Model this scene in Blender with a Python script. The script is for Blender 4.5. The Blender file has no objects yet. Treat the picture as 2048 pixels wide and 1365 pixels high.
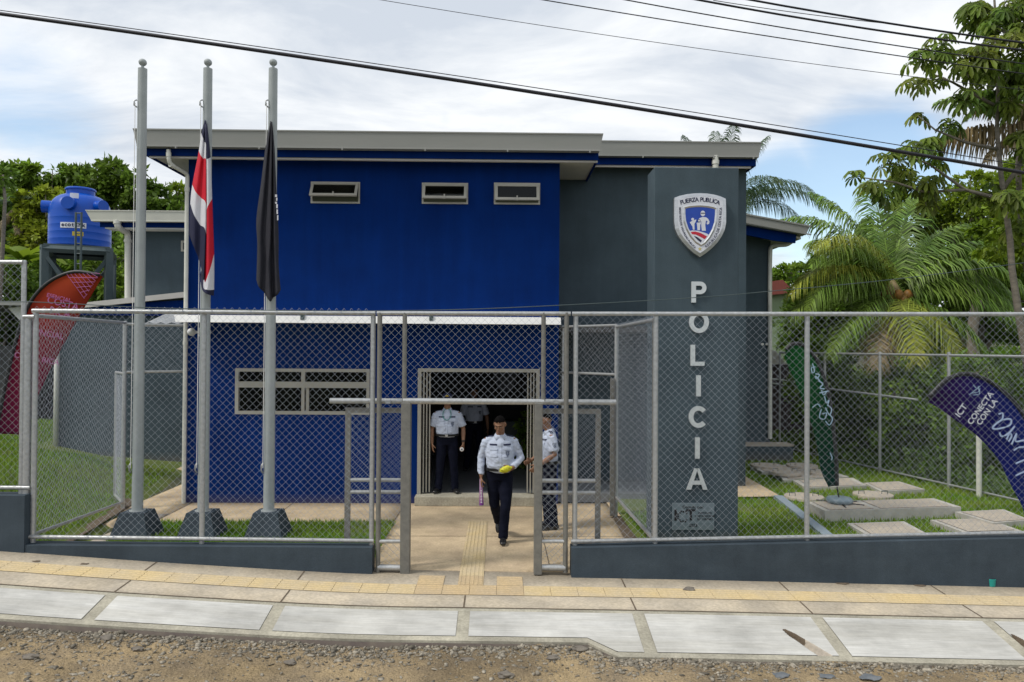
import bpy, bmesh, math, random
import numpy as np
from mathutils import Vector, Matrix, noise
from mathutils.bvhtree import BVHTree

SC = bpy.context.scene
COL = SC.collection
rad = math.radians

# ------------------------------------------------------------------ camera
CAM_H, FPX = 2.63, 1500.0
YAW, PITCH, ROLL = 24 / 1500.0, 0.0117, 0.0062
_F = Vector((math.sin(YAW) * math.cos(PITCH), math.cos(YAW) * math.cos(PITCH), math.sin(PITCH)))
_R0 = _F.cross(Vector((0, 0, 1))).normalized()
_U0 = _R0.cross(_F)
_R = _R0 * math.cos(ROLL) + _U0 * math.sin(ROLL)
_U = _U0 * math.cos(ROLL) - _R0 * math.sin(ROLL)
EYE = Vector((0, 0, CAM_H))
cam_data = bpy.data.cameras.new('camera')
cam = bpy.data.objects.new('camera', cam_data)
COL.objects.link(cam)
SC.camera = cam
cam_data.sensor_width = 36
cam_data.lens = 36 * FPX / 2048
cam_data.clip_end = 3000
m = Matrix.Identity(4)
for i in range(3):
    m[i][0], m[i][1], m[i][2], m[i][3] = _R[i], _U[i], -_F[i], EYE[i]
cam.matrix_world = m


def PY(x, y, Y):
    "point of the photograph (2048 x 1365) seen at depth Y"
    d = _F + _R * ((x - 1024) / FPX) + _U * ((682.5 - y) / FPX)
    return EYE + d * (Y / d.y)


def PZ(x, y, z):
    d = _F + _R * ((x - 1024) / FPX) + _U * ((682.5 - y) / FPX)
    return EYE + d * ((z - CAM_H) / d.z)


# ------------------------------------------------------------------ light
SUN_DIR = Vector((-0.58, -0.25, 0.78)).normalized()      # towards the sun
SUN_EL = math.asin(SUN_DIR.z)
SUN_AZ = math.atan2(SUN_DIR.x, SUN_DIR.y)
sd = bpy.data.lights.new('sun', 'SUN')
sd.energy = 2.1
sd.angle = rad(11)
sd.color = (1.0, 0.95, 0.87)
sun = bpy.data.objects.new('sun', sd)
COL.objects.link(sun)
sun.rotation_euler = SUN_DIR.to_track_quat('Z', 'Y').to_euler()

W = bpy.data.worlds.new('World')
SC.world = W
W.use_nodes = True
wn, wl = W.node_tree.nodes, W.node_tree.links
wn.clear()


def wnode(t, **k):
    n = wn.new(t)
    for a, b in k.items():
        setattr(n, a, b)
    return n


def wmath(op, a, b=None, clamp=False):
    n = wn.new('ShaderNodeMath')
    n.operation = op
    n.use_clamp = clamp
    for i, v in enumerate((a, b)):
        if v is None:
            continue
        if isinstance(v, (int, float)):
            n.inputs[i].default_value = v
        else:
            wl.new(v, n.inputs[i])
    return n.outputs[0]


sky = wnode('ShaderNodeTexSky')
sky.sky_type = 'NISHITA'
sky.sun_disc = False
sky.sun_elevation = SUN_EL
sky.sun_rotation = SUN_AZ
sky.air_density = 1.2
sky.dust_density = 0.6
bg = wnode('ShaderNodeBackground')
bg.inputs['Strength'].default_value = 0.15
out = wnode('ShaderNodeOutputWorld')
tc = wnode('ShaderNodeTexCoord')
sep = wnode('ShaderNodeSeparateXYZ')
wl.new(tc.outputs['Generated'], sep.inputs[0])
zz = wmath('MAXIMUM', wmath('ADD', sep.outputs['Z'], 0.10), 0.06)
cmb = wnode('ShaderNodeCombineXYZ')
wl.new(wmath('DIVIDE', sep.outputs['X'], zz), cmb.inputs[0])
wl.new(wmath('DIVIDE', sep.outputs['Y'], zz), cmb.inputs[1])


def cloud(scale, detail, rough, off, stretch=(1, 1, 1), dist=0.0):
    mp = wnode('ShaderNodeMapping')
    mp.inputs['Location'].default_value = off
    mp.inputs['Scale'].default_value = stretch
    wl.new(cmb.outputs[0], mp.inputs[0])
    n = wnode('ShaderNodeTexNoise')
    n.inputs['Scale'].default_value = scale
    n.inputs['Detail'].default_value = detail
    n.inputs['Roughness'].default_value = rough
    n.inputs['Distortion'].default_value = dist
    wl.new(mp.outputs[0], n.inputs['Vector'])
    return n.outputs['Fac']


def hole(px, py, r0, r1):
    d = (PY(px, py, 10) - EYE).normalized()
    vd = wnode('ShaderNodeVectorMath', operation='DISTANCE')
    wl.new(tc.outputs['Generated'], vd.inputs[0])
    vd.inputs[1].default_value = d
    mr = wnode('ShaderNodeMapRange')
    mr.interpolation_type = 'SMOOTHSTEP'
    mr.inputs['From Min'].default_value = r0
    mr.inputs['From Max'].default_value = r1
    mr.inputs['To Min'].default_value = 1
    mr.inputs['To Max'].default_value = 0
    wl.new(vd.outputs['Value'], mr.inputs['Value'])
    return mr.outputs[0]


c1 = cloud(0.55, 9, 0.55, (3.1, 1.7, 0), (1, 1.3, 1), 0.3)
c2 = cloud(2.2, 10, 0.6, (7.3, 2.2, 0), (0.8, 1.6, 1), 0.4)
holes = wmath('MAXIMUM', hole(1740, 410, 0.03, 0.19), wmath('MULTIPLY', hole(60, 205, 0.02, 0.17), 0.50))
holes = wmath('MAXIMUM', holes, wmath('MULTIPLY', hole(1565, 400, 0.02, 0.12), 0.9))
holes = wmath('MAXIMUM', holes, wmath('MULTIPLY', hole(890, 236, 0.0, 0.03), 0.42))
cov = wmath('ADD', wmath('MULTIPLY', c1, 0.7), wmath('MULTIPLY', c2, 0.5))
cov = wmath('SUBTRACT', wmath('ADD', cov, 0.42), wmath('MULTIPLY', holes, 0.92))
cr = wnode('ShaderNodeMapRange')
cr.interpolation_type = 'SMOOTHSTEP'
cr.inputs['From Min'].default_value = 0.30
cr.inputs['From Max'].default_value = 0.78
cr.inputs['To Min'].default_value = 0.08
wl.new(cov, cr.inputs['Value'])
c3 = cloud(1.0, 9, 0.6, (1.9, 5.2, 0), (1, 1.5, 1), 0.5)
ramp = wnode('ShaderNodeValToRGB')
ramp.color_ramp.elements[0].position = 0.38
ramp.color_ramp.elements[0].color = (3.75, 4.1, 4.6, 1)
ramp.color_ramp.elements[1].position = 0.60
ramp.color_ramp.elements[1].color = (5.6, 5.75, 5.9, 1)
wl.new(c3, ramp.inputs[0])
mixc = wnode('ShaderNodeMix', data_type='RGBA')
wl.new(cr.outputs[0], mixc.inputs['Factor'])
wl.new(sky.outputs[0], mixc.inputs[6])
wl.new(ramp.outputs[0], mixc.inputs[7])
wl.new(mixc.outputs[2], bg.inputs['Color'])
wl.new(bg.outputs[0], out.inputs[0])

SC.view_settings.view_transform = 'Standard'
SC.view_settings.look = 'None'
SC.view_settings.exposure = 0.24
SC.view_settings.gamma = 1.0
SC.cycles.use_denoising = True
SC.cycles.max_bounces = 6
SC.cycles.transparent_max_bounces = 12

# ------------------------------------------------------------------ helpers
ORG = {}


def tag(o, label=None, cat=None, group=None, kind=None):
    if label:
        o['label'] = label
    if cat:
        o['category'] = cat
    if group:
        o['group'] = group
    if kind:
        o['kind'] = kind
    return o


def thing(name, label, cat, loc, group=None):
    o = bpy.data.objects.new(name, None)
    o.empty_display_size = 0.1
    COL.objects.link(o)
    o.location = loc
    ORG[o.name] = Vector(loc)
    return tag(o, label, cat, group)


def link(name, me, mat, parent=None, smooth=False):
    o = bpy.data.objects.new(name, me)
    COL.objects.link(o)
    mats = mat if isinstance(mat, (list, tuple)) else [mat]
    if not len(me.materials):
        for mm in mats:
            me.materials.append(mm)
    if parent is not None:
        o.parent = parent
        org = ORG.get(parent.name, Vector((0, 0, 0)))
        if org.length > 0:
            me.transform(Matrix.Translation(-org))
        ORG[o.name] = org
    if smooth:
        me.polygons.foreach_set('use_smooth', [True] * len(me.polygons))
        if smooth == 'auto':
            try:
                me.set_sharp_from_angle(angle=rad(40))
            except Exception:
                pass
    return o


def np_mesh(name, V, F):
    "V (n,3) array, F (m,k) int array"
    me = bpy.data.meshes.new(name)
    V = np.asarray(V, dtype=np.float32)
    F = np.asarray(F, dtype=np.int32)
    k = F.shape[1]
    me.vertices.add(len(V))
    me.vertices.foreach_set('co', V.ravel())
    me.loops.add(F.size)
    me.loops.foreach_set('vertex_index', F.ravel())
    me.polygons.add(len(F))
    me.polygons.foreach_set('loop_start', np.arange(0, F.size, k, dtype=np.int32))
    me.update(calc_edges=True)
    me.validate()
    return me


class MB:
    def __init__(self):
        self.bm = bmesh.new()

    def face(self, pts, mi=0):
        try:
            f = self.bm.faces.new([self.bm.verts.new(p) for p in pts])
            f.material_index = mi
            return f
        except ValueError:
            return None

    def box(self, x0, x1, y0, y1, z0, z1, mi=0, M=None):
        vs = [Vector((x, y, z)) for z in (z0, z1) for y in (y0, y1) for x in (x0, x1)]
        if M is not None:
            vs = [M @ v for v in vs]
        vs = [self.bm.verts.new(v) for v in vs]
        for q in ((0, 2, 3, 1), (4, 5, 7, 6), (0, 1, 5, 4), (2, 6, 7, 3), (0, 4, 6, 2), (1, 3, 7, 5)):
            self.bm.faces.new([vs[i] for i in q]).material_index = mi
        return self

    def tube(self, pts, rads, n=10, ref=None, cap=True, rnd=False, mi=0):
        "swept tube; rads: float or (a, b) per point, a along ref"
        pts = [Vector(p) for p in pts]
        if not isinstance(rads, (list,)):
            rads = [rads] * len(pts)
        rads = [(r, r) if not isinstance(r, tuple) else r for r in rads]
        if rnd:
            t0 = (pts[0] - pts[1]).normalized()
            t1 = (pts[-1] - pts[-2]).normalized()
            r0, r1 = min(rads[0]), min(rads[-1])
            s = lambda r, k: (r[0] * k, r[1] * k)
            pts = [pts[0] + t0 * r0 * .92, pts[0] + t0 * r0 * .6] + pts + [pts[-1] + t1 * r1 * .6, pts[-1] + t1 * r1 * .92]
            rads = [s(rads[0], .4), s(rads[0], .8)] + rads + [s(rads[-1], .8), s(rads[-1], .4)]
        rings = []
        prev = Vector(ref) if ref is not None else None
        N = len(pts)
        for i, p in enumerate(pts):
            t = (pts[min(i + 1, N - 1)] - pts[max(i - 1, 0)])
            if t.length < 1e-9:
                t = Vector((0, 0, 1))
            t.normalize()
            if prev is None:
                prev = Vector((1, 0, 0)) if abs(t.x) < 0.9 else Vector((0, 1, 0))
            base = Vector(ref) if ref is not None else prev
            s = base - t * base.dot(t)
            if s.length < 1e-4:
                s = prev - t * prev.dot(t)
            s.normalize()
            prev = s
            b = t.cross(s)
            a_, b_ = rads[i]
            rings.append([self.bm.verts.new(p + s * (a_ * math.cos(2 * math.pi * k / n)) + b * (b_ * math.sin(2 * math.pi * k / n))) for k in range(n)])
        for r0, r1 in zip(rings, rings[1:]):
            for k in range(n):
                f = self.bm.faces.new((r0[k], r0[(k + 1) % n], r1[(k + 1) % n], r1[k]))
                f.material_index = mi
        if cap:
            for r, rev in ((rings[0], True), (rings[-1], False)):
                f = self.bm.faces.new(list(reversed(r)) if rev else r)
                f.material_index = mi
        return self

    def lathe(self, c, prof, n=24, mi=0, axis='z'):
        rings = []
        for r, h in prof:
            ring = []
            for k in range(n):
                a = 2 * math.pi * k / n
                if axis == 'z':
                    p = (c[0] + r * math.cos(a), c[1] + r * math.sin(a), c[2] + h)
                elif axis == 'y':
                    p = (c[0] + r * math.cos(a), c[1] + h, c[2] + r * math.sin(a))
                else:
                    p = (c[0] + h, c[1] + r * math.cos(a), c[2] + r * math.sin(a))
                ring.append(self.bm.verts.new(p))
            rings.append(ring)
        for r0, r1 in zip(rings, rings[1:]):
            for k in range(n):
                self.bm.faces.new((r0[k], r0[(k + 1) % n], r1[(k + 1) % n], r1[k])).material_index = mi
        self.bm.faces.new(rings[0]).material_index = mi
        self.bm.faces.new(rings[-1]).material_index = mi
        return self

    def ell(self, c, r, seg=16, M=None, mi=0):
        mt = Matrix.Translation(Vector(c)) @ (M.to_4x4() if M is not None else Matrix.Identity(4)) @ Matrix.Diagonal((r[0], r[1], r[2], 1))
        res = bmesh.ops.create_uvsphere(self.bm, u_segments=seg, v_segments=max(6, seg // 2 + 2), radius=1, matrix=mt)
        for v in res['verts']:
            for f in v.link_faces:
                f.material_index = mi
        return self

    def prism(self, poly, y0, y1, mi=0, M=None, mi_side=None):
        "poly: list of (x, z), extruded y0 (front) .. y1 (back)"
        T = (lambda v: M @ Vector(v)) if M is not None else Vector
        a = [self.bm.verts.new(T((x, y0, z))) for x, z in poly]
        b = [self.bm.verts.new(T((x, y1, z))) for x, z in poly]
        fs = []
        try:
            fs.append(self.bm.faces.new(a))
            fs.append(self.bm.faces.new(list(reversed(b))))
        except ValueError:
            pass
        for f in fs:
            f.material_index = mi
        for i in range(len(a)):
            j = (i + 1) % len(a)
            self.bm.faces.new((a[j], a[i], b[i], b[j])).material_index = mi if mi_side is None else mi_side
        return self

    def mesh(self, name='m', normals=True):
        if normals:
            bmesh.ops.recalc_face_normals(self.bm, faces=self.bm.faces[:])
        me = bpy.data.meshes.new(name)
        self.bm.to_mesh(me)
        self.bm.free()
        return me

    def bevel(self, w, seg=1):
        bmesh.ops.remove_doubles(self.bm, verts=self.bm.verts[:], dist=1e-5)
        es = [e for e in self.bm.edges if len(e.link_faces) == 2 and e.calc_face_angle(0) > 0.5]
        bmesh.ops.bevel(self.bm, geom=es, offset=w, segments=seg, affect='EDGES', profile=0.7)
        return self

    def build(self, name, mat, parent=None, smooth=False):
        return link(name, self.mesh(name), mat, parent, smooth)


def eval_mods(me, mods):
    "run modifiers on a mesh and return the resulting mesh"
    o = bpy.data.objects.new('tmp_eval', me)
    COL.objects.link(o)
    for t, kw in mods:
        md = o.modifiers.new(t, t)
        for k, v in kw.items():
            setattr(md, k, v)
    dg = bpy.context.evaluated_depsgraph_get()
    dg.update()
    new = bpy.data.meshes.new_from_object(o.evaluated_get(dg))
    bpy.data.objects.remove(o)
    bpy.data.meshes.remove(me)
    return new


def text_into(mb, s, size, M, extrude=0.002, bold=0.0, align='CENTER', mi=0, shear=0.0, spacing=1.0, res=4):
    "letters as geometry: text in its own xy plane mapped by M"
    cu = bpy.data.curves.new('tmp_text', 'FONT')
    cu.body = s
    cu.size = size
    cu.extrude = extrude
    cu.offset = bold
    cu.align_x = align
    cu.align_y = 'CENTER'
    cu.shear = shear
    cu.space_character = spacing
    cu.resolution_u = res
    o = bpy.data.objects.new('tmp_text', cu)
    COL.objects.link(o)
    dg = bpy.context.evaluated_depsgraph_get()
    dg.update()
    me = bpy.data.meshes.new_from_object(o.evaluated_get(dg))
    me.transform(M)
    n0 = len(mb.bm.faces)
    mb.bm.from_mesh(me)
    mb.bm.faces.ensure_lookup_table()
    for f in mb.bm.faces[n0:]:
        f.material_index = mi
    bpy.data.objects.remove(o)
    bpy.data.curves.remove(cu)
    bpy.data.meshes.remove(me)


def face_front(p, roll=0.0):
    "matrix for text facing -Y at point p, rotated by roll in the XZ plane"
    return Matrix.Translation(p) @ Matrix.Rotation(-roll, 4, 'Y') @ Matrix.Rotation(rad(90), 4, 'X')


# ------------------------------------------------------------------ materials
def S(r, g, b, k=1.0):
    f = lambda c: (c / 255 / 12.92 if c / 255 <= 0.04045 else ((c / 255 + 0.055) / 1.055) ** 2.4)
    return (f(r) * k, f(g) * k, f(b) * k, 1)


def pbr(name, col, rough=0.6, metal=0.0, col2=None, scale=4.0, detail=6, lo=0.35, hi=0.68, fine=0.0, fscale=120.0,
        bump=0.0, bscale=60.0, spec=0.5, island=0.0, rvar=0.0, stretch=None, transl=0.0, bdist=0.01, blot=None, streak=None, base_dirt=None):
    mt = bpy.data.materials.new(name)
    mt.use_nodes = True
    nt = mt.node_tree
    n, l = nt.nodes, nt.links
    b = n['Principled BSDF']
    b.inputs['Roughness'].default_value = rough
    b.inputs['Metallic'].default_value = metal
    b.inputs['Specular IOR Level'].default_value = spec
    b.inputs['Base Color'].default_value = col
    tcn = n.new('ShaderNodeTexCoord')
    vec = tcn.outputs['Object']
    if stretch:
        mp = n.new('ShaderNodeMapping')
        mp.inputs['Scale'].default_value = stretch
        l.new(vec, mp.inputs[0])
        vec = mp.outputs[0]
    colout = None
    if col2 is not None:
        nz = n.new('ShaderNodeTexNoise')
        nz.inputs['Scale'].default_value = scale
        nz.inputs['Detail'].default_value = detail
        nz.inputs['Roughness'].default_value = 0.6
        l.new(vec, nz.inputs['Vector'])
        mr = n.new('ShaderNodeMapRange')
        mr.inputs['From Min'].default_value = lo
        mr.inputs['From Max'].default_value = hi
        l.new(nz.outputs['Fac'], mr.inputs['Value'])
        mx = n.new('ShaderNodeMix')
        mx.data_type = 'RGBA'
        l.new(mr.outputs[0], mx.inputs['Factor'])
        mx.inputs[6].default_value = col
        mx.inputs[7].default_value = col2
        colout = mx.outputs[2]
        if rvar:
            m2 = n.new('ShaderNodeMapRange')
            m2.inputs['To Min'].default_value = rough - rvar
            m2.inputs['To Max'].default_value = rough + rvar
            l.new(mr.outputs[0], m2.inputs['Value'])
            l.new(m2.outputs[0], b.inputs['Roughness'])

    def modulate(fac, amt):
        nonlocal colout
        hv = n.new('ShaderNodeHueSaturation')
        m3 = n.new('ShaderNodeMapRange')
        m3.inputs['To Min'].default_value = 1 - amt
        m3.inputs['To Max'].default_value = 1 + amt
        l.new(fac, m3.inputs['Value'])
        l.new(m3.outputs[0], hv.inputs['Value'])
        if colout is None:
            hv.inputs['Color'].default_value = col
        else:
            l.new(colout, hv.inputs['Color'])
        colout = hv.outputs[0]
    if fine:
        nf = n.new('ShaderNodeTexNoise')
        nf.inputs['Scale'].default_value = fscale
        nf.inputs['Detail'].default_value = 3
        l.new(vec, nf.inputs['Vector'])
        m4 = n.new('ShaderNodeMapRange')
        m4.inputs['From Min'].default_value = 0.3
        m4.inputs['From Max'].default_value = 0.7
        l.new(nf.outputs['Fac'], m4.inputs['Value'])
        modulate(m4.outputs[0], fine)
    if island:
        g = n.new('ShaderNodeNewGeometry')
        modulate(g.outputs['Random Per Island'], island)
    for prm, st in ((blot, None), (streak, (5, 5, .35))):
        if prm:
            v2 = tcn.outputs['Object']
            if st:
                mp2 = n.new('ShaderNodeMapping')
                mp2.inputs['Scale'].default_value = st
                l.new(v2, mp2.inputs[0])
                v2 = mp2.outputs[0]
            nb2 = n.new('ShaderNodeTexNoise')
            nb2.inputs['Scale'].default_value = prm[0]
            nb2.inputs['Detail'].default_value = 8
            nb2.inputs['Roughness'].default_value = .68
            l.new(v2, nb2.inputs['Vector'])
            m5 = n.new('ShaderNodeMapRange')
            m5.inputs['From Min'].default_value = .34
            m5.inputs['From Max'].default_value = .66
            l.new(nb2.outputs['Fac'], m5.inputs['Value'])
            modulate(m5.outputs[0], prm[1])
    if base_dirt:
        # splashed mud: brown film on the lowest part of the wall, with a ragged upper edge
        sx = n.new('ShaderNodeSeparateXYZ')
        l.new(tcn.outputs['Object'], sx.inputs[0])
        nd = n.new('ShaderNodeTexNoise')
        nd.inputs['Scale'].default_value = 7
        nd.inputs['Detail'].default_value = 6
        l.new(tcn.outputs['Object'], nd.inputs['Vector'])
        ad = n.new('ShaderNodeMath')
        ad.operation = 'MULTIPLY_ADD'
        l.new(nd.outputs['Fac'], ad.inputs[0])
        ad.inputs[1].default_value = -base_dirt[1]
        l.new(sx.outputs[2], ad.inputs[2])
        md = n.new('ShaderNodeMapRange')
        md.inputs['From Min'].default_value = base_dirt[0] - .12
        md.inputs['From Max'].default_value = base_dirt[0] + .12
        md.inputs['To Min'].default_value = base_dirt[2]
        md.inputs['To Max'].default_value = 0
        l.new(ad.outputs[0], md.inputs['Value'])
        mxd = n.new('ShaderNodeMix')
        mxd.data_type = 'RGBA'
        l.new(md.outputs[0], mxd.inputs['Factor'])
        if colout is None:
            mxd.inputs[6].default_value = col
        else:
            l.new(colout, mxd.inputs[6])
        mxd.inputs[7].default_value = (.20, .155, .10, 1)
        colout = mxd.outputs[2]
    if colout is not None:
        l.new(colout, b.inputs['Base Color'])
    if bump:
        nb = n.new('ShaderNodeTexNoise')
        nb.inputs['Scale'].default_value = bscale
        nb.inputs['Detail'].default_value = 5
        l.new(vec, nb.inputs['Vector'])
        bp = n.new('ShaderNodeBump')
        bp.inputs['Strength'].default_value = bump
        bp.inputs['Distance'].default_value = bdist
        l.new(nb.outputs['Fac'], bp.inputs['Height'])
        l.new(bp.outputs[0], b.inputs['Normal'])
    if transl:
        tr = n.new('ShaderNodeBsdfTranslucent')
        ms = n.new('ShaderNodeMixShader')
        ms.inputs[0].default_value = transl
        if colout is not None:
            l.new(colout, tr.inputs['Color'])
        else:
            tr.inputs['Color'].default_value = col
        l.new(b.outputs[0], ms.inputs[1])
        l.new(tr.outputs[0], ms.inputs[2])
        l.new(ms.outputs[0], n['Material Output'].inputs[0])
    return mt


def glass_mat(name, tint, mixr=0.9):
    mt = bpy.data.materials.new(name)
    mt.use_nodes = True
    n, l = mt.node_tree.nodes, mt.node_tree.links
    n.remove(n['Principled BSDF'])
    t = n.new('ShaderNodeBsdfTransparent')
    t.inputs[0].default_value = tint
    g = n.new('ShaderNodeBsdfGlossy')
    g.inputs['Roughness'].default_value = 0.03
    fr = n.new('ShaderNodeFresnel')
    fr.inputs[0].default_value = 1.35
    ms = n.new('ShaderNodeMixShader')
    l.new(fr.outputs[0], ms.inputs[0])
    l.new(t.outputs[0], ms.inputs[1])
    l.new(g.outputs[0], ms.inputs[2])
    l.new(ms.outputs[0], n['Material Output'].inputs[0])
    return mt


C4 = lambda r, g, b: (r, g, b, 1)
M = {}
M['blue'] = pbr('blue_paint', C4(.0004, .0185, .124), .8, col2=C4(.0006, .0215, .140), scale=1.3, blot=(.9, .13), streak=(1.2, .10), base_dirt=(.0, .10, .35), bump=.16, bscale=110, fine=.06, fscale=90, spec=.08)
M['grey'] = pbr('dark_grey_paint', C4(.051, .075, .091), .75, col2=C4(.061, .087, .104), scale=1.1, blot=(1.2, .12), streak=(1.1, .06), base_dirt=(.02, .2, .35), bump=.2, bscale=110, fine=.07, fscale=80, spec=.2)
M['wall_low'] = pbr('low_wall_paint', C4(.042, .058, .074), .75, col2=C4(.051, .069, .086), scale=1.6, blot=(1.3, .16), streak=(1.4, .06), bump=.25, bscale=70, fine=.10, fscale=60, spec=.2, stretch=(1, 1, 2.2))
M['gutter'] = pbr('gutter_metal', C4(.25, .255, .235), .45, col2=C4(.29, .29, .27), scale=1.2, bump=.02, bscale=6, spec=.5, stretch=(.4, 1, 3))
M['cream'] = pbr('cream_gutter', C4(.60, .60, .52), .45, col2=C4(.52, .52, .46), scale=1.5, spec=.4)
M['white'] = pbr('white_paint', C4(.78, .78, .76), .5, col2=C4(.70, .70, .68), scale=2, spec=.4)
M['soffit'] = pbr('soffit', C4(.60, .57, .54), .7, col2=C4(.54, .52, .49), scale=3)
M['pvc'] = pbr('pvc_pipe', C4(.66, .66, .60), .4, col2=C4(.58, .58, .52), scale=4)
M['alu'] = pbr('window_aluminium', C4(.42, .40, .34), .45, metal=.2, col2=C4(.36, .345, .30), scale=3)
M['galv'] = pbr('galvanised_steel', C4(.50, .51, .51), .42, metal=.55, col2=C4(.36, .37, .37), scale=22, bump=.05, bscale=80, rvar=.12)
M['galv_dull'] = pbr('galvanised_tube', C4(.215, .21, .19), .55, metal=.35, col2=C4(.16, .158, .145), scale=14, rvar=.1)
M['wire'] = pbr('fence_wire', C4(.42, .46, .52), .5, metal=.3, col2=C4(.30, .33, .38), scale=9)
M['pole'] = pbr('flagpole_paint', C4(.36, .39, .39), .5, col2=C4(.30, .33, .33), scale=3, spec=.4, fine=.05)
M['glass'] = glass_mat('window_glass', C4(.30, .32, .32))
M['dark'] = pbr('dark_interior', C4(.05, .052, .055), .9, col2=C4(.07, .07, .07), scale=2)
M['tilefloor'] = pbr('floor_tiles', C4(.16, .17, .18), .35, col2=C4(.2, .21, .22), scale=3)
M['black'] = pbr('black_plastic', C4(.012, .012, .014), .5, col2=C4(.02, .02, .022), scale=6)
M['conc'] = pbr('concrete_path', C4(.56, .445, .29), .85, col2=C4(.44, .345, .235), scale=1.7, blot=(2.6, .16), bump=.25, bscale=45, fine=.12, fscale=35, lo=.3, hi=.7, spec=.2)
M['walk'] = pbr('sidewalk_concrete', C4(.50, .43, .325), .9, col2=C4(.39, .345, .28), scale=2.1, blot=(1.4, .17), bump=.25, bscale=50, fine=.14, fscale=30, spec=.2)
M['slab'] = pbr('cement_border', C4(.40, .375, .30), .9, col2=C4(.31, .29, .235), scale=3.0, blot=(1.8, .2), bump=.2, bscale=60, fine=.15, fscale=40, spec=.15)
M['panel'] = pbr('broomed_concrete', C4(.53, .525, .50), .9, col2=C4(.43, .42, .385), scale=1.8, blot=(1.1, .20), bump=.4, bscale=30, fine=.09, fscale=16, spec=.15, stretch=(.25, 3.0, 1))
M['kerbface'] = pbr('dark_kerb_face', C4(.10, .08, .072), .95, col2=C4(.15, .125, .10), scale=6)  # dark brown kerb face, darker than the cement border
M['tact'] = pbr('yellow_tactile', C4(.58, .45, .24), .85, col2=C4(.51, .42, .28), scale=2.5, fine=.12, fscale=40, bump=.1)
M['tact_old'] = pbr('faded_tactile', C4(.52, .39, .22), .85, col2=C4(.46, .36, .23), scale=3, fine=.12, fscale=40, bump=.1)
M['dirt'] = pbr('road_dirt', C4(.33, .25, .145), .95, col2=C4(.215, .17, .115), scale=2.2, blot=(.8, .28), bump=1.0, bscale=35, fine=.25, fscale=60, spec=.1, bdist=.03)
M['gravel'] = pbr('gravel', C4(.16, .142, .115), .95, col2=C4(.31, .28, .225), scale=30, bump=.5, bscale=50, island=.5, spec=.15)
M['rock'] = pbr('rock', C4(.14, .125, .11), .95, col2=C4(.22, .195, .16), scale=14, bump=.6, bscale=30, spec=.15)
M['soil'] = pbr('bare_soil', C4(.10, .075, .05), .95, col2=C4(.15, .115, .08), scale=8, bump=.8, bscale=30, fine=.2, bdist=.02)
M['turf'] = pbr('turf', C4(.085, .135, .018), .95, col2=C4(.125, .15, .03), scale=3, bump=.6, bscale=60, fine=.25, bdist=.02)
M['blade'] = pbr('grass_blade', C4(.15, .30, .022), .7, col2=C4(.24, .32, .045), scale=.9, island=.45, transl=.25, spec=.2)
M['terrain'] = pbr('terrain', C4(.05, .065, .022), .95, col2=C4(.08, .075, .04), scale=.4, bump=.5, bscale=5)
M['hill'] = pbr('wooded_hill', C4(.035, .06, .02), .95, col2=C4(.06, .085, .03), scale=.25, fine=.3, fscale=1.5, bump=1, bscale=.8, bdist=1)
M['pad'] = pbr('pad_concrete', C4(.45, .39, .31), .9, col2=C4(.37, .33, .28), scale=3, bump=.25, bscale=40, fine=.12, fscale=30)
M['padedge'] = pbr('pad_edge', C4(.50, .48, .43), .9, col2=C4(.38, .36, .32), scale=5)
M['bluecurb'] = pbr('blue_grey_kerb', C4(.20, .26, .31), .85, col2=C4(.25, .30, .34), scale=4, bump=.1)
M['steel_dk'] = pbr('grey_steel', C4(.055, .082, .088), .55, col2=C4(.075, .10, .10), scale=4, spec=.4)
M['tank'] = pbr('blue_tank', C4(.0, .062, .40), .32, col2=C4(.0, .072, .44), scale=2, spec=.35)
M['bark'] = pbr('bark', C4(.16, .14, .11), .95, col2=C4(.24, .215, .175), scale=6, bump=.6, bscale=20, stretch=(1, 1, .4))
M['bark_pale'] = pbr('pale_bark', C4(.20, .175, .14), .9, col2=C4(.11, .10, .08), scale=9, bump=.5, bscale=25, stretch=(1, 1, 2.5))
leafm = lambda n, a, b, isl=.5, tr=.3, sc=.5: pbr(n, C4(*a), .5, col2=C4(*b), scale=sc, island=isl, transl=min(.5, tr + .1), spec=.35)
M['lf_dark'] = leafm('leaf_dark', (.085, .165, .022), (.15, .23, .028))
M['lf_mid'] = leafm('leaf_mid', (.14, .26, .026), (.21, .30, .035))
M['lf_yel'] = leafm('leaf_yellow', (.20, .29, .022), (.30, .33, .03), .5)
M['lf_bright'] = leafm('leaf_bright', (.15, .24, .018), (.22, .29, .024), .5, .4)
M['lf_cec'] = leafm('leaf_palmate', (.10, .19, .026), (.20, .23, .03), .55, .4, 1.2)
M['frond'] = leafm('frond_green', (.095, .19, .028), (.21, .30, .05), .65, .15, .8)
M['frond_y'] = leafm('frond_yellow', (.20, .27, .035), (.36, .37, .055), .6, .15, .8)
M['frond_d'] = leafm('frond_far', (.055, .11, .055), (.10, .15, .06), .4, .3, .8)
M['frond_dry'] = leafm('frond_dry', (.20, .15, .075), (.30, .235, .13), .5, .2, 1.0)
M['coconut'] = pbr('coconut', C4(.26, .11, .015), .6, col2=C4(.14, .09, .02), scale=7)
M['cable'] = pbr('black_cable', C4(.006, .006, .012), .6, col2=C4(.012, .012, .02), scale=5)
M['skin'] = pbr('skin', C4(.27, .145, .088), .5, col2=C4(.22, .115, .068), scale=15, spec=.35, bump=.05, bscale=120)
M['shirt'] = pbr('pale_shirt', C4(.47, .52, .63), .9, col2=C4(.42, .47, .58), scale=7, bump=.35, bscale=16, spec=.2, bdist=.02)
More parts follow.
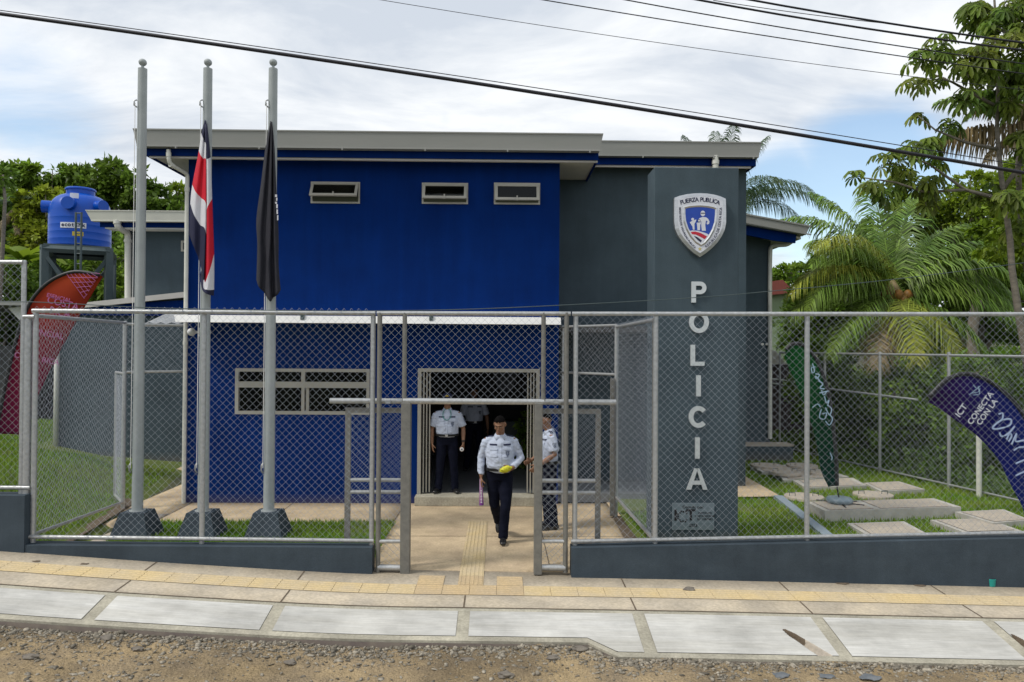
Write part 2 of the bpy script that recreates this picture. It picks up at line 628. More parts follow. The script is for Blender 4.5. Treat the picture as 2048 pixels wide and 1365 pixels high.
M['trouser'] = pbr('navy_trousers', C4(.005, .0065, .015), .9, col2=C4(.008, .0095, .020), scale=7, bump=.4, bscale=14, spec=.08, bdist=.02)
M['shoe'] = pbr('black_leather', C4(.010, .010, .011), .28, col2=C4(.016, .016, .017), scale=8)
M['hair'] = pbr('black_hair', C4(.004, .0035, .0035), .9, col2=C4(.008, .007, .007), scale=40, bump=.8, bscale=150, spec=.04)
M['navy'] = pbr('navy_cloth', C4(.010, .014, .05), .8, col2=C4(.014, .018, .06), scale=9)
M['white_flat'] = pbr('white_print', C4(.72, .73, .74), .6, col2=C4(.66, .67, .68), scale=5)
# ------------------------------------------------------------------ ground
YF = 8.9                                     # depth of the street fence


def interp(x, tab):
    if x <= tab[0][0]:
        return tab[0][1]
    for (a, b), (c, d) in zip(tab, tab[1:]):
        if x <= c:
            t = (x - a) / (c - a)
            return b + (d - b) * t
    return tab[-1][1]


_ZT = [(-30, 1.4), (-12, .70), (-6.1, .29), (-3.9, .135), (-1.6, .0), (0, -.02), (2, -.05), (6.1, -.14), (12, -.28), (30, -.7)]


def zs(x):                                   # pavement height along the fence, smoothed
    return sum(interp(x + d, _ZT) for d in (-.6, -.3, 0, .3, .6)) / 5


Y_SW = 7.84                                  # pavement / gutter-slab line


def z_walk(x, y):
    return zs(x) - .04 * (YF - y)


def slab_w(x):
    return interp(x, [(-99, .58), (.87, .58), (1.13, .80), (99, .86)])


def z_slab(x, y):
    return z_walk(x, Y_SW) - .2 * (Y_SW - y)


def z_road(x, y):
    e = Y_SW - slab_w(x)
    z = z_slab(x, e) - interp(x, [(-9, .070), (-2, .065), (.8, .055), (1.2, .02), (9, .02)])
    return z


def sheet(name, xs, ys, zf, mat, thick=None, smooth=False):
    V, F = [], []
    for y in ys:
        for x in xs:
            yy = y(x) if callable(y) else y
            V.append((x, yy, zf(x, yy)))
    nx = len(xs)
    for j in range(len(ys) - 1):
        for i in range(nx - 1):
            a = j * nx + i
            F.append((a, a + 1, a + nx + 1, a + nx))
    if thick:
        n0 = len(V)
        V += [(x, y, z - thick) for x, y, z in V]
        top = list(F)
        ny = len(ys)
        loop = [(i, i + 1) for i in range(nx - 1)] + [((j + 1) * nx - 1, (j + 2) * nx - 1) for j in range(ny - 1)] \
            + [((ny - 1) * nx + i + 1, (ny - 1) * nx + i) for i in range(nx - 1)] + [((j + 1) * nx, j * nx) for j in range(ny - 1)]
        for a, b in loop:
            F.append((b, a, a + n0, b + n0))
    me = np_mesh(name, V, F)
    o = link(name, me, mat, None, smooth)
    o['kind'] = 'structure'
    return o


def lin(a, b, n):
    return [a + (b - a) * i / n for i in range(n + 1)]


def hills(x, y):
    r = math.hypot(x, y)
    return interp(r, [(0, 0), (55, 0), (110, 6), (170, 13), (320, 22), (900, 30)]) * (0.85 + .3 * math.sin(x * .021 + 1.3) + .2 * math.sin(x * .05)) if y > 0 else 0


# one ground sheet to the horizon
gx = [-900, -400, -200, -100, -60, -40, -30, -22, -16] + lin(-12, 12, 24) + [16, 22, 30, 40, 60, 100, 200, 400, 900]
gy = [-300, -100, -40, -10, 0, 4, 6.0, 6.6, 7.2, 7.8, 8.95, 9.05] + lin(10, 30, 10) + [36, 44, 55, 70, 90, 115, 150, 200, 280, 400, 900]


def z_ground(x, y):
    if y < 7.5:
        return z_road(max(-14, min(14, x)), 7.2) - .10
    if y < 9.0:
        return zs(max(-14, min(14, x))) - .5
    return -.06 + hills(x, y)


sheet('ground', gx, gy, z_ground, M['terrain'], smooth=True)

# dirt road with displaced surface
def road_z(x, y):
    n = noise.noise(Vector((x * 1.1, y * 1.1, 3))) * .030 + noise.noise(Vector((x * 3.2, y * 5, 9))) * .026 + noise.noise(Vector((x * 11, y * 11, 1))) * .013 + abs(noise.noise(Vector((x * 23, y * 23, 5)))) * .010
    return z_road(x, y) + n + .05 * max(0, 6.5 - y)


ROAD_X = lin(-9, 9, 620)
sheet('dirt_road', ROAD_X, [3.0, 3.5, 4.0, 4.4] + lin(4.6, 6.5, 60) + [lambda x, k=k: 6.5 + (Y_SW - slab_w(x) + .06 - 6.5) * k for k in lin(.06, 1, 22)], road_z, M['dirt'], smooth=True)

# pavement + gutter slab
PX = lin(-13, 13, 78)
sheet('pavement', PX, [Y_SW, 8.2, 8.5, 9.0], z_walk, M['walk'], thick=.25)
SX = sorted(lin(-13, 13, 52) + [.87, 1.13])
_edge = lambda x: Y_SW - slab_w(x)
def strip_into(mb, xs, ys, z, thick):
    R = []
    for y in ys:
        R.append([(x, y(x) if callable(y) else y) for x in xs])
    top = [[mb.bm.verts.new((x, y, z(x, y))) for x, y in r] for r in R]
    bot = [[mb.bm.verts.new((x, y, z(x, y) - thick)) for x, y in r] for r in R]
    for j in range(len(R) - 1):
        for i in range(len(xs) - 1):
            mb.bm.faces.new((top[j][i], top[j][i + 1], top[j + 1][i + 1], top[j + 1][i]))
    for j, sg in ((0, 1), (-1, -1)):
        for i in range(len(xs) - 1):
            q = (top[j][i + 1], top[j][i], bot[j][i], bot[j][i + 1])
            mb.bm.faces.new(q if sg > 0 else q[::-1])
    for i in (0, -1):
        for j in range(len(R) - 1):
            mb.bm.faces.new((top[j][i], top[j + 1][i], bot[j + 1][i], bot[j][i]))


JOINTS = [-7.7, -5.85, -3.97, -2.26, -.36, 1.44, 3.30, 5.10, 6.95]
mb = MB()
strip_into(mb, SX, [_edge, lambda x: _edge(x) + .0745], z_slab, .22)
strip_into(mb, SX, [Y_SW - .0655, Y_SW - .002], z_slab, .22)
for jx in JOINTS:
    strip_into(mb, lin(jx - .056, jx + .071, 3), [lambda x: _edge(x) + .0746, Y_SW - .0656], lambda x, y: z_slab(x, y) - .0015, .12)
tag(mb.build('gutter_slab', M['slab']), kind='structure')
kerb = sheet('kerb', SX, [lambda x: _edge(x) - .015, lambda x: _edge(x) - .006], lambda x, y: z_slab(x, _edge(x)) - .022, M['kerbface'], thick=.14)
# joints in the pavement
mb = MB()
JOINTS = [-7.7, -5.85, -3.97, -2.26, -.36, 1.44, 3.30, 5.10, 6.95]
for jx in JOINTS:
    for ya, yb in ((Y_SW, 8.19), (8.51, 8.86)):
        mb.face([(jx - .008, ya, z_walk(jx, ya) + .004), (jx + .008, ya, z_walk(jx, ya) + .004), (jx + .008, yb, z_walk(jx, yb) + .004), (jx - .008, yb, z_walk(jx, yb) + .004)])
for a, b in zip(PX, PX[1:]):
    mb.face([(a, Y_SW - .008, z_walk(a, Y_SW) + .004), (b, Y_SW - .008, z_walk(b, Y_SW) + .004), (b, Y_SW + .010, z_walk(b, Y_SW) + .0045), (a, Y_SW + .010, z_walk(a, Y_SW) + .0045)])
tag(mb.build('pavement_joints', M['soil']), kind='structure')
# bright broomed panels between the joints
GROOVES = [((1570, 1262), (1690, 1338)), ((2026, 1272), (2120, 1340))]
GR = []
for a, b in GROOVES:
    A, B = PZ(a[0], a[1], -.2), PZ(b[0], b[1], -.28)
    for _ in range(6):
        A = PZ(a[0], a[1], z_slab(A.x, A.y))
        B = PZ(b[0], b[1], z_slab(B.x, B.y))
    GR.append((A.xy, B.xy))
kp = 0
for ja, jb in zip(JOINTS, JOINTS[1:]):
    xa, xb = ja + .07, jb - .055
    gro = any(xa - .2 < p.x < xb + .2 for g_ in GR for p in g_)
    nx, ny = (int((xb - xa) / .008), 120) if gro else (int((xb - xa) / .03), 20)
    V, F, MI = [], [], []
    for j in range(ny + 1):
        for i in range(nx + 1):
            x = xa + (xb - xa) * i / nx
            w = slab_w(x)
            y = (Y_SW - .065) + (-(w) + .065 + .075) * j / ny
            z = z_slab(x, y) + .005
            mi = 0
            for A, B in GR:
                ab = B - A
                t = (Vector((x, y)) - A).dot(ab) / ab.length_squared
                if -.05 < t < 1.3:
                    tt = max(0, min(1.2, t))
                    d = (Vector((x, y)) - (A + ab * tt)).length
                    wd = (.036 + .032 * min(tt, .8)) * min(1, .45 + 4 * tt) + .006 * noise.noise(Vector((x * 6, y * 6, 0)))
                    if d < wd:
                        z -= .075 * (1 - (d / wd) ** 2) ** .6 * min(1.0, .30 + 1.2 * max(0, 1 - t))
                        mi = 2 if t < .30 else 1
            V.append((x, y, z))
            MI.append(mi)
    for j in range(ny):
        for i in range(nx):
            a = j * (nx + 1) + i
            F.append((a + nx + 1, a + nx + 2, a + 1, a))
    me = np_mesh('slab_panel', V, F)
    o = link('slab_panel', me, [M['panel'], M['pad'], M['soil']], bpy.data.objects['gutter_slab'])
    me.polygons.foreach_set('material_index', [max(MI[i] for i in f) for f in F])

# tactile strip on the pavement (ridged yellow tiles) and on the entrance path
def ridged(mb, x0, x1, y0, y1, zf, along_x, mi, bars=5):
    P = lambda x, y, h: (x, y, zf(x, y) + h)
    g = .004
    g = .0015
    mb.face([P(x0 + g, y0 + g, .006), P(x1 - g, y0 + g, .006), P(x1 - g, y1 - g, .006), P(x0 + g, y1 - g, .006)], mi)
    for k in range(bars):
        if along_x:
            w = (y1 - y0) / bars
            a, b = y0 + w * (k + .25), y0 + w * (k + .75)
            c, d = x0 + .003, x1 - .003
            q = [(c, a), (d, a), (d, b), (c, b)]
        else:
            w = (x1 - x0) / bars
            a, b = x0 + w * (k + .25), x0 + w * (k + .75)
            c, d = y0 + .003, y1 - .003
            q = [(a, c), (b, c), (b, d), (a, d)]
        lo = [P(x, y, .006) for x, y in q]
        cx, cy = sum(p[0] for p in q) / 4, sum(p[1] for p in q) / 4
        hi = [P(cx + (x - cx) * (.99 if along_x else .6), cy + (y - cy) * (.6 if along_x else .99), .011) for x, y in q]
        mb.face(hi, mi)
        for i in range(4):
            j = (i + 1) % 4
            mb.face([lo[i], lo[j], hi[j], hi[i]], mi)


mb = MB()
for k in range(-36, 40):
    x0 = -.32 - .30 * 1 + k * .30
    old = -1.0 < x0 + .15 < .25
    ridged(mb, x0, x0 + .30, 8.20, 8.50, z_walk, True, 1 if old else 0)
    if old and k not in (0, 1):
        ridged(mb, x0, x0 + .30, 8.50, 8.80, z_walk, True, 1)
for k in range(11):
    y0 = 8.50 + .3 * k
    if y0 > 11.4:
        break
    ridged(mb, -.46, -.17, y0, y0 + .3, (lambda x, y: z_walk(x, y) if y < 8.9 else .002), False, 1 if y0 < 8.6 else 0, 6)
tag(mb.build('tactile_paving', [M['tact'], M['tact_old']]), kind='structure')

# paths inside
XL, XR = PY(372, 800, 12.85).x, PY(1117, 800, 12.85).x      # blue block
sheet('entrance_path', lin(-1.58, 1.86, 12), lin(8.99, 12.9, 10), lambda x, y: .0, M['conc'], thick=.2)
sheet('apron', lin(-5.2, -1.582, 10), lin(11.28, 12.86, 4), lambda x, y: .0, M['conc'], thick=.2)
sheet('apron_right', lin(1.862, 4.0, 6), lin(11.9, 14.2, 4), lambda x, y: .0, M['conc'], thick=.2)
sheet('side_path', lin(-6.1, XL - .01, 4), lin(12.0, 20, 10), lambda x, y: .004, M['conc'], thick=.2)
sheet('side_path_front', lin(-5.48, -5.22, 2), lin(9.1, 12.0, 6), lambda x, y: .05 * (12 - y) / 3, M['pad'], thick=.3)
sheet('side_path_corner', lin(-5.9, -5.2, 2), lin(11.3, 12.86, 4), lambda x, y: -.003, M['conc'], thick=.3)
sheet('rear_apron', lin(-12, -6.11, 10), lin(16.4, 17.6, 3), lambda x, y: .002, M['conc'], thick=.2)
mb = MB()
for a, b in (((-1.58, 10.6), (1.84, 10.6)), ((-1.6, 11.28), (-1.6, 12.85)), ((.62, 8.99), (.62, 12.6)), ((-3.5, 11.3), (-3.5, 12.85)), ((-5.2, 11.3), (-5.2, 12.85))):
    d = (Vector(b) - Vector(a)).normalized()
    n = Vector((-d.y, d.x)) * .006
    mb.face([(a[0] - n.x, a[1] - n.y, .004), (b[0] - n.x, b[1] - n.y, .004), (b[0] + n.x, b[1] + n.y, .004), (a[0] + n.x, a[1] + n.y, .004)])
tag(mb.build('path_joints', M['soil']), kind='structure')

# lawns -------------------------------------------------------------
def fence_left_x(y):                         # side fence on the left runs slightly outwards
    return -5.52 + (y - 8.9) * (-6.12 + 5.52) / 3.5


def z_left(x, y):
    s = max(0, min(1, (fence_left_x(y) - .12 - x) / 2.0))
    s = s * s * (3 - 2 * s)
    b = interp(y, [(9, .72), (12.5, .66), (15, .5), (17, .12), (19, .12)])
    far = max(0, min(1, (-9.0 - x) / 2.5)) * .55 * interp(y, [(9, .2), (14, .4), (17, 1), (22, 1)])
    return .10 * interp(y, [(9, 1), (13, 0.1)]) + s * b + far


rnd = random.Random(5)


def z_right(x, y):
    return .06 + .02 * math.sin(x * 1.3) * math.sin(y)


def on_left(x, y):
    if y < 9.1:
        return False
    if x > fence_left_x(y) - .16:
        return False
    if y > 16.2 and x > -10.4:
        return False
    return True


LAWNS = []
sheet('lawn_left', [fence_left_x(9) - 9 + .3 * i for i in range(31)] + [-5.55], lin(9.06, 20, 44), lambda x, y: z_left(x, y) if x < fence_left_x(y) - .1 else z_left(x, y) - .02 - max(0, (x - fence_left_x(y))) * .6, M['turf'], smooth=True)
sheet('soil_strip', lin(-.13, .10, 2), lin(9.1, 16, 20), lambda x, y: 0, M['soil'])
so = bpy.data.objects['soil_strip']
for v in so.data.vertices:
    y = v.co.y
    v.co.x += fence_left_x(y) - (.05 if y < 12.9 else .4)
    v.co.z = z_left(v.co.x, y) * .4 + .012
sheet('lawn_strip', lin(-5.20, -1.6, 10), lin(9.06, 11.27, 6), lambda x, y: .03, M['turf'], thick=.1)
sheet('lawn_right', lin(1.9, 14, 26), lin(9.06, 24, 30), z_right, M['turf'], smooth=True)

strip_ = MB()
for k in range(8):
    y0, y1 = 8.99 + .36 * k, 8.99 + .36 * (k + 1)
    strip_.face([(1.70 + .012 * k, y0, .006), (1.95, y0, .006), (1.95, y1, .006), (1.712 + .012 * k, y1, .006)])
tag(strip_.build('soil_edge', M['soil']), kind='structure')


def blades(name, pts, h, label, seed=1, lean=.6):
    "many single grass blades"
    n = len(pts)
    rs = np.random.RandomState(seed)
    P = np.array(pts, dtype=np.float64)
    a = rs.rand(n) * 2 * math.pi
    b = rs.rand(n) * 2 * math.pi
    hh = h * (0.5 + rs.rand(n))
    w = .006 + .006 * rs.rand(n)
    dx, dy = np.cos(a) * w, np.sin(a) * w
    lx, ly = np.cos(b) * hh * lean * rs.rand(n), np.sin(b) * hh * lean * rs.rand(n)
    V = np.zeros((n, 3, 3))
    V[:, 0] = P + np.stack([-dx, -dy, 0 * dx - .005], 1)
    V[:, 1] = P + np.stack([dx, dy, 0 * dx - .005], 1)
    V[:, 2] = P + np.stack([lx, ly, hh], 1)
    F = np.arange(n * 3).reshape(n, 3)
    me = np_mesh(name, V.reshape(-1, 3), F)
    o = link(name, me, M['blade'])
    return tag(o, label, 'grass', None, 'stuff')


pts = []
while len(pts) < 20000:
    x, y = rnd.uniform(-5.2, -1.55), rnd.uniform(9.06, 11.32)
    pts.append((x, y, .03))
blades('grass', pts, .055, 'mown green grass in the strip round the three flagpole bases', 1)
pts = []
while len(pts) < 60000:
    y = 9.1 + 11 * rnd.random() ** 1.6
    x = rnd.uniform(-14, -5.5)
    if on_left(x, y):
        pts.append((x, y, z_left(x, y)))
blades('grass', pts, .07, 'mown green grass on the raised lawn left of the building', 2)

# concrete slabs, covers and kerbs in the right yard ------------------
def quad_px(pix, z, Y=None):
    return [PZ(x, y, z) for x, y in pix]


YARD_SOLID = []


def pad(label, pix, zt, h, name='concrete_pad', inset=None, group='concrete slabs set in the right-hand lawn', cat='concrete slab', cover=None):
    pts = quad_px(pix, zt)
    c = sum(pts, Vector()) / len(pts)
    root = thing(name, label, cat, (c.x, c.y, .05), group)
    mb = MB()
    lo = [Vector((p.x, p.y, zt - h)) for p in pts]
    mb.face(pts)
    for i in range(len(pts)):
        j = (i + 1) % len(pts)
        mb.face([pts[i], lo[i], lo[j], pts[j]])
    mb.build('slab', M['padedge'], root)
    for k0, k1 in (inset or [(0.04, .96)]):
        # inner lid between fractions k0..k1 of the length
        def lerp(a, b, t):
            return a + (b - a) * t
        q = [lerp(pts[0], pts[1], k0), lerp(pts[0], pts[1], k1), lerp(pts[3], pts[2], k1), lerp(pts[3], pts[2], k0)]
        cc = sum(q, Vector()) / 4
        for nm, f, dz, mt in (('lid_gap', .90, .002, M['soil']), ('lid', .885, .006, M['pad'])):
            qq = [cc + (p - cc) * f + Vector((0, 0, dz)) for p in q]
            mb = MB()
            mb.face(qq)
            mb.build(nm, mt, root)
    YARD_SOLID.append([(p.x, p.y) for p in pts])
    return root


pad('square concrete slab with sunken lid, nearest the low wall', [(1694, 1047), (1808, 1043), (1874, 1078), (1752, 1081)], .12, .14)
pad('square concrete slab with tan lid beside the right edge', [(1860, 1040), (1972, 1037), (2044, 1062), (1930, 1066)], .13, .14)
pad('pale concrete slab behind the foot of the purple banner', [(1910, 1024), (2008, 1019), (2062, 1041), (1985, 1046)], .16, .16)
pad('long raised concrete slab carrying the green banner base', [(1612, 1004), (1868, 997), (1922, 1014), (1650, 1022)], .22, .22, 'concrete_plinth', inset=[(.02, .38), (.38, .98)])
pad('flat concrete slab behind the green banner foot', [(1586, 961), (1706, 956), (1734, 971), (1612, 976)], .14, .12)
pad('tan square concrete slab in front of the side fence', [(1728, 966), (1798, 963), (1850, 979), (1762, 983)], .13, .12)
pad('low square concrete slab under a round manhole cover', [(1500, 932), (1570, 930), (1612, 942), (1524, 944)], .14, .12)
pad('wide concrete slab under two round manhole covers', [(1552, 944), (1650, 938), (1698, 954), (1566, 960)], .14, .12)


def cover(label, px, py, rpx, z, h):
    c = PZ(px, py, z)
    h = min(h, .06)
    r = rpx * c.y / FPX
    root = thing('manhole_cover', label, 'manhole cover', (c.x, c.y, z - h), 'round concrete manhole covers in the right-hand lawn')
    MB().lathe((c.x, c.y, z - h), [(r, 0), (r, h * .85), (r * .985, h)], 36).build('disc', M['pad'], root, 'auto')
    for s in (-1, 1):
        x0 = c.x + s * r * .62
        MB().tube([(x0 - .05, c.y, z - .005), (x0 - .05, c.y, z + .05), (x0 + .05, c.y, z + .05), (x0 + .05, c.y, z - .005)], .007, 6).build('handle', M['steel_dk'], root)
    YARD_SOLID.append([(c.x + r * math.cos(a), c.y + r * math.sin(a)) for a in lin(0, 6.28, 10)])


cover('round manhole cover beside the pillar, at the back left', 1533, 930, 31, .19, .06)
cover('round manhole cover at the back, right of another round cover', 1604, 930, 30, .19, .06)
cover('thick round manhole cover in front of two others at the back', 1570, 943, 31, .22, .08)
cover('round manhole cover half hidden by the fence post', 1640, 944, 24, .19, .06)
cover('round manhole cover flush in the grass by the blue kerb', 1608, 992, 38, .13, .05)
cover('round manhole cover in the grass behind the long slab', 1746, 988, 38, .13, .07)

# blue-grey kerb in the lawn, walk behind the pillar
k0, k1 = PZ(1556, 991, .12), PZ(1672, 1082, .12)
n = (k1 - k0).cross(Vector((0, 0, 1))).normalized() * .075
k1 = k1 + (k1 - k0) * .15
mb = MB()
a, b, c, d = k0 - n, k0 + n, k1 + n, k1 - n
lo = lambda p: Vector((p.x, p.y, 0))
mb.face([a, b, c, d])
for p, q in ((a, b), (b, c), (c, d), (d, a)):
    mb.face([p, lo(p), lo(q), q])
kb = mb.build('kerb_drain', M['bluecurb'])
tag(kb, 'blue-grey painted kerb running diagonally through the right-hand lawn', 'kerb')
YARD_SOLID.append([(p.x, p.y) for p in (a, b, c, d)])
wk = quad_px([(1300, 950), (1478, 946), (1562, 993), (1300, 997)], .09)
mb = MB()
mb.face(wk)
tag(mb.build('path_by_pillar', M['conc']), kind='structure')
YARD_SOLID.append([(p.x, p.y) for p in wk])


def inside(x, y, poly):
    c = False
    j = len(poly) - 1
    for i in range(len(poly)):
        xi, yi = poly[i]
        xj, yj = poly[j]
        if (yi > y) != (yj > y) and x < (xj - xi) * (y - yi) / (yj - yi + 1e-12) + xi:
            c = not c
        j = i
    return c


pts = []
while len(pts) < 62000:
    y = 9.06 + 13 * rnd.random() ** 1.5
    x = rnd.uniform(1.98, 10.5)
    if x > 1.98 and not any(inside(x, y, p) for p in YARD_SOLID) and not (x < 4.1 and y > 11.85):
        pts.append((x, y, z_right(x, y)))
blades('grass', pts, .06, 'mown green grass between the concrete slabs right of the pillar', 3)

# gravel and stones on the dirt road ---------------------------------
def ico_pts():
    bm = bmesh.new()
    bmesh.ops.create_icosphere(bm, subdivisions=1, radius=1)
    V = np.array([v.co[:] for v in bm.verts])
    F = np.array([[v.index for v in f.verts] for f in bm.faces])
    bm.free()
    return V, F


IV, IF = ico_pts()
rs = np.random.RandomState(11)
Vs, Fs = [], []
k = 0
for i in range(46000):
    x = rs.uniform(-7.2, 7.2)
    e = _edge(x) - .02
    t = rs.rand() ** 1.5
    y = e - t * (e - 5.5)
    near = max(0.0, 1 - (e - y) / interp(x, [(-8, .75), (-3, .6), (0, .45), (2, .3), (8, .2)]))
    if rs.rand() > .10 + .80 * near + .3 * noise.noise(Vector((x * .8, y * 1.5, 4))):
        continue
    s = (.004 + .015 * rs.rand() ** 3.5 + (.016 * rs.rand() if rs.rand() < .03 else 0)) * (1 + .3 * near)
    R = Matrix.Rotation(rs.rand() * 6.28, 3, 'Z') @ Matrix.Rotation(rs.rand() * 1.2, 3, 'X')
    sc = np.array([s * rs.uniform(.7, 1.8), s * rs.uniform(.6, 1.2), s * rs.uniform(.35, .8)])
    v = (IV * (1 + .35 * (rs.rand(len(IV), 1) - .5))) * sc
    v = v @ np.array(R).T + np.array([x, y, road_z(x, y) + s * .2])
    Vs.append(v)
    Fs.append(IF + k * len(IV))
    k += 1
for i in range(1500):                        # flat broken chips and clods
    x = rs.uniform(-7.2, 7.2)
    e = _edge(x) - .03
    y = e - rs.rand() ** 1.3 * (e - 5.6)
    if noise.noise(Vector((x * 1.3, y * 2.2, 14))) < -.05:
        continue
    s = .012 + .020 * rs.rand() ** 2
    R = Matrix.Rotation(rs.rand() * 6.28, 3, 'Z') @ Matrix.Rotation(rs.normal() * .35, 3, 'X')
    sc = np.array([s * rs.uniform(.9, 2.0), s * rs.uniform(.6, 1.1), s * rs.uniform(.15, .45)])
    v = (IV * (1 + .7 * (rs.rand(len(IV), 1) - .5))) * sc
    v = v @ np.array(R).T + np.array([x, y, road_z(x, y) + s * .12])
    Vs.append(v)
    Fs.append(IF + k * len(IV))
    k += 1
o = link('gravel', np_mesh('gravel', np.concatenate(Vs), np.concatenate(Fs)), M['gravel'])
tag(o, 'loose gravel and crumbled stones along the kerb of the dirt road', 'gravel', None, 'stuff')


def rock(name, label, px, py, size, mat, zf, group, seed=0, flat=.55):
    P = PZ(px, py, -.2)
    for _ in range(5):
        P = PZ(px, py, zf(P.x, P.y))
    bm = bmesh.new()
    bmesh.ops.create_icosphere(bm, subdivisions=3, radius=1)
    for v in bm.verts:
        q = v.co * 1.3 + Vector((seed * 3.1, seed, 0))
        v.co *= 1 + .5 * noise.noise(q) + .18 * noise.noise(q * 3)
        v.co.x *= size * 1.5
        v.co.y *= size
        v.co.z *= size * flat
        v.co += Vector((P.x, P.y, zf(P.x, P.y) + size * flat * .4))
    me = bpy.data.meshes.new(name)
    bm.to_mesh(me)
    bm.free()
    o = link(name, me, mat, None, 'auto')
    o.location = P
    me.transform(Matrix.Translation(-P))
    return tag(o, label, 'stone', group)


RG = 'stones lying on the dirt road'
for i, (lab, px, py, s) in enumerate([
        ('biggest grey stone against the kerb at the far left', 75, 1217, .050),
        ('dark stone in the gravel below the second slab joint', 215, 1278, .040),
        ('dark stone cluster on the tan dirt at bottom left', 60, 1316, .045),
        ('dark flat stone under the kerb left of the path', 628, 1287, .040),
        ('brown stone at the corner where the kerb steps out', 1160, 1300, .050),
        ('grey stone just left of the kerb step', 1105, 1318, .040),
        ('grey stone lying in the dirt below the entrance path', 935, 1322, .038),
        ('rounded stone on the dirt at the lower middle', 1010, 1352, .045),
        ('pale flat stone in the dirt at the lower centre left', 275, 1300, .035),
        ('stone on the dirt below the third slab', 580, 1330, .036)]):
    rock('stone', lab, px, py, s, M['rock'], road_z, RG, i)
slate = pbr('slate', C4(.10, .115, .13), .8, col2=C4(.17, .18, .19), scale=10, bump=.4)
for i, (lab, px, py, s) in enumerate([
        ('dark blue-grey slate piece below the last full slab', 1560, 1352, .060),
        ('flat slate piece at the bottom right of the kerb', 1740, 1356, .060),
        ('slate piece under the kerb right of the groove', 1655, 1354, .05)]):
    rock('slate_piece', lab, px, py, s, slate, road_z, RG, 20 + i, .22)
rock('stone', 'brown stone sitting on the yellow tactile strip', 1379, 1181, .042, M['rock'], z_walk, 'stones on the pavement', 31)
for i, (lab, px, py, s) in enumerate([
        ('dry brown leaf on the pavement by the low wall', 1682, 1167, .05),
        ('curled brown leaf on the pavement right of another leaf', 1838, 1171, .045),
        ('small dark leaf on the yellow strip at the left', 72, 1123, .03),
        ('dark twig on the yellow strip near the left edge', 168, 1128, .03)]):
    rock('dry_leaf', lab, px, py, s, M['soil'], z_walk, 'dead leaves on the pavement', 40 + i, .12)
# teal plastic cap
P = PZ(1981, 1172, -.15)
for _ in range(4):
    P = PZ(1981, 1172, z_walk(P.x, P.y))
cup = MB().lathe((0, 0, 0), [(.050, 0), (.056, .085), (.053, .088), (.046, .012)], 24)
cup = cup.build('pipe_cap', pbr('teal_plastic', C4(.01, .25, .22), .4, col2=C4(.012, .29, .25), scale=4), None, 'auto')
cup.location = P + Vector((0, 0, .002))
tag(cup, 'small teal plastic cap standing on the pavement by the low wall', 'cap')
# ------------------------------------------------------------------ police station
ST = thing('police_station', 'navy blue and grey police station with flat metal-edged roofs behind the chain-link fence', 'building', (-2, 13, 0))
YB = 12.85


def wall(x0, x1, z0, z1, y, holes, thick):
    "frontal wall with rectangular openings (x0,x1,z0,z1)"
    mb = MB()
    xs = sorted({x0, x1} | {h[i] for h in holes for i in (0, 1)})
    zsr = sorted({z0, z1} | {h[i] for h in holes for i in (2, 3)})
    for xa, xb in zip(xs, xs[1:]):
        for za, zb in zip(zsr, zsr[1:]):
            cx, cz = (xa + xb) / 2, (za + zb) / 2
            if any(h[0] < cx < h[1] and h[2] < cz < h[3] for h in holes):
                continue
            mb.face([(xa, y, za), (xb, y, za), (xb, y, zb), (xa, y, zb)])
            mb.face([(xa, y + thick, za), (xa, y + thick, zb), (xb, y + thick, zb), (xb, y + thick, za)])
    for a, b, c, d in holes:
        y2 = y + thick
        mb.face([(a, y, c), (a, y2, c), (b, y2, c), (b, y, c)])
        mb.face([(a, y, d), (b, y, d), (b, y2, d), (a, y2, d)])
        mb.face([(a, y, c), (a, y, d), (a, y2, d), (a, y2, c)])
        mb.face([(b, y, c), (b, y2, c), (b, y2, d), (b, y, d)])
    bmesh.ops.remove_doubles(mb.bm, verts=mb.bm.verts[:], dist=1e-5)
    return mb


def rect(x0, y0, x1, y1, Y):
    a, b = PY(x0, y0, Y), PY(x1, y1, Y)
    return (a.x, b.x, b.z, a.z)


H_WIN = rect(471, 737, 739, 830, YB)
H_DOOR = rect(836, 737, 1078, 1000, YB)
H_DOOR = (H_DOOR[0], H_DOOR[1], .14, H_DOOR[3])
UP = [rect(622, 364, 720, 408, YB), rect(844, 366, 936, 409, YB), rect(988, 366, 1080, 410, YB)]
ZTOP = PY(700, 322, YB).z
wall(XL, XR, 0, ZTOP, YB, [H_WIN, H_DOOR] + UP, .15).build('front_wall', M['blue'], ST)
mb = MB()
mb.box(XL, XL + .15, YB + .15, 20, 0, ZTOP)
mb.box(XR - .15, XR, YB + .15, 14.1, 0, ZTOP)
mb.build('side_wall', M['blue'], ST)
# interior
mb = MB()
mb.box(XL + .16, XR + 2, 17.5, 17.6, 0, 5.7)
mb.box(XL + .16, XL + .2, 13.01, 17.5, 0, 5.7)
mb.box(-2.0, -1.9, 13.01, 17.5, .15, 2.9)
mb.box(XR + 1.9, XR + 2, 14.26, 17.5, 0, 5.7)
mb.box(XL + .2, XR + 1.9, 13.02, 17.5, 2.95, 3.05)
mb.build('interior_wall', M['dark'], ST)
mb = MB()
mb.box(XL + .2, XR + 1.9, 12.98, 17.5, 0, .155)
mb.build('interior_floor', M['tilefloor'], ST)
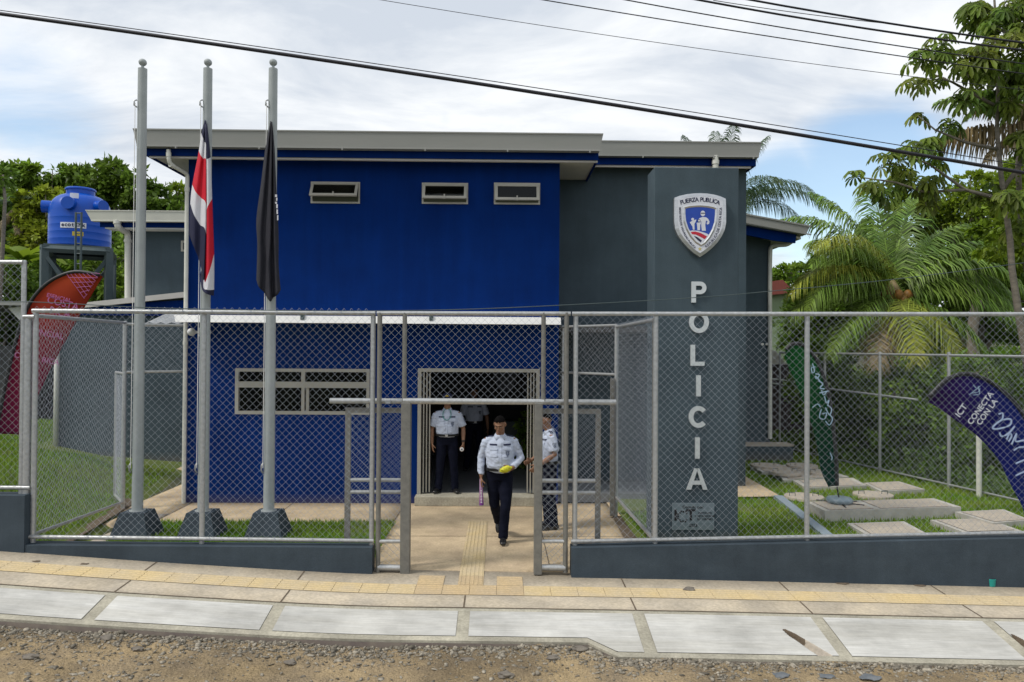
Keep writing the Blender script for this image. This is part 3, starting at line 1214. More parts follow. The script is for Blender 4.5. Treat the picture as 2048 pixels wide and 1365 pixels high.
# counter-like dim furniture and hanging emblem inside
MB().box(-.15, .75, 16.6, 17.3, .156, 1.05).bevel(.02).build('reception_desk', M['steel_dk'], ST)
mb = MB()
sh = [(-.28, .32), (0, .38), (.28, .32), (.28, .05), (.18, -.2), (0, -.38), (-.18, -.2), (-.28, .05)]
mb.prism([(.12 + x, 1.95 + z) for x, z in sh], 17.46, 17.495)
mb.build('wall_emblem', pbr('dim_emblem', C4(.12, .14, .18), .6, col2=C4(.2, .22, .26), scale=8), ST)

# entrance step, door frame, folded gate leaves
dx0, dx1, dz0, dz1 = H_DOOR
dz0 = .16
MB().box(PY(830, 1000, 12.7).x, PY(1085, 1000, 12.7).x, 12.62, 12.99, 0, .158).bevel(.008).build('entrance_step', M['slab'], ST)
mb = MB()
w = .06
mb.box(dx0, dx0 + w, YB - .02, YB + .12, dz0, dz1)
mb.box(dx1 - w, dx1, YB - .02, YB + .12, dz0, dz1)
mb.box(dx0 + w, dx1 - w, YB - .02, YB + .12, dz1 - w, dz1)
fr = mb.build('door_frame', M['alu'], ST)
for s, xx in ((1, dx0 + w + .02), (-1, dx1 - w - .02)):
    mb = MB()
    for k in range(3):
        x = xx + s * (.02 + k * .05)
        mb.box(x - .010, x + .010, YB + .02 + .02 * k, YB + .06 + .02 * k, dz0 + .02, dz1 - w - .003)
    mb.build('folded_shutter', M['alu'], ST)


def window(Y, h, name, cells, fw, depth=.08, out=.015):
    x0, x1, z0, z1 = h
    mb = MB()
    mb.box(x0, x0 + fw, Y - out, Y + depth, z0, z1)
    mb.box(x1 - fw, x1, Y - out, Y + depth, z0, z1)
    mb.box(x0 + fw, x1 - fw, Y - out, Y + depth, z1 - fw, z1)
    mb.box(x0 + fw, x1 - fw, Y - out, Y + depth, z0, z0 + fw)
    f = mb.build(name, M['alu'], ST)
    return f


f = window(YB, H_WIN, 'window', None, .055)
x0, x1, z0, z1 = H_WIN
zt0, zt1 = PY(600, 776, YB).z, PY(600, 764, YB).z
xm = PY(606, 780, YB).x
mb = MB()
mb.box(x0 + .055, x1 - .055, YB - .013, YB + .08, zt0, zt1)
mb.box(xm - .03, xm + .03, YB - .010, YB + .08, zt1, z1 - .055)
mb.box(xm - .025, xm + .025, YB - .010, YB + .07, z0 + .055, zt0)
mb.box(xm + .045, xm + .095, YB + .02, YB + .07, z0 + .055, zt0)
mb.build('mullion', M['alu'], f)
for a, b, c, d in ((x0 + .055, xm - .03, zt1, z1 - .055), (xm + .03, x1 - .055, zt1, z1 - .055), (x0 + .055, xm - .025, z0 + .055, zt0), (xm + .095, x1 - .055, z0 + .055, zt0)):
    MB().box(a, b, YB + .045, YB + .051, c, d).build('pane', M['glass'], f)
mb = MB()
for k in range(7):
    xx = x0 + .1 + k * .33
    mb.box(xx, xx + .02, YB + .7, YB + .72, z0 - .1, z1 + .1)
mb.build('blind', M['dark'], f)
for i, h in enumerate(UP):
    f = window(YB, h, 'window', None, .03)
    x0, x1, z0, z1 = h
    # awning sash hinged at the top
    ang = rad((34, 24, 17)[i])
    Mh = Matrix.Translation((0, YB - .02, z1 - .035)) @ Matrix.Rotation(-ang, 4, 'X')
    hh = (z1 - z0) - .07
    mb = MB()
    a, b = x0 + .02, x1 - .02
    mb.box(a, a + .045, -.03, 0, -hh, 0, 0, Mh)
    mb.box(b - .045, b, -.03, 0, -hh, 0, 0, Mh)
    mb.box(a + .045, b - .045, -.03, 0, -.045, 0, 0, Mh)
    mb.box(a + .045, b - .045, -.03, 0, -hh, -hh + .045, 0, Mh)
    xc = (a + b) / 2
    mb.box(xc - .012, xc + .012, -.045, -.031, -hh - .02, -hh + .07, 0, Mh)
    s = mb.build('sash', M['alu'], f)
    MB().box(a + .045, b - .045, -.018, -.012, -hh + .045, -.045, 0, Mh).build('pane', M['glass'], f)

# main roof ----------------------------------------------------------------
def gutter(name, x0, x1, zt, zb, y, depth, mat, slant=.05, lip=.022, brackets=()):
    mb = MB()
    # cross-section in (y,z): face leaning slightly, rolled lips top and bottom
    prof = [(y, zt), (y, zt - lip), (y + .012, zt - lip - .004), (y + .03, zb + lip + .004), (y + .018, zb + lip), (y + .018, zb), (y + depth, zb), (y + depth, zt)]
    A = [mb.bm.verts.new((x0 + slant * (zt - pz) / (zt - zb), py, pz)) for py, pz in prof]
    B = [mb.bm.verts.new((x1 - slant * (zt - pz) / (zt - zb), py, pz)) for py, pz in prof]
    n = len(prof)
    for i in range(n):
        j = (i + 1) % n
        mb.bm.faces.new((A[i], A[j], B[j], B[i]))
    mb.bm.faces.new(list(reversed(A)))
    mb.bm.faces.new(B)
    for bx in brackets:
        mb.box(bx - .012, bx + .012, y + .005, y + .03, zb - .03, zb - .003)
    return mb.build(name, mat, ST)


YG, YFa = 12.33, 12.50
zt, zb = PY(735, 262, YG).z, PY(735, 297, YG).z
gx0, gx1 = PY(265, 262, YG).x, PY(1207, 264, YG).x
gutter('gutter', gx0, gx1, zt, zb, YG, .15, M['gutter'], .06, brackets=[gx0 + .7 + k * 1.36 for k in range(6)])
ft, fb = PY(735, 296, YFa).z, PY(735, 316, YFa).z
fx0, fx1 = PY(290, 310, YFa).x, PY(1197, 310, YFa).x
mb = MB()
mb.box(fx0, fx1, YFa, YFa + .03, fb, ft + .03)
mb.box(fx0, fx0 + .03, YFa + .03, 19.9, fb, ft + .03)
mb.box(fx1 - .03, fx1, YFa + .03, 19.9, fb, ft + .03)
mb.build('fascia', M['blue'], ST)
mb = MB()
zsf = fb + .03
mb.box(fx0 + .03, XL, YFa + .03, 19.9, zsf, zsf + .02)
mb.box(XR, fx1 - .03, YFa + .03, 19.9, zsf, zsf + .02)
mb.box(XL, XR, YFa + .03, YB - .001, zsf, zsf + .02)
mb.build('soffit', M['soffit'], ST)
# light edge strip under the fascia
MB().box(fx0 + .05, fx1 - .01, YFa + .035, YFa + .075, fb - .030, fb + .028).build('soffit_trim', M['soffit'], ST)
MB().box(gx0 + .05, gx1 - .05, YG + .16, 20, ft + .04, zt - .03).build('roof', M['gutter'], ST)

# grey block right of the blue one ------------------------------------------
YGR = 14.1
gxr = PY(1492, 600, YGR).x
zgt = PY(1200, 336, YGR).z
MB().box(XR, gxr, YGR, YGR + .15, 0, zgt).build('grey_wall', M['grey'], ST)
MB().box(gxr - .15, gxr, YGR + .15, 19, 0, zgt).build('side_wall', M['grey'], ST)
Yg2, Yf2 = 13.60, 13.76
zt2, zb2 = PY(1360, 282.5, Yg2).z, PY(1360, 313, Yg2).z
g2x0, g2x1 = fx1 + .06, PY(1524, 283, Yg2).x
gutter('gutter', g2x0, g2x1, zt2, zb2, Yg2, .14, M['gutter'], .05, brackets=[g2x0 + .9, g2x0 + 2.2, g2x1 - .15])
ft2, fb2 = PY(1360, 312, Yf2).z, PY(1360, 331, Yf2).z
f2x1 = PY(1512, 320, Yf2).x
mb = MB()
mb.box(fx1 + .004, f2x1, Yf2, Yf2 + .03, fb2, ft2 + .03)
mb.box(f2x1 - .03, f2x1, Yf2 + .03, 19, fb2, ft2 + .03)
mb.build('fascia', M['blue'], ST)
mb = MB()
mb.box(XR + .002, gxr, Yf2 + .03, YGR - .001, fb2 + .03, fb2 + .05)
mb.box(gxr, f2x1 - .03, Yf2 + .03, 19, fb2 + .03, fb2 + .05)
mb.build('soffit', M['soffit'], ST)
MB().box(XR + .05, f2x1 - .08, Yf2 + .035, Yf2 + .075, fb2 - .035, fb2 + .028).build('soffit_trim', M['soffit'], ST)
MB().box(g2x0 + .05, g2x1 - .05, Yg2 + .15, 19, ft2 + .04, zt2 - .03).build('roof', M['gutter'], ST)
MB().box(XR + .0, XR + 1.3, 13.45, YGR - .002, 0, .13).bevel(.006).build('wall_step', M['slab'], ST)

# downspouts --------------------------------------------------------------
def pipe(name, pts, r, mat=None, bands=()):
    # smooth the bends
    pts = [Vector(p) for p in pts]
    out = [pts[0]]
    for a, b, c in zip(pts, pts[1:], pts[2:]):
        d0, d1 = (b - a), (c - b)
        k = min(.10, d0.length * .4, d1.length * .4)
        p0, p1 = b - d0.normalized() * k, b + d1.normalized() * k
        for t in (0, .25, .5, .75, 1):
            out.append(p0.lerp(b, t).lerp(b.lerp(p1, t), t))
    out.append(pts[-1])
    mb = MB()
    mb.tube(out, r, 12)
    for i, t in bands:
        a, b = pts[i], pts[i + 1]
        p = a.lerp(b, t)
        d = (b - a).normalized() * .035
        mb.tube([p - d, p + d], r * 1.22, 12)
    return mb.build(name, mat or M['pvc'], ST, 'auto')


q = lambda x, y, Y: tuple(PY(x, y, Y))
pipe('downspout', [q(337, 300, YG + .09), q(338, 328, YG + .09), q(375, 349, YB - .06), (XL + .0, YB - .05, PY(375, 368, YB).z), (XL, YB - .05, 0)], .034, bands=[(0, .35), (1, .15), (3, .02), (3, .5)])
bpy.data.objects['downspout'].data.transform(Matrix.Identity(4))
pipe('downspout', [q(1431, 312, Yg2 + .07), q(1431, 345, Yg2 + .07), q(1431, 360, YGR - .06), q(1431, 980, YGR - .06)], .055, bands=[(0, .4)])

# canopy over the entrance ---------------------------------------------------
Yc = 12.25
cx0, cx1 = PY(345, 640, Yc).x, PY(1122, 640, Yc).x
cz0, cz1 = PY(735, 647, Yc).z, PY(735, 633, Yc).z
mb = MB()
prof = [(Yc, cz0), (Yc + .05, cz1), (YB - .002, cz1 + .03), (YB - .002, cz0 + .02), (Yc + .06, cz0 - .004)]
A = [mb.bm.verts.new((cx0 + (.0 if i in (1, 2) else .05), y, z)) for i, (y, z) in enumerate(prof)]
B = [mb.bm.verts.new((cx1, y, z)) for y, z in prof]
for i in range(5):
    j = (i + 1) % 5
    mb.bm.faces.new((A[i], A[j], B[j], B[i]))
mb.bm.faces.new(list(reversed(A)))
mb.bm.faces.new(B)
cn = mb.build('canopy', M['white'], ST)
mb = MB()
for px in (604, 862):
    x = PY(px, 635, Yc).x
    mb.box(x - .03, x + .03, Yc + .01, Yc + .09, cz1 - .06, cz1 + .03)
mb.build('bracket', M['steel_dk'], cn)
# floodlight
lx = PY(405, 663, YB).x
mb = MB()
for s in (-1, 1):
    c = (lx + s * .13, YB - .14, PY(405, 665, YB).z)
    mb.ell(c, (.065, .09, .065), 14)
mb.tube([(lx - .13, YB - .08, c[2]), (lx + .13, YB - .08, c[2])], .022, 8)
mb.box(lx - .06, lx + .06, YB - .05, YB - .002, c[2] - .07, c[2] + .07)
mb.build('wall_lamp', M['white_flat'], ST, 'auto')

# left wing -------------------------------------------------------------------
YW = 18.5
wx0 = PY(256, 500, YW).x
wzt = PY(300, 452, YW).z
MB().box(wx0, XL - .001, YW, YW + .2, 0, wzt).build('wing_wall', M['grey'], ST)
MB().box(wx0, wx0 + .2, YW + .2, 24, 0, wzt).build('side_wall', M['blue'], ST)
Yg3 = 17.9
zt3, zb3 = PY(270, 421, Yg3).z, PY(270, 443, Yg3).z
g3x0 = PY(170, 421, Yg3).x
gutter('gutter', g3x0, XL - .02, zt3, zb3, Yg3, .16, M['cream'], .14)
Yf3 = 18.08
ft3, fb3 = PY(270, 443, Yf3).z, PY(270, 455, Yf3).z
f3x0 = PY(200, 450, Yf3).x
mb = MB()
mb.box(f3x0, XL - .01, Yf3, Yf3 + .03, fb3, ft3 + .03)
mb.build('fascia', M['blue'], ST)
MB().box(f3x0 + .1, XL - .01, Yf3 + .035, YW - .001, fb3 - .03, fb3 + .03).build('soffit', M['white'], ST)
MB().box(g3x0 + .1, XL - .02, Yg3 + .17, 24, ft3 + .04, zt3 - .03).build('roof', M['gutter'], ST)
pipe('downspout', [q(234, 441, Yg3 + .08), q(236, 455, Yg3 + .08), q(256, 466, YW - .08), q(256, 600, YW - .08)], .075, bands=[(0, .3), (2, .12)])
# half-open window on the wing
h = rect(363, 482, 400, 504, YW)
h = (h[0], XL - .06, h[2], h[3])
f = window(YW, h, 'window', None, .05, .0, .03)
# lean-to in front of the wing
YLt = 17.35
l0, l1 = PY(118, 800, YLt).x, XL - .012
zlt = PY(250, 645, YLt).z
poly = [(l0, 0), (l1, 0), (l1, PY(372, 590, YLt).z), (l0, PY(118, 614, YLt).z)]
mb = MB()
zblue = PY(250, 632, YLt).z
mb.prism([(l0, 0), (l1, 0), (l1, zblue), (l0, zblue)], YLt, YLt + .2)
mb.build('lean_to_wall', M['grey'], ST)
mb = MB()
mb.prism([(PY(100, 625, YLt).x, zblue + .002), (l1, zblue + .002), (l1, PY(372, 592, YLt).z), (PY(150, 612, YLt).x, PY(150, 612, YLt).z)], YLt - .06, YLt + .12)
mb.build('lean_to_gable', M['blue'], ST)
mb = MB()
a, b, c, d = PY(140, 609, YLt - .1), PY(374, 584, YLt - .1), PY(374, 595, YLt - .1), PY(140, 619, YLt - .1)
mb.prism([(p.x, p.z) for p in (a, b, c, d)], YLt - .14, YLt + 1.2)
mb.build('lean_to_roof', M['soffit'], ST)
MB().tube([(l0 - .02, YLt - .07, 0), (l0 - .02, YLt - .07, zblue)], .055, 10).build('downspout', M['pvc'], ST, True)
# small ribbed sheet beside the canopy
mb = MB()
e0, e1 = PY(288, 640, 14.5), PY(345, 640, 14.5)
n = 14
for k in range(n):
    xa = e0.x + (XL - .02 - e0.x) * k / n
    xb = e0.x + (XL - .02 - e0.x) * (k + 1) / n
    zz_ = PY(300, 648, 14.5).z
    h_ = .03 if k % 2 else 0
    mb.face([(xa, 14.5, zz_ + h_), (xb, 14.5, zz_ + .03 - h_), (xb + .15, 15.4, zz_ + .33 - h_), (xa + .15, 15.4, zz_ + .30 + h_)])
mb.build('ribbed_awning', M['galv'], ST)
MB().box(e0.x, XL - .02, 14.47, 14.49, zz_ - .05, zz_).build('awning_edge', M['soffit'], ST)

# right wing ------------------------------------------------------------------
YR = 18.0
rx0, rx1 = gxr + .01, PY(1541, 700, YR).x
rz1 = PY(1541, 482, YR).z
mb = MB()
mb.prism([(rx0, 0), (rx1, 0), (rx1, rz1), (rx0, PY(1480, 462, YR).z + .2)], YR, YR + .2)
mb.build('wing_wall', M['grey'], ST)
MB().box(rx1 - .2, rx1, YR + .2, 24, 0, rz1).build('side_wall', M['grey'], ST)
Yg4 = 17.4
pp = [PY(x, y, Yg4) for x, y in ((1440, 418), (1621, 452), (1612, 470), (1440, 440))]
mb = MB()
mb.prism([(p.x, p.z) for p in pp], Yg4, 24)
mb.build('roof', M['gutter'], ST)
mb = MB()
a, b = pp[0], pp[1]
for k, (da, db) in enumerate(((.0, .035), (.20, .225))):
    mb.prism([(a.x, a.z - da), (b.x + .02, b.z - da), (b.x + .01, b.z - db), (a.x, a.z - db)], Yg4 - .02, Yg4 - .002)
mb.build('gutter_lip', M['gutter'], ST)
pp = [PY(x, y, Yg4 + .15) for x, y in ((1440, 441), (1592, 470), (1590, 487), (1548, 482), (1440, 460))]
mb = MB()
mb.prism([(p.x, p.z) for p in pp], Yg4 + .12, Yg4 + .18)
mb.build('fascia', M['blue'], ST)
pp = [PY(x, y, YR) for x, y in ((1440, 452), (1588, 480), (1588, 484), (1440, 456))]
mb = MB()
mb.prism([(p.x, p.z) for p in pp], Yg4 + .181, YR + 5)
mb.build('soffit', M['soffit'], ST)
pipe('downspout', [q(1583, 484, 17.75), q(1574, 490, 17.8), q(1541, 492, 17.93), q(1540, 520, 17.93), q(1540, 878, 17.93)], .05, bands=[(3, .5)])
# equipment plinth in front of the right wing
sb = [PZ(1470, 922, .06), PZ(1583, 921, .06)]
ys_ = sb[0].y
zt_ = PY(1520, 889, ys_).z
eb = thing('plinth', 'grey painted concrete plinth behind the sign pillar', 'plinth', ((sb[0].x + sb[1].x) / 2, ys_, .05))
MB().box(sb[0].x, sb[1].x, ys_ + .01, 18.0 - .02, 0, zt_ - .05).build('base', M['grey'], eb)
MB().box(sb[0].x - .02, sb[1].x + .01, ys_, 18.0 - .02, zt_ - .05, zt_).build('top_slab', M['pad'], eb)
# small outlets on the wing wall
mb = MB()
for px in (1524, 1533):
    p = PY(px, 689, YR)
    mb.tube([(p.x, YR - .05, p.z), (p.x, YR, p.z)], .03, 10)
mb.build('pipe_outlet', M['pvc'], ST)

# ------------------------------------------------------------------ sign pillar
YP = 10.0
px0, px1 = PY(1307, 700, YP).x, PY(1477, 700, YP).x
pzt = PY(1390, 335, YP).z
PIL = thing('sign_pillar', 'tall dark grey pillar carrying a police shield and the vertical word POLICIA', 'sign pillar', ((px0 + px1) / 2, YP + .25, 0))
MB().box(px0, px1, YP, YP + .45, 0, pzt).bevel(.012).build('column', M['grey'], PIL)
silver = pbr('brushed_silver', C4(.62, .63, .64), .32, metal=.85, col2=C4(.5, .51, .53), scale=6, stretch=(1, 1, 6))
letter_m = pbr('letter_metal', C4(.62, .66, .67), .4, metal=.35, col2=C4(.55, .59, .60), scale=8)


def strokes(mb, polys, y0, y1, mi=0):
    for p in polys:
        mb.prism(p, y0, y1, mi)


def arc_band(cx, cz, rx, rz, w, a0, a1, n=24):
    o = [(cx + rx * math.cos(a), cz + rz * math.sin(a)) for a in lin(a0, a1, n)]
    i = [(cx + (rx - w) * math.cos(a), cz + (rz - w) * math.sin(a)) for a in lin(a0, a1, n)]
    return [[o[k], o[k + 1], i[k + 1], i[k]] for k in range(n)]


sp = YP / FPX
LH = 42 * sp
for ch, cx_, cy_ in (('P', 1397, 585), ('O', 1397, 645), ('L', 1394, 711), ('I', 1396, 772), ('C', 1396, 834), ('I', 1394, 896), ('A', 1393, 958)):
    p = PY(cx_, cy_, YP)
    x, z = p.x, p.z
    h = LH / 2
    t = LH * .21
    mb = MB()
    y0, y1 = YP - .035, YP - .004
    if ch == 'I':
        strokes(mb, [[(x - t / 2, z - h), (x + t / 2, z - h), (x + t / 2, z + h), (x - t / 2, z + h)]], y0, y1)
    elif ch == 'L':
        w_ = LH * .33
        strokes(mb, [[(x - w_, z - h), (x - w_ + t, z - h), (x - w_ + t, z + h), (x - w_, z + h)], [(x - w_ + t, z - h), (x + w_, z - h), (x + w_, z - h + t * .92), (x - w_ + t, z - h + t * .92)]], y0, y1)
    elif ch == 'O':
        strokes(mb, arc_band(x, z, LH * .47, h * 1.03, t, 0, 2 * math.pi, 40), y0, y1)
    elif ch == 'C':
        strokes(mb, arc_band(x, z, LH * .46, h * 1.03, t, rad(42), rad(318), 34), y0, y1)
    elif ch == 'P':
        w_ = LH * .36
        strokes(mb, [[(x - w_, z - h), (x - w_ + t, z - h), (x - w_ + t, z + h), (x - w_, z + h)]], y0, y1)
        r = LH * .30
        strokes(mb, arc_band(x + .05 * LH, z + h - r, r, r, t * .92, -math.pi / 2, math.pi / 2, 20), y0, y1)
        for zz2 in (z + h - t * .92, z + h - 2 * r):
            strokes(mb, [[(x - w_ + t, zz2), (x + .05 * LH, zz2), (x + .05 * LH, zz2 + t * .92), (x - w_ + t, zz2 + t * .92)]], y0, y1)
    else:
        w_ = LH * .50
        strokes(mb, [[(x - w_, z - h), (x - w_ + t * 1.02, z - h), (x + t * .12, z + h), (x - t * .55, z + h)],
                     [(x + w_ - t * 1.02, z - h), (x + w_, z - h), (x + t * .55, z + h), (x - t * .12, z + h)]], y0, y1)
        strokes(mb, [[(x - w_ * .55, z - h * .52), (x + w_ * .55, z - h * .52), (x + w_ * .42, z - h * .16), (x - w_ * .42, z - h * .16)]], y0 - .001, y1 + .001)
    bmesh.ops.remove_doubles(mb.bm, verts=mb.bm.verts[:], dist=1e-5)
    mb.build('letter', letter_m, PIL)

# shield ------------------------------------------------------------------------
def zp(x, y):                                  # zoomed pixel of the shield crop -> (x, z) on the pillar
    p = PY(1330 + x / 9.1, 380 + y / 9.1, YP)
    return (p.x, p.z)


def shield(fr, top=0):
    "outline scaled about its middle, in crop pixels"
    pts = []
    tl, tr, tip = (150, 165), (1078, 182), (612, 1238)
    arc = [(150, 165), (250, 128), (380, 100), (500, 86), (620, 82), (740, 88), (860, 106), (980, 138), (1078, 182)]
    right = [(1082, 300), (1085, 460), (1084, 620), (1060, 740), (1010, 850), (930, 970), (830, 1075), (720, 1165), (612, 1238)]
    left = [(500, 1165), (395, 1070), (295, 960), (215, 850), (165, 730), (148, 610), (146, 460), (147, 300)]
    return arc + right + left


def inset_poly(poly, d):
    n = len(poly)
    out = []
    P = [Vector(p) for p in poly]
    area = sum(P[i].x * P[(i + 1) % n].y - P[(i + 1) % n].x * P[i].y for i in range(n))
    sg = 1 if area > 0 else -1
    for i in range(n):
        e0 = (P[i] - P[i - 1]).normalized()
        e1 = (P[(i + 1) % n] - P[i]).normalized()
        n0, n1 = Vector((-e0.y, e0.x)) * sg, Vector((-e1.y, e1.x)) * sg
        b = (n0 + n1)
        b = b / max(.35, b.length_squared) * 2 if b.length > 1e-6 else n0
        out.append(P[i] + b * d)
    return [tuple(p) for p in out]


EM = bpy.data.objects.new('emblem', None)
base = [zp(*p) for p in shield(1)]
mb = MB()
mb.prism(base, YP - .07, YP - .003)
lo_ = inset_poly(base, 60 / 9.1 * sp * 1.0)
bm_face = mb
# bevelled silver rim
for i in range(len(base)):
    j = (i + 1) % len(base)
    mb.face([(base[i][0], YP - .0702, base[i][1]), (base[j][0], YP - .0702, base[j][1]), (lo_[j][0], YP - .082, lo_[j][1]), (lo_[i][0], YP - .082, lo_[i][1])])
EM = mb.build('emblem', silver, PIL)
white_m = pbr('emblem_white', C4(.66, .68, .74), .5, col2=C4(.62, .64, .70), scale=5)
mb = MB()
mb.prism(lo_, YP - .0815, YP - .075)
mb.build('white_field', white_m, EM)
inner = [(290, 325), (400, 296), (520, 284), (620, 282), (740, 292), (850, 312), (932, 342), (930, 480), (915, 620), (870, 760), (800, 890), (710, 1000), (625, 1052), (520, 985), (430, 885), (350, 740), (305, 600), (290, 460)]
I0 = [zp(*p) for p in inner]
I1 = inset_poly(I0, 55 / 9.1 * sp)
mb = MB()
for i in range(len(I0)):
    j = (i + 1) % len(I0)
    mid = lambda a, b: ((a[0] + b[0]) / 2, (a[1] + b[1]) / 2)
    m0, m1 = mid(I0[i], I1[i]), mid(I0[j], I1[j])
    mb.face([(I0[i][0], YP - .0816, I0[i][1]), (I0[j][0], YP - .0816, I0[j][1]), (m1[0], YP - .094, m1[1]), (m0[0], YP - .094, m0[1])])
    mb.face([(m0[0], YP - .094, m0[1]), (m1[0], YP - .094, m1[1]), (I1[j][0], YP - .083, I1[j][1]), (I1[i][0], YP - .083, I1[i][1])])
mb.build('inner_rim', silver, EM)
mb = MB()
mb.prism(I1, YP - .0845, YP - .0818)
mb.build('blue_field', pbr('emblem_blue', C4(.005, .045, .34), .4, col2=C4(.007, .06, .40), scale=6), EM)
# bands at the foot of the blue field: white ground with red and navy stripes
def flat(name, polys, mat, y):
    mb = MB()
    for p in polys:
        mb.prism([zp(*c) for c in p], y, y + .0014)
    mb.build(name, mat, EM)


flat('white_band', [[(395, 775), (470, 757), (560, 765), (660, 790), (745, 822), (775, 845), (700, 940), (626, 1003), (550, 965), (470, 870)]], white_m, YP - .0862)
flat('red_band', [[(438, 785), (520, 778), (620, 806), (735, 868), (690, 918), (610, 872), (530, 835), (460, 826)]], pbr('emblem_red', C4(.50, .012, .035), .5, col2=C4(.45, .012, .03), scale=5), YP - .0878)
flat('navy_band', [[(492, 855), (560, 880), (640, 940), (618, 975), (560, 930)]], M['navy'], YP - .0878)
# figures: a standing adult sheltering two children
fig_adult = [[(565, 575), (600, 535), (650, 515), (710, 520), (750, 545), (778, 600), (770, 640), (735, 655), (725, 625), (745, 600), (715, 578), (700, 660), (712, 765), (640, 765), (628, 660), (634, 600), (600, 600)]]
head = lambda cx, cy, rx, ry: [(cx + rx * math.cos(a), cy + ry * math.sin(a)) for a in lin(0, 2 * math.pi, 20)[:-1]]
fig_child = [[(420, 610), (480, 580), (540, 560), (530, 600), (505, 640), (508, 745), (478, 745), (470, 690)], [(545, 620), (590, 615), (632, 612), (610, 660), (606, 755), (560, 755), (556, 680)]]
flat('figures', fig_adult + fig_child + [head(657, 452, 42, 50), head(474, 557, 26, 26)], white_m, YP - .0865)
flat('figure_details', [[(618, 440), (700, 440), (700, 455), (618, 455)], head(588, 583, 26, 28)], M['navy'], YP - .0881)
flat('figure_faces', [head(588, 583, 17, 19)], white_m, YP - .0897)
flat('star', [[(606 + (38 if k % 2 == 0 else 17) * math.sin(k * math.pi / 5), 1092 - (38 if k % 2 == 0 else 17) * math.cos(k * math.pi / 5)) for k in range(10)]], pbr('star_gold', C4(.55, .47, .18), .5, col2=C4(.5, .42, .15), scale=5), YP - .0835)
# lettering along the rim
mb = MB()


def along(s, path, size, bold):
    "place letters one by one along a crop-pixel path"
    P = [Vector(p) for p in path]
    L = [0]
    for a, b in zip(P, P[1:]):
        L.append(L[-1] + (b - a).length)
    wts = [(.45 if c in 'I ' else 1.25 if c in 'MW' else 1.0) for c in s]
    tot = sum(wts)
    acc = 0
    for c, w_ in zip(s, wts):
        d = (acc + w_ / 2) / tot * L[-1]
        acc += w_
        for i in range(len(P) - 1):
            if L[i] <= d <= L[i + 1]:
                break
        t = (d - L[i]) / (L[i + 1] - L[i])
        p = P[i].lerp(P[i + 1], t)
        dr = (P[min(i + 1, len(P) - 1)] - P[i]).normalized()
        if c == ' ':
            continue
        x, z = zp(p.x, p.y)
        a = math.atan2(-dr.y, dr.x)
        text_into(mb, c, size, face_front(Vector((x, YP - .0835, z)), a), .0012, bold, res=3)


along('FUERZA PUBLICA', [(245, 262), (380, 225), (500, 207), (620, 202), (740, 210), (860, 230), (960, 265)], 108 / 9.1 * sp, .0012)
along('REPUBLICA DE COSTA RICA', [(705, 1058), (800, 985), (880, 880), (935, 760), (965, 620), (978, 480), (985, 345)], 64 / 9.1 * sp, .0004)
along('MINISTERIO DE SEGURIDAD PUBLICA', [(243, 340), (245, 460), (255, 600), (285, 720), (340, 850), (420, 970), (525, 1075)], 50 / 9.1 * sp, .0002)
mb.build('lettering', M['navy'], EM)

# plaque ---------------------------------------------------------------------------
pa, pb = PY(1344, 1006, YP), PY(1428, 1060, YP)
mb = MB()
mb.box(pa.x, pb.x, YP - .012, YP - .002, pb.z, pa.z)
PLQ = mb.build('plaque', pbr('plaque_steel', C4(.17, .22, .25), .4, metal=.3, col2=C4(.21, .26, .29), scale=4), PIL)
mb = MB()
cx_, cz_ = (pa.x + pb.x) / 2, (pa.z + pb.z) / 2
text_into(mb, 'Donado por:', .055, face_front(Vector((cx_, YP - .014, pa.z - .055))), .001, .0005)
text_into(mb, 'I', .20, face_front(Vector((pa.x + .045, YP - .014, cz_ + .01))), .001, .006)
text_into(mb, 'T', .20, face_front(Vector((pa.x + .250, YP - .014, cz_ + .015))), .001, .006)
for k in range(13):
    a = rad(40 + k * 23)
    r = .062 + .012 * (k % 2)
    c = (pa.x + .145 + r * math.cos(a) * 1.05, YP - .0145, cz_ + r * math.sin(a))
    mb.lathe(c, [(.013, 0), (.013, .002)], 8, axis='y')
for k, s in enumerate(('INSTITUTO', 'COSTARRICENSE', 'DE TURISMO')):
    text_into(mb, s, .036, face_front(Vector((pb.x - .125, YP - .014, cz_ + .045 - .04 * k))), .001, .0003)
text_into(mb, '2023', .055, face_front(Vector((cx_, YP - .014, pb.z + .06))), .001, .0008)
mb.build('lettering', M['black'], PLQ)
# ------------------------------------------------------------------ chain-link
CELL, WR = .0875, .0014


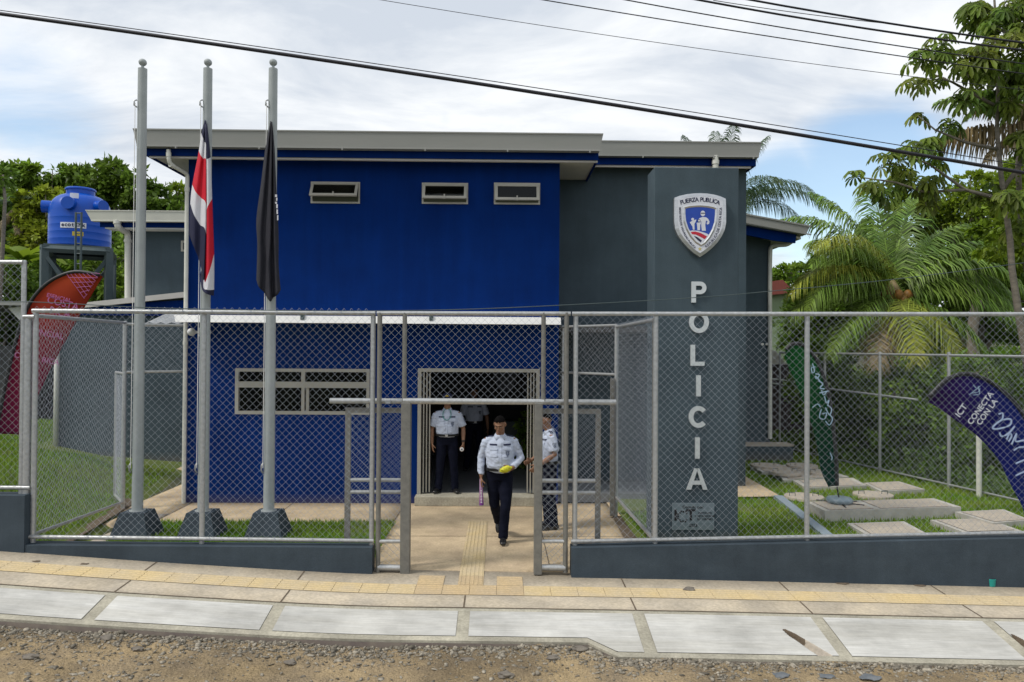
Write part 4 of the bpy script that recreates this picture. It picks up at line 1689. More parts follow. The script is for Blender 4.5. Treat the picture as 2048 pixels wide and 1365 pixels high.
def mesh_panel(mb, O, u, w, z0, z1, nrm, cell=CELL, r=WR, z0b=None, knuckle=0.0):
    """woven diagonal wires on the rectangle O + s*u (s 0..w), z0..z1; nrm is the panel normal.
    z0b: bottom height at the far end (sloping bottom)"""
    u, nrm = Vector(u).normalized(), Vector(nrm).normalized()
    V, F = [], []
    zb0 = z0
    zb1 = z0 if z0b is None else z0b
    zlo = min(zb0, zb1)
    h = z1 - zlo
    O = Vector(O)

    def add(s0, t0, s1, t1, off):
        # clip by the sloping bottom
        if z0b is not None:
            f = lambda s, t: t - (zb0 + (zb1 - zb0) * s / w)
            f0, f1 = f(s0, t0), f(s1, t1)
            if f0 < 0 and f1 < 0:
                return
            if f0 < 0 or f1 < 0:
                k = f0 / (f0 - f1)
                sm, tm = s0 + (s1 - s0) * k, t0 + (t1 - t0) * k
                if f0 < 0:
                    s0, t0 = sm, tm
                else:
                    s1, t1 = sm, tm
        if abs(s1 - s0) < .004:
            return
        a = O + u * s0 + Vector((0, 0, t0 - O.z)) + nrm * off
        b = O + u * s1 + Vector((0, 0, t1 - O.z)) + nrm * off
        d = (b - a).normalized()
        p = d.cross(nrm)
        n0 = len(V)
        NS = max(1, min(6, int((b - a).length / .45)))
        for i in range(NS + 1):
            q = a.lerp(b, i / NS)
            s_ = s0 + (s1 - s0) * i / NS
            t_ = t0 + (t1 - t0) * i / NS
            w1 = noise.noise(Vector((q.x * .9 + 7, q.y * .9, q.z * .9)))          # slack mesh: bulges and drifts a little
            w2 = noise.noise(Vector((q.x * 1.7, q.y * 1.7 + 5, q.z * 1.7)))
            edge_ = min(1, min(s_, w - s_, t_ - zlo, z1 - t_) / .15) if z0b is None else 1
            edge_ = max(0, edge_)
            q = q + nrm * (w1 * .016 * edge_) + u * (w2 * .010 * edge_)
            for k in range(3):
                an = 2.094 * k + .5
                V.append(q + p * (r * math.cos(an)) + nrm * (r * math.sin(an)))
        for i in range(NS):
            for k in range(3):
                j = (k + 1) % 3
                m0 = n0 + 3 * i
                F.append((m0 + k, m0 + j, m0 + 3 + j, m0 + 3 + k))
    k = -h
    k = math.floor(-h / cell) * cell
    while k < w:
        # rising line s = k + t
        t0, t1 = max(0, -k), min(h, w - k)
        if t1 > t0:
            add(k + t0, zlo + t0, k + t1, zlo + t1, WR)
        # falling line s = k + h - t mirrored
        t0, t1 = max(0, -k), min(h, w - k)
        if t1 > t0:
            add(k + t0, zlo + h - t0, k + t1, zlo + h - t1, -WR)
        k += cell
    if knuckle:
        k = cell * .5
        while k < w:
            zt = z1
            for sg in (-1, 1):
                a = O + u * k + Vector((0, 0, zt - O.z + knuckle))
                b = O + u * (k + sg * cell * .5) + Vector((0, 0, zt - O.z - .01))
                n0 = len(V)
                d = (b - a).normalized()
                p = d.cross(nrm)
                for q in (a, b):
                    for kk in range(3):
                        an = 2.094 * kk
                        V.append(q + p * (r * math.cos(an)) + nrm * (r * math.sin(an)))
                for kk in range(3):
                    j = (kk + 1) % 3
                    F.append((n0 + kk, n0 + j, n0 + 3 + j, n0 + 3 + kk))
            k += cell
    vs = [mb.bm.verts.new(v) for v in V]
    for f in F:
        mb.bm.faces.new([vs[i] for i in f])


def ties(mb, a, b, R, step=.42):
    "small tie wires wound round a rail"
    a, b = Vector(a), Vector(b)
    L = (b - a).length
    d = (b - a) / L
    up = Vector((0, 0, 1))
    s = d.cross(up).normalized()
    x = .2
    while x < L - .1:
        c = a + d * x
        mb.tube([c + (s * math.cos(t) + up * math.sin(t)) * R + d * (.012 * t / 6.3) for t in lin(0, 6.9, 9)], .0028, 4)
        x += step * (.9 + .2 * math.sin(x * 7))


def post(root, x, y, z0, z1, r=.03, mat='galv', name='post', cap=True):
    mb = MB()
    mb.tube([(x, y, z0), (x, y, z1)], r, 12)
    if cap:
        mb.tube([(x, y, z1 - .001), (x, y, z1 + .012), (x, y, z1 + .02)], [r * 1.05, r * 1.0, r * .4], 12)
    return mb.build(name, M[mat], root, 'auto')


def rail(root, a, b, r=.024, mat='galv', name='rail'):
    return MB().tube([a, b], r, 12).build(name, M[mat], root, 'auto')


zr = lambda x, y, Y=YF: PY(x, y, Y).z
fx = lambda x, Y=YF: PY(x, 850, Y).x
YFR = lambda x: YF

# low walls -------------------------------------------------------------------
def low_wall(label, x0, x1, zt0, zt1, y0, y1):
    n = 24
    xs = lin(x0, x1, n)
    mb = MB()
    T = lambda x: zt0 + (zt1 - zt0) * (x - x0) / (x1 - x0)
    sec = [[(x, y0, zs(x) - .3), (x, y0, T(x) - .004), (x, y0 + .006, T(x)), (x, y1 - .006, T(x)), (x, y1, T(x) - .004), (x, y1, zs(x) - .3)] for x in xs]
    R = [[mb.bm.verts.new(p) for p in s] for s in sec]
    for a, b in zip(R, R[1:]):
        for k in range(5):
            mb.bm.faces.new((a[k], b[k], b[k + 1], a[k + 1]))
    mb.bm.faces.new(R[0])
    mb.bm.faces.new(list(reversed(R[-1])))
    o = mb.build('low_wall', M['wall_low'])
    return tag(o, label, 'wall')


WT = zr(600, 1091)                           # wall top
xw0, xw1 = fx(62), fx(749)
xw2 = fx(1143)
WTr = zr(2048, 1073)
low_wall('low dark grey wall under the fence, left of the entrance', xw0 + .004, xw1, WT + .02, WT, YF - .09, YF + .11)
low_wall('low dark grey wall under the fence, right of the entrance', xw2, xw2 + 11, WT, WT + (WTr - WT) * 11 / (fx(2048) - xw2), YF - .09, YF + .11)
WTL = zr(20, 988)
low_wall("taller dark grey wall of the neighbouring lot at the far left", -16, xw0, WTL + .05, WTL, YF - .10, YF + .12)

# left street fence
ZTF, ZBF = zr(500, 624), zr(500, 1080)
FG = 'chain-link fence sections along the street'
fl = thing('chain_link_fence', 'chain-link fence section on the low wall in front of the flagpoles', 'fence', (fx(405), YF, WT), FG)
zta = zr(65, 620)
for px, top in ((66, 622), (404, 624), (744, 628)):
    x = fx(px)
    post(fl, x, YF + .03, (zs(x) if px > 700 else WT - .02) if px != 744 else WT - .03, zr(px, top), .030)
rail(fl, (fx(62), YF, zr(62, 622)), (fx(749), YF, zr(749, 627)), .026)
rail(fl, (fx(62), YF, zr(62, 1074)), (fx(749), YF, zr(749, 1082)), .024)
mb = MB()
mesh_panel(mb, (fx(66), YF - .028, zr(400, 1080)), (1, 0, 0), fx(744) - fx(66), zr(400, 1080), zr(400, 623), (0, -1, 0), knuckle=.045)
ties(mb, (fx(66), YF, zr(62, 622)), (fx(749), YF, zr(749, 627)), .0285)
ties(mb, (fx(66), YF, zr(62, 1074)), (fx(749), YF, zr(749, 1082)), .0265)
mb.build('wire_mesh', M['wire'], fl)
# tie clips on the rail
# right street fence
fr_ = thing('chain_link_fence', 'long chain-link fence section on the low wall right of the entrance', 'fence', (fx(1615), YF, WT), FG)
xe = fx(2048) + 5
slope_t = (zr(2048, 629) - zr(1148, 628)) / (fx(2048) - fx(1148))
slope_b = (zr(2048, 1066) - zr(1148, 1083)) / (fx(2048) - fx(1148))
zt_at = lambda x: zr(1148, 628) + slope_t * (x - fx(1148))
zb_at = lambda x: zr(1148, 1083) + slope_b * (x - fx(1148))
for px in (1151, 1312, 1616, 2075, 2500):
    x = fx(px)
    post(fr_, x, YF + .03, WT - .02 + slope_b * (x - fx(1148)), zt_at(x), .030)
rail(fr_, (fx(1143), YF, zt_at(fx(1143))), (xe, YF, zt_at(xe)), .026)
rail(fr_, (fx(1143), YF, zb_at(fx(1143))), (xe, YF, zb_at(xe)), .024)
mb = MB()
mesh_panel(mb, (fx(1151), YF - .028, zb_at(fx(1151))), (1, 0, 0), xe - fx(1151), zb_at(fx(1151)), zt_at(fx(1500)), (0, -1, 0), z0b=zb_at(xe))
ties(mb, (fx(1151), YF, zt_at(fx(1151))), (xe, YF, zt_at(xe)), .0285)
ties(mb, (fx(1151), YF, zb_at(fx(1151))), (xe, YF, zb_at(xe)), .0265)
mb.build('wire_mesh', M['wire'], fr_)

# entrance portal -----------------------------------------------------------------
gp = thing('gate_portal', 'galvanised entrance frame with chain-link side panels around the open gateway', 'gate frame', (fx(945), YF, 0), None)
zg0 = 0.0
for px0_, px1_ in ((803, 822), (1069, 1085)):
    MB().box(fx(px0_), fx(px1_), YF - .05, YF + .07, zg0 - .02, zr(945, 806)).bevel(.006).build('gate_post', M['galv_dull'], gp)
for px in (758, 1132):
    post(gp, fx(px), YF + .0, zg0, zr(px, 628), .029, 'galv_dull')
for px in (808, 1086):
    post(gp, fx(px), YF - .0, zr(px, 803), zr(px, 628), .027, 'galv_dull')
rail(gp, (fx(752), YF, zr(752, 627)), (fx(1140), YF, zr(1140, 628)), .026)
rail(gp, (fx(806), YF - .01, zr(806, 802)), (fx(1088), YF - .01, zr(1088, 804)), .034)
for a, b in ((758, 806), (1085, 1132)):
    rail(gp, (fx(a), YF, zr(a, 1083)), (fx(b), YF, zr(b, 1083)), .024)
    rail(gp, (fx(a), YF, zr(a, 1135)), (fx(b), YF, zr(b, 1136)), .036)
for a, b in ((758, 804), (1086, 1132)):
    mb = MB()
    mesh_panel(mb, (fx(a), YF - .01, .06), (1, 0, 0), fx(b) - fx(a), .06, zr(a, 628), (0, -1, 0))
    mb.build('wire_mesh', M['wire'], gp)
mb = MB()
mesh_panel(mb, (fx(808), YF - .01, zr(945, 800)), (1, 0, 0), fx(1086) - fx(808), zr(945, 800), zr(945, 628), (0, -1, 0))
mb.build('wire_mesh', M['wire'], gp)
# overhead track the gate leaves hang from
YT = 9.10
tk = thing('gate_track', 'horizontal galvanised track tube carrying the sliding gate leaves', 'gate track', (PY(945, 803, YT).x, YT, PY(945, 803, YT).z))
ta, tb = PY(660, 802, YT), PY(1232, 805, YT)
MB().tube([ta, tb], .034, 12).build('track_tube', M['galv'], tk, 'auto')
for px in (780, 1110):
    p = PY(px, 803, YT)
    MB().box(p.x - .03, p.x + .03, YF + .03, YT, p.z - .015, p.z + .015).build('bracket', M['galv'], tk)


def leaf_gate(label, pxa, pxb):
    Y = 9.14
    xa, xb = PY(pxa, 900, Y).x, PY(pxb, 900, Y).x
    zt_, zb_ = PY(945, 817, Y).z, .06
    r = thing('sliding_gate', label, 'gate', ((xa + xb) / 2, Y, 0), 'open sliding gate leaves')
    for x in (xa, xb):
        MB().box(x - .032, x + .032, Y - .025, Y + .025, zb_, zt_).build('stile', M['galv_dull'], r)
    for z in (zt_ - .03,):
        MB().box(min(xa, xb) + .033, max(xa, xb) - .033, Y - .024, Y + .024, z - .03, z + .03).build('rail', M['galv_dull'], r)
    for py in (961, 985):
        z = PY(945, py, Y).z
        MB().tube([(min(xa, xb) + .033, Y, z), (max(xa, xb) - .033, Y, z)], .024, 10).build('rail', M['galv'], r, 'auto')
    mb = MB()
    x0 = min(xa, xb)
    mesh_panel(mb, (x0, Y - .026, zb_ + .06), (1, 0, 0), abs(xb - xa), zb_ + .06, zt_ - .04, (0, -1, 0))
    mb.build('wire_mesh', M['wire'], r)


leaf_gate('chain-link sliding gate leaf pushed open to the left of the gateway', 696, 814)
leaf_gate('chain-link sliding gate leaf pushed open to the right, before the officer in profile', 1196, 1076)

# side fences --------------------------------------------------------------------
sf = thing('chain_link_fence', 'chain-link side fence running back from the street along the left lawn', 'fence', (-5.8, 10.6, .2))
A0 = Vector((fence_left_x(8.98), 8.98, 0))
A1 = Vector((fence_left_x(12.3), 12.3, 0))
u = (A1 - A0)
L = u.length
zt_ = 3.0
rail(sf, (A0.x, A0.y, zt_), (A1.x, A1.y, zt_ + .03), .024)
rail(sf, (A0.x, A0.y, .40), (A1.x, A1.y, .12), .022)
post(sf, A1.x, A1.y, 0, 3.04, .032)
mb = MB()
mesh_panel(mb, (A0.x, A0.y, .40), u, L, .40, zt_, u.cross(Vector((0, 0, 1))), z0b=.12, knuckle=.05, r=.0012)
mb.build('wire_mesh', M['wire'], sf)
# transom + open leaf between side fence and the building
gl = thing('side_gate', 'narrow chain-link side gate standing open at the left corner of the building', 'gate', (A1.x, A1.y, 0))
B1 = Vector((XL - .03, 12.95, 0))
uu = B1 - A1
for py, nm in ((650, 'rail'), (744, 'rail')):
    z = PY(320, py, 12.6).z
    rail(gl, (A1.x, A1.y, z), (B1.x, B1.y, z), .022)
mb = MB()
mesh_panel(mb, (A1.x, A1.y, PY(320, 744, 12.6).z), uu, uu.length, PY(320, 744, 12.6).z, PY(320, 651, 12.6).z, uu.cross(Vector((0, 0, 1))))
mb.build('wire_mesh', M['wire'], gl)
post(gl, B1.x, B1.y, 0, PY(320, 648, 12.6).z, .026)
E1 = A1 + Vector((-.50, .72, 0)) * 1.0
ul = E1 - A1
zl0, zl1 = .10, PY(258, 748, 12.3).z
for p in (A1 + ul.normalized() * .05, E1):
    MB().tube([(p.x, p.y, zl0), (p.x, p.y, zl1)], .022, 10).build('stile', M['galv'], gl, 'auto')
for z in (zl0, zl1):
    rail(gl, (A1.x, A1.y, z), (E1.x, E1.y, z), .022)
mb = MB()
mesh_panel(mb, (A1.x, A1.y, zl0), ul, ul.length, zl0, zl1, ul.cross(Vector((0, 0, 1))))
mb.build('wire_mesh', M['wire'], gl)

rf = thing('chain_link_fence', 'chain-link return fence between the entrance path and the sign pillar', 'fence', (1.85, 10.3, 0))
C0, C1 = Vector((1.845, 8.98, 0)), Vector((1.845, 11.85, 0))
rail(rf, (C0.x, C0.y, 3.0), (C1.x, C1.y, 3.0), .024)
rail(rf, (C0.x, C0.y, .38), (C1.x, C1.y, .32), .024)
post(rf, C1.x, C1.y, 0, 3.02, .032)
post(rf, C0.x + .02, C0.y + .05, 0.2, 3.0, .028, 'galv_dull')
mb = MB()
mesh_panel(mb, (C0.x, C0.y, .34), (0, 1, 0), C1.y - C0.y, .34, 3.0, (-1, 0, 0), knuckle=.05)
mb.build('wire_mesh', M['wire'], rf)
sg = thing('side_gate', 'galvanised gate frame with chain-link transom right of the front door', 'gate', (1.4, 12.4, 0))
D1 = Vector((XR + .03, 12.95, 0))
uu = C1 - D1
zt1_, zm1_ = PY(1180, 652, 12.2).z, PY(1180, 748, 12.2).z
rail(sg, (D1.x, D1.y, zt1_), (C1.x, C1.y, zt1_), .022)
rail(sg, (D1.x, D1.y, zm1_), (C1.x, C1.y, zm1_), .022)
post(sg, D1.x + .05, D1.y - .05, 0, zt1_, .026)
mb = MB()
mesh_panel(mb, (D1.x, D1.y, zm1_), uu, uu.length, zm1_, zt1_, uu.cross(Vector((0, 0, 1))))
mb.build('wire_mesh', M['wire'], sg)
p = C1 + Vector((-.07, -.05, 0))
MB().box(p.x - .03, p.x + .03, p.y - .03, p.y + .03, .03, zm1_ - .06).build('gate_post', M['galv_dull'], sg)

# neighbour's fence on the far-left wall
nf = thing('chain_link_fence', 'taller chain-link fence of the neighbouring lot at the left edge', 'fence', (-7, YF, WTL), FG)
xp, xq = fx(42), -13
zt_ = zr(20, 525)
rail(nf, (xq, YF, zt_), (xp, YF, zr(42, 525)), .026)
rail(nf, (xq, YF, zr(20, 972)), (fx(62), YF, zr(62, 976)), .024)
post(nf, xp, YF + .02, WTL - .02, zr(42, 524), .028)
for k in range(1, 3):
    post(nf, xp - 2.6 * k, YF + .02, WTL, zt_, .028)
MB().tube([(fx(51), YF + .03, WTL - .02), (fx(51), YF + .03, zr(51, 634))], .042, 12).build('post', M['galv'], nf, 'auto')
rail(nf, (fx(44), YF, zr(44, 634)), (fx(66), YF, zr(66, 634)), .024)
mb = MB()
mesh_panel(mb, (xq, YF - .028, zr(20, 972)), (1, 0, 0), xp - xq, zr(20, 972), zt_, (0, -1, 0))
mesh_panel(mb, (fx(44), YF - .028, zr(50, 976)), (1, 0, 0), fx(66) - fx(44), zr(50, 976), zr(50, 634), (0, -1, 0))
mb.build('wire_mesh', M['wire'], nf)

# right-hand boundary fence, running back
bf = thing('chain_link_fence', 'chain-link boundary fence along the bushes at the right', 'fence', (8.2, 15, 0))
G0, G1 = PY(1560, 700, 19.5), PY(2075, 724, 12.3)
G0.z = G1.z = 0
uu = G1 - G0
zf0 = PY(1690, 707, 16.8).z
for t in lin(0, 1, 4):
    p = G0 + uu * t
    post(bf, p.x, p.y, 0, zf0 + .02, .03)
rail(bf, (G0.x, G0.y, zf0), (G1.x, G1.y, zf0 - .03), .024)
rail(bf, (G0.x, G0.y, .15), (G1.x, G1.y, .12), .02)
mb = MB()
mesh_panel(mb, (G0.x, G0.y, .12), uu, uu.length, .12, zf0, uu.cross(Vector((0, 0, 1))), cell=.11)
mb.build('wire_mesh', M['wire'], bf)
# extra brace tube seen through the mesh
br0, br1 = PY(1640, 776, 17.2), PY(1835, 800, 15.2)
rail(bf, tuple(br0), tuple(br1), .022)
wp = PY(1958, 950, 13.3)
wpost = MB().tube([(wp.x, wp.y, 0), (wp.x, wp.y, PY(1958, 872, 13.3).z)], .045, 12).build('vent_pipe', M['pvc'], None, 'auto')
tag(wpost, 'white plastic pipe standing upright in the grass under the purple banner', 'pipe')

# ------------------------------------------------------------------ flagpoles
YPL = 10.45
POLES = [(285, 275, 'leftmost flagpole, tall and bare, without a flag'), (417, 405, 'middle flagpole, carrying the striped national flag'), (546, 538, 'flagpole nearest the entrance, carrying the black flag')]
for xt, xb_, lab in POLES:
    p = PY(xb_, 1022, YPL)
    ptop = PY(xt, 138, YPL)
    x = (p.x + ptop.x) / 2
    root = thing('flagpole', lab, 'flagpole', (x, YPL, .03), 'flagpoles on pyramid bases')
    zb1 = p.z
    mb = MB()
    b0, b1 = .275, .165
    lo4 = [(x - b0, YPL - b0, .0), (x + b0, YPL - b0, .0), (x + b0, YPL + b0, .0), (x - b0, YPL + b0, .0)]
    hi4 = [(x - b1, YPL - b1, zb1), (x + b1, YPL - b1, zb1), (x + b1, YPL + b1, zb1), (x - b1, YPL + b1, zb1)]
    mb.face(hi4)
    for i in range(4):
        j = (i + 1) % 4
        mb.face([lo4[i], lo4[j], hi4[j], hi4[i]])
    bmesh.ops.remove_doubles(mb.bm, verts=mb.bm.verts[:], dist=1e-4)
    mb.build('base', M['wall_low'], root)
    MB().tube([(x, YPL, zb1 - .01), (x, YPL, zb1 + .012)], .105, 20).build('base_flange', M['pole'], root, 'auto')
    MB().tube([(x, YPL, zb1), (x, YPL, ptop.z)], [.074, .060], 20).build('shaft', M['pole'], root, 'auto')
    mb = MB()
    mb.tube([(x, YPL, ptop.z), (x, YPL, ptop.z + .05)], .020, 10)
    mb.ell((x, YPL, ptop.z + .088), (.054, .054, .050), 18)
    mb.build('finial', M['pole'], root, True)
    zc = PY(xt, 210, YPL).z
    mb = MB()
    mb.tube([(x - .05, YPL - .05, zc + .05), (x - .075, YPL - .075, zc + .03), (x - .075, YPL - .075, zc - .03), (x - .05, YPL - .045, zc - .05)], .010, 6)
    mb.build('halyard_ring', M['galv'], root, True)
    zk = PY(xb_, 935, YPL).z
    mb = MB()
    mb.tube([(x - .070, YPL - .05, zk + .07), (x - .088, YPL - .065, zk + .03), (x - .088, YPL - .065, zk - .03), (x - .070, YPL - .05, zk - .07)], .011, 6)
    mb.build('cleat', M['galv'], root, True)
    MB().tube([(x - .066, YPL - .07, zk), (x - .062, YPL - .075, zc)], .005, 6).build('halyard', M['white'], root)


def smooth_rows(cols, nsub):
    "cols: list of columns of points -> Catmull-Rom refined grid"
    def cr_(P, n):
        out = []
        for i in range(len(P) - 1):
            p0, p1, p2, p3 = P[max(i - 1, 0)], P[i], P[i + 1], P[min(i + 2, len(P) - 1)]
            for k in range(n):
                t = k / n
                out.append(.5 * ((2 * p1) + (p2 - p0) * t + (2 * p0 - 5 * p1 + 4 * p2 - p3) * t * t + (3 * p1 - p0 - 3 * p2 + p3) * t ** 3))
        out.append(P[-1].copy())
        return out
    rows = [cr_(c, nsub) for c in cols]
    m_ = len(rows[0])
    tr_ = [cr_([rows[i][j] for i in range(len(rows))], nsub) for j in range(m_)]
    return tr_                                # [v][u]


def cloth(name, cols, nsub, mats, mi_of, solid=.006):
    g = smooth_rows(cols, nsub)
    nv, nu = len(g), len(g[0])
    V = [tuple(p) for r in g for p in r]
    F = [(j * nu + i, j * nu + i + 1, (j + 1) * nu + i + 1, (j + 1) * nu + i) for j in range(nv - 1) for i in range(nu - 1)]
    me = np_mesh(name, V, F)
    for mm in mats:
        me.materials.append(mm)
    me.polygons.foreach_set('material_index', [mi_of(k // (nu - 1) / (nv - 1)) for k in range(len(F))])
    me = eval_mods(me, [('SOLIDIFY', dict(thickness=solid, offset=0))])
    return link(name, me, mats, None, True)


FB = pbr('flag_blue', C4(.010, .012, .045), .8, col2=C4(.014, .016, .055), scale=10, transl=.15)
FW = pbr('flag_white', C4(.78, .78, .82), .8, col2=C4(.72, .72, .76), scale=10, transl=.25)
FR = pbr('flag_red', C4(.70, .006, .03), .7, col2=C4(.62, .006, .028), scale=10, transl=.25)
FK = pbr('flag_black', C4(.012, .013, .022), .8, col2=C4(.02, .02, .03), scale=10, transl=.1)


def fcol(pts, dy):
    return [PY(x, y, YPL - .11 + d) for (x, y), d in zip(pts, dy if isinstance(dy, (list, tuple)) else [dy] * len(pts))]


cols = [
    fcol([(410, 240), (403, 266), (398, 302), (385, 370), (381, 408), (379, 470)], .05),
    fcol([(411, 242), (406, 276), (402, 312), (392, 385), (389, 432), (388, 495)], -.03),
    fcol([(412, 244), (409, 284), (407, 318), (402, 396), (400, 450), (398, 520)], .0),
    fcol([(412, 245), (412, 290), (412, 320), (412, 408), (411, 462), (408, 560)], -.09),
    fcol([(411, 246), (412, 330), (413, 360), (413, 455), (412, 520), (400, 548)], .05),
    fcol([(410, 250), (411, 320), (412, 420), (409, 560), (407, 572), (404, 578)], -.04),
    fcol([(413, 248), (416, 318), (417, 410), (418, 545), (415, 580), (413, 588)], -.10),
    fcol([(414, 248), (421, 315), (424, 398), (428, 508), (428, 580), (427, 592)], -.02),
]
nb = [0, 0, 0, 0, 1]
fo = cloth('flag', cols, 5, [FB, FW, FR], lambda v: (0, 1, 2, 1, 0)[min(4, int(v * 5))])
tag(fo, 'limp red, white and blue striped flag hanging from the middle pole', 'flag')
cols = [
    fcol([(541, 243), (532, 290), (522, 370), (513, 440), (515, 490), (513, 560)], .05),
    fcol([(542, 243), (535, 300), (527, 380), (520, 460), (520, 520), (518, 575)], -.05),
    fcol([(542, 244), (539, 300), (534, 390), (529, 470), (531, 520), (528, 585)], -.01),
    fcol([(543, 244), (543, 310), (541, 400), (540, 480), (537, 530), (540, 603)], -.10),
    fcol([(543, 244), (545, 310), (545, 400), (543, 470), (545, 520), (546, 596)], -.02),
    fcol([(544, 244), (547, 310), (549, 400), (550, 470), (552, 530), (555, 590)], -.09),
    fcol([(544, 244), (549, 300), (553, 390), (557, 470), (557, 530), (561, 580)], -.02),
]
fk = cloth('flag', cols, 6, [FK, FW], lambda v: 0)
tag(fk, 'limp black flag with small white marks hanging from the right-hand pole', 'flag')
mb = MB()
def on_flag(x, y, d=-.135):
    return PY(x, y, YPL - .11 + d)
for a in (((549, 392), (553, 386), (554, 394)), ((550, 402), (555, 396), (555, 405)), ((551, 412), (554, 406), (556, 418)), ((553, 420), (556, 414), (556, 430))):
    pass
for (x, y, w, h) in ((552, 392, 2, 5), (553.5, 399, 1.2, 6), (552, 406, 2, 4), (554, 413, 1.6, 8), (554.5, 424, 1.4, 9), (555.5, 436, 1.2, 10)):
    p, q2 = on_flag(x - w, y - h / 2, -.085), on_flag(x + w, y + h / 2, -.085)
    mb.box(p.x, q2.x, p.y - .003, p.y, q2.z, p.z)
mb.build('flag_emblem', FW, fk)

# ------------------------------------------------------------------ feather banners
def grad_mat(name, stops, axis=2, rough=.7, transl=.2):
    "cloth printed with a colour gradient along object z between given heights"
    mt = bpy.data.materials.new(name)
    mt.use_nodes = True
    n, l = mt.node_tree.nodes, mt.node_tree.links
    b = n['Principled BSDF']
    b.inputs['Roughness'].default_value = rough
    b.inputs['Specular IOR Level'].default_value = .2
    t = n.new('ShaderNodeTexCoord')
    s = n.new('ShaderNodeSeparateXYZ')
    l.new(t.outputs['Object'], s.inputs[0])
    mr = n.new('ShaderNodeMapRange')
    mr.inputs['From Min'].default_value = stops[0][0]
    mr.inputs['From Max'].default_value = stops[-1][0]
    l.new(s.outputs[axis], mr.inputs['Value'])
    r = n.new('ShaderNodeValToRGB')
    e = r.color_ramp.elements
    z0, z1 = stops[0][0], stops[-1][0]
    for i, (z, c) in enumerate(stops):
        k = (z - z0) / (z1 - z0)
        if i < 2:
            el = e[i]
            el.position = k
        else:
            el = e.new(k)
        el.color = c
    l.new(mr.outputs[0], r.inputs[0])
    l.new(r.outputs[0], b.inputs['Base Color'])
    tr = n.new('ShaderNodeBsdfTranslucent')
    ms = n.new('ShaderNodeMixShader')
    ms.inputs[0].default_value = transl
    l.new(r.outputs[0], tr.inputs['Color'])
    l.new(b.outputs[0], ms.inputs[1])
    l.new(tr.outputs[0], ms.inputs[2])
    l.new(ms.outputs[0], n['Material Output'].inputs[0])
    return mt


def banner(label, Y, pole_px, free_px, mat, loc, sleeve=.035, ripple=.05, group=None):
    "cloth between the pole curve and the free edge (same number of points)"
    root = thing('feather_banner', label, 'banner', loc, 'feather banners')
    A = [PY(x, y, Y) for x, y in pole_px]
    B = [PY(x, y, Y) for x, y in free_px]
    cols = []
    K = 5
    for k in range(K + 1):
        t = k / K
        col = []
        for i, (a, b) in enumerate(zip(A, B)):
            p = a.lerp(b, t)
            p.y += ripple * math.sin(t * 4.2 + i * .5) * t
            col.append(p)
        cols.append(col)
    g = smooth_rows(cols, 5)
    nv, nu = len(g), len(g[0])
    V = [tuple(p) for r in g for p in r]
    F = [(j * nu + i, j * nu + i + 1, (j + 1) * nu + i + 1, (j + 1) * nu + i) for j in range(nv - 1) for i in range(nu - 1)]
    me = np_mesh('cloth', V, F)
    me = eval_mods(me, [('SOLIDIFY', dict(thickness=.004, offset=0))])
    o = link('cloth', me, mat, root, True)
    # curved pole in its black sleeve along the edge
    sp_ = [tuple(r[0]) for r in g]
    MB().tube(sp_, sleeve, 10).build('sleeve', M['black'], root, True)
    return root, A, B, g


def scribble(root, strokes_px, Y, r, mat, dy=-.05):
    mb = MB()
    for s in strokes_px:
        P = [PY(x, y, Y) + Vector((0, dy, 0)) for x, y in s]
        if len(P) > 2:
            P = [q2[0] for q2 in smooth_rows([P, [v + Vector((0, 0, .001)) for v in P]], 4)]
        mb.tube(P, [(r, r * .4)] * len(P), 6, ref=(1, 0, .3))
    return mb.build('lettering', mat, root)


pink = pbr('banner_pink', C4(.42, .12, .30), .7, col2=C4(.36, .10, .26), scale=9)
palebl = pbr('banner_pale_blue', C4(.34, .48, .62), .7, col2=C4(.28, .42, .56), scale=9)
Yb = 14.6
gz = PY(30, 866, Yb).z
o_ = (PY(20, 866, Yb).x, Yb, gz - .25)
ztop = PY(150, 545, Yb).z
mt = grad_mat('banner_red', [(0, S(84, 0, 48)), ((ztop - gz) * .45, S(104, 2, 44)), ((ztop - gz) * .72, S(122, 20, 26)), (ztop - gz + .3, S(168, 62, 18))])
rt, A, B, g = banner('orange to crimson feather banner behind the fence at the left', Yb,
                     [(-8, 868), (2, 815), (15, 750), (30, 690), (47, 635), (70, 592), (105, 560), (150, 544), (200, 551)],
                     [(50, 870), (62, 835), (80, 790), (100, 745), (122, 700), (145, 655), (165, 618), (182, 588), (203, 553)], mt, o_)
MB().tube([(A[0].x, Yb, A[0].z + .02), (A[0].x - .03, Yb, z_left(A[0].x, Yb))], .018, 8).build('stem', M['black'], rt)
mb = MB()
p = PY(128, 608, Yb)
for s, dx, dy_, sz in (('ESENCIAL', 122, 597, .11), ('COSTA', 130, 608, .19), ('RICA', 124, 626, .19)):
    text_into(mb, s, sz, face_front(PY(dx, dy_, Yb) + Vector((0, -.07, 0)), rad(-14)), .001, .001)
text_into(mb, 'ESENCIAL', .16, face_front(PY(96, 668, Yb) + Vector((0, -.07, 0)), rad(-10)), .001, .001)
text_into(mb, 'COSTA RICA', .15, face_front(PY(78, 718, Yb) + Vector((0, -.07, 0)), rad(-10)), .001, .001)
mb.build('lettering', pink, rt)
mb = MB()
for k in range(8):
    a, b = (137 + k * 8, 549 - k * .3), (172 + k * 4.5, 598 - k * 7)
    P0, P1 = PY(*a, Yb) + Vector((0, -.06, 0)), PY(*b, Yb) + Vector((0, -.06, 0))
    mb.tube([P0, P1], .005, 4)
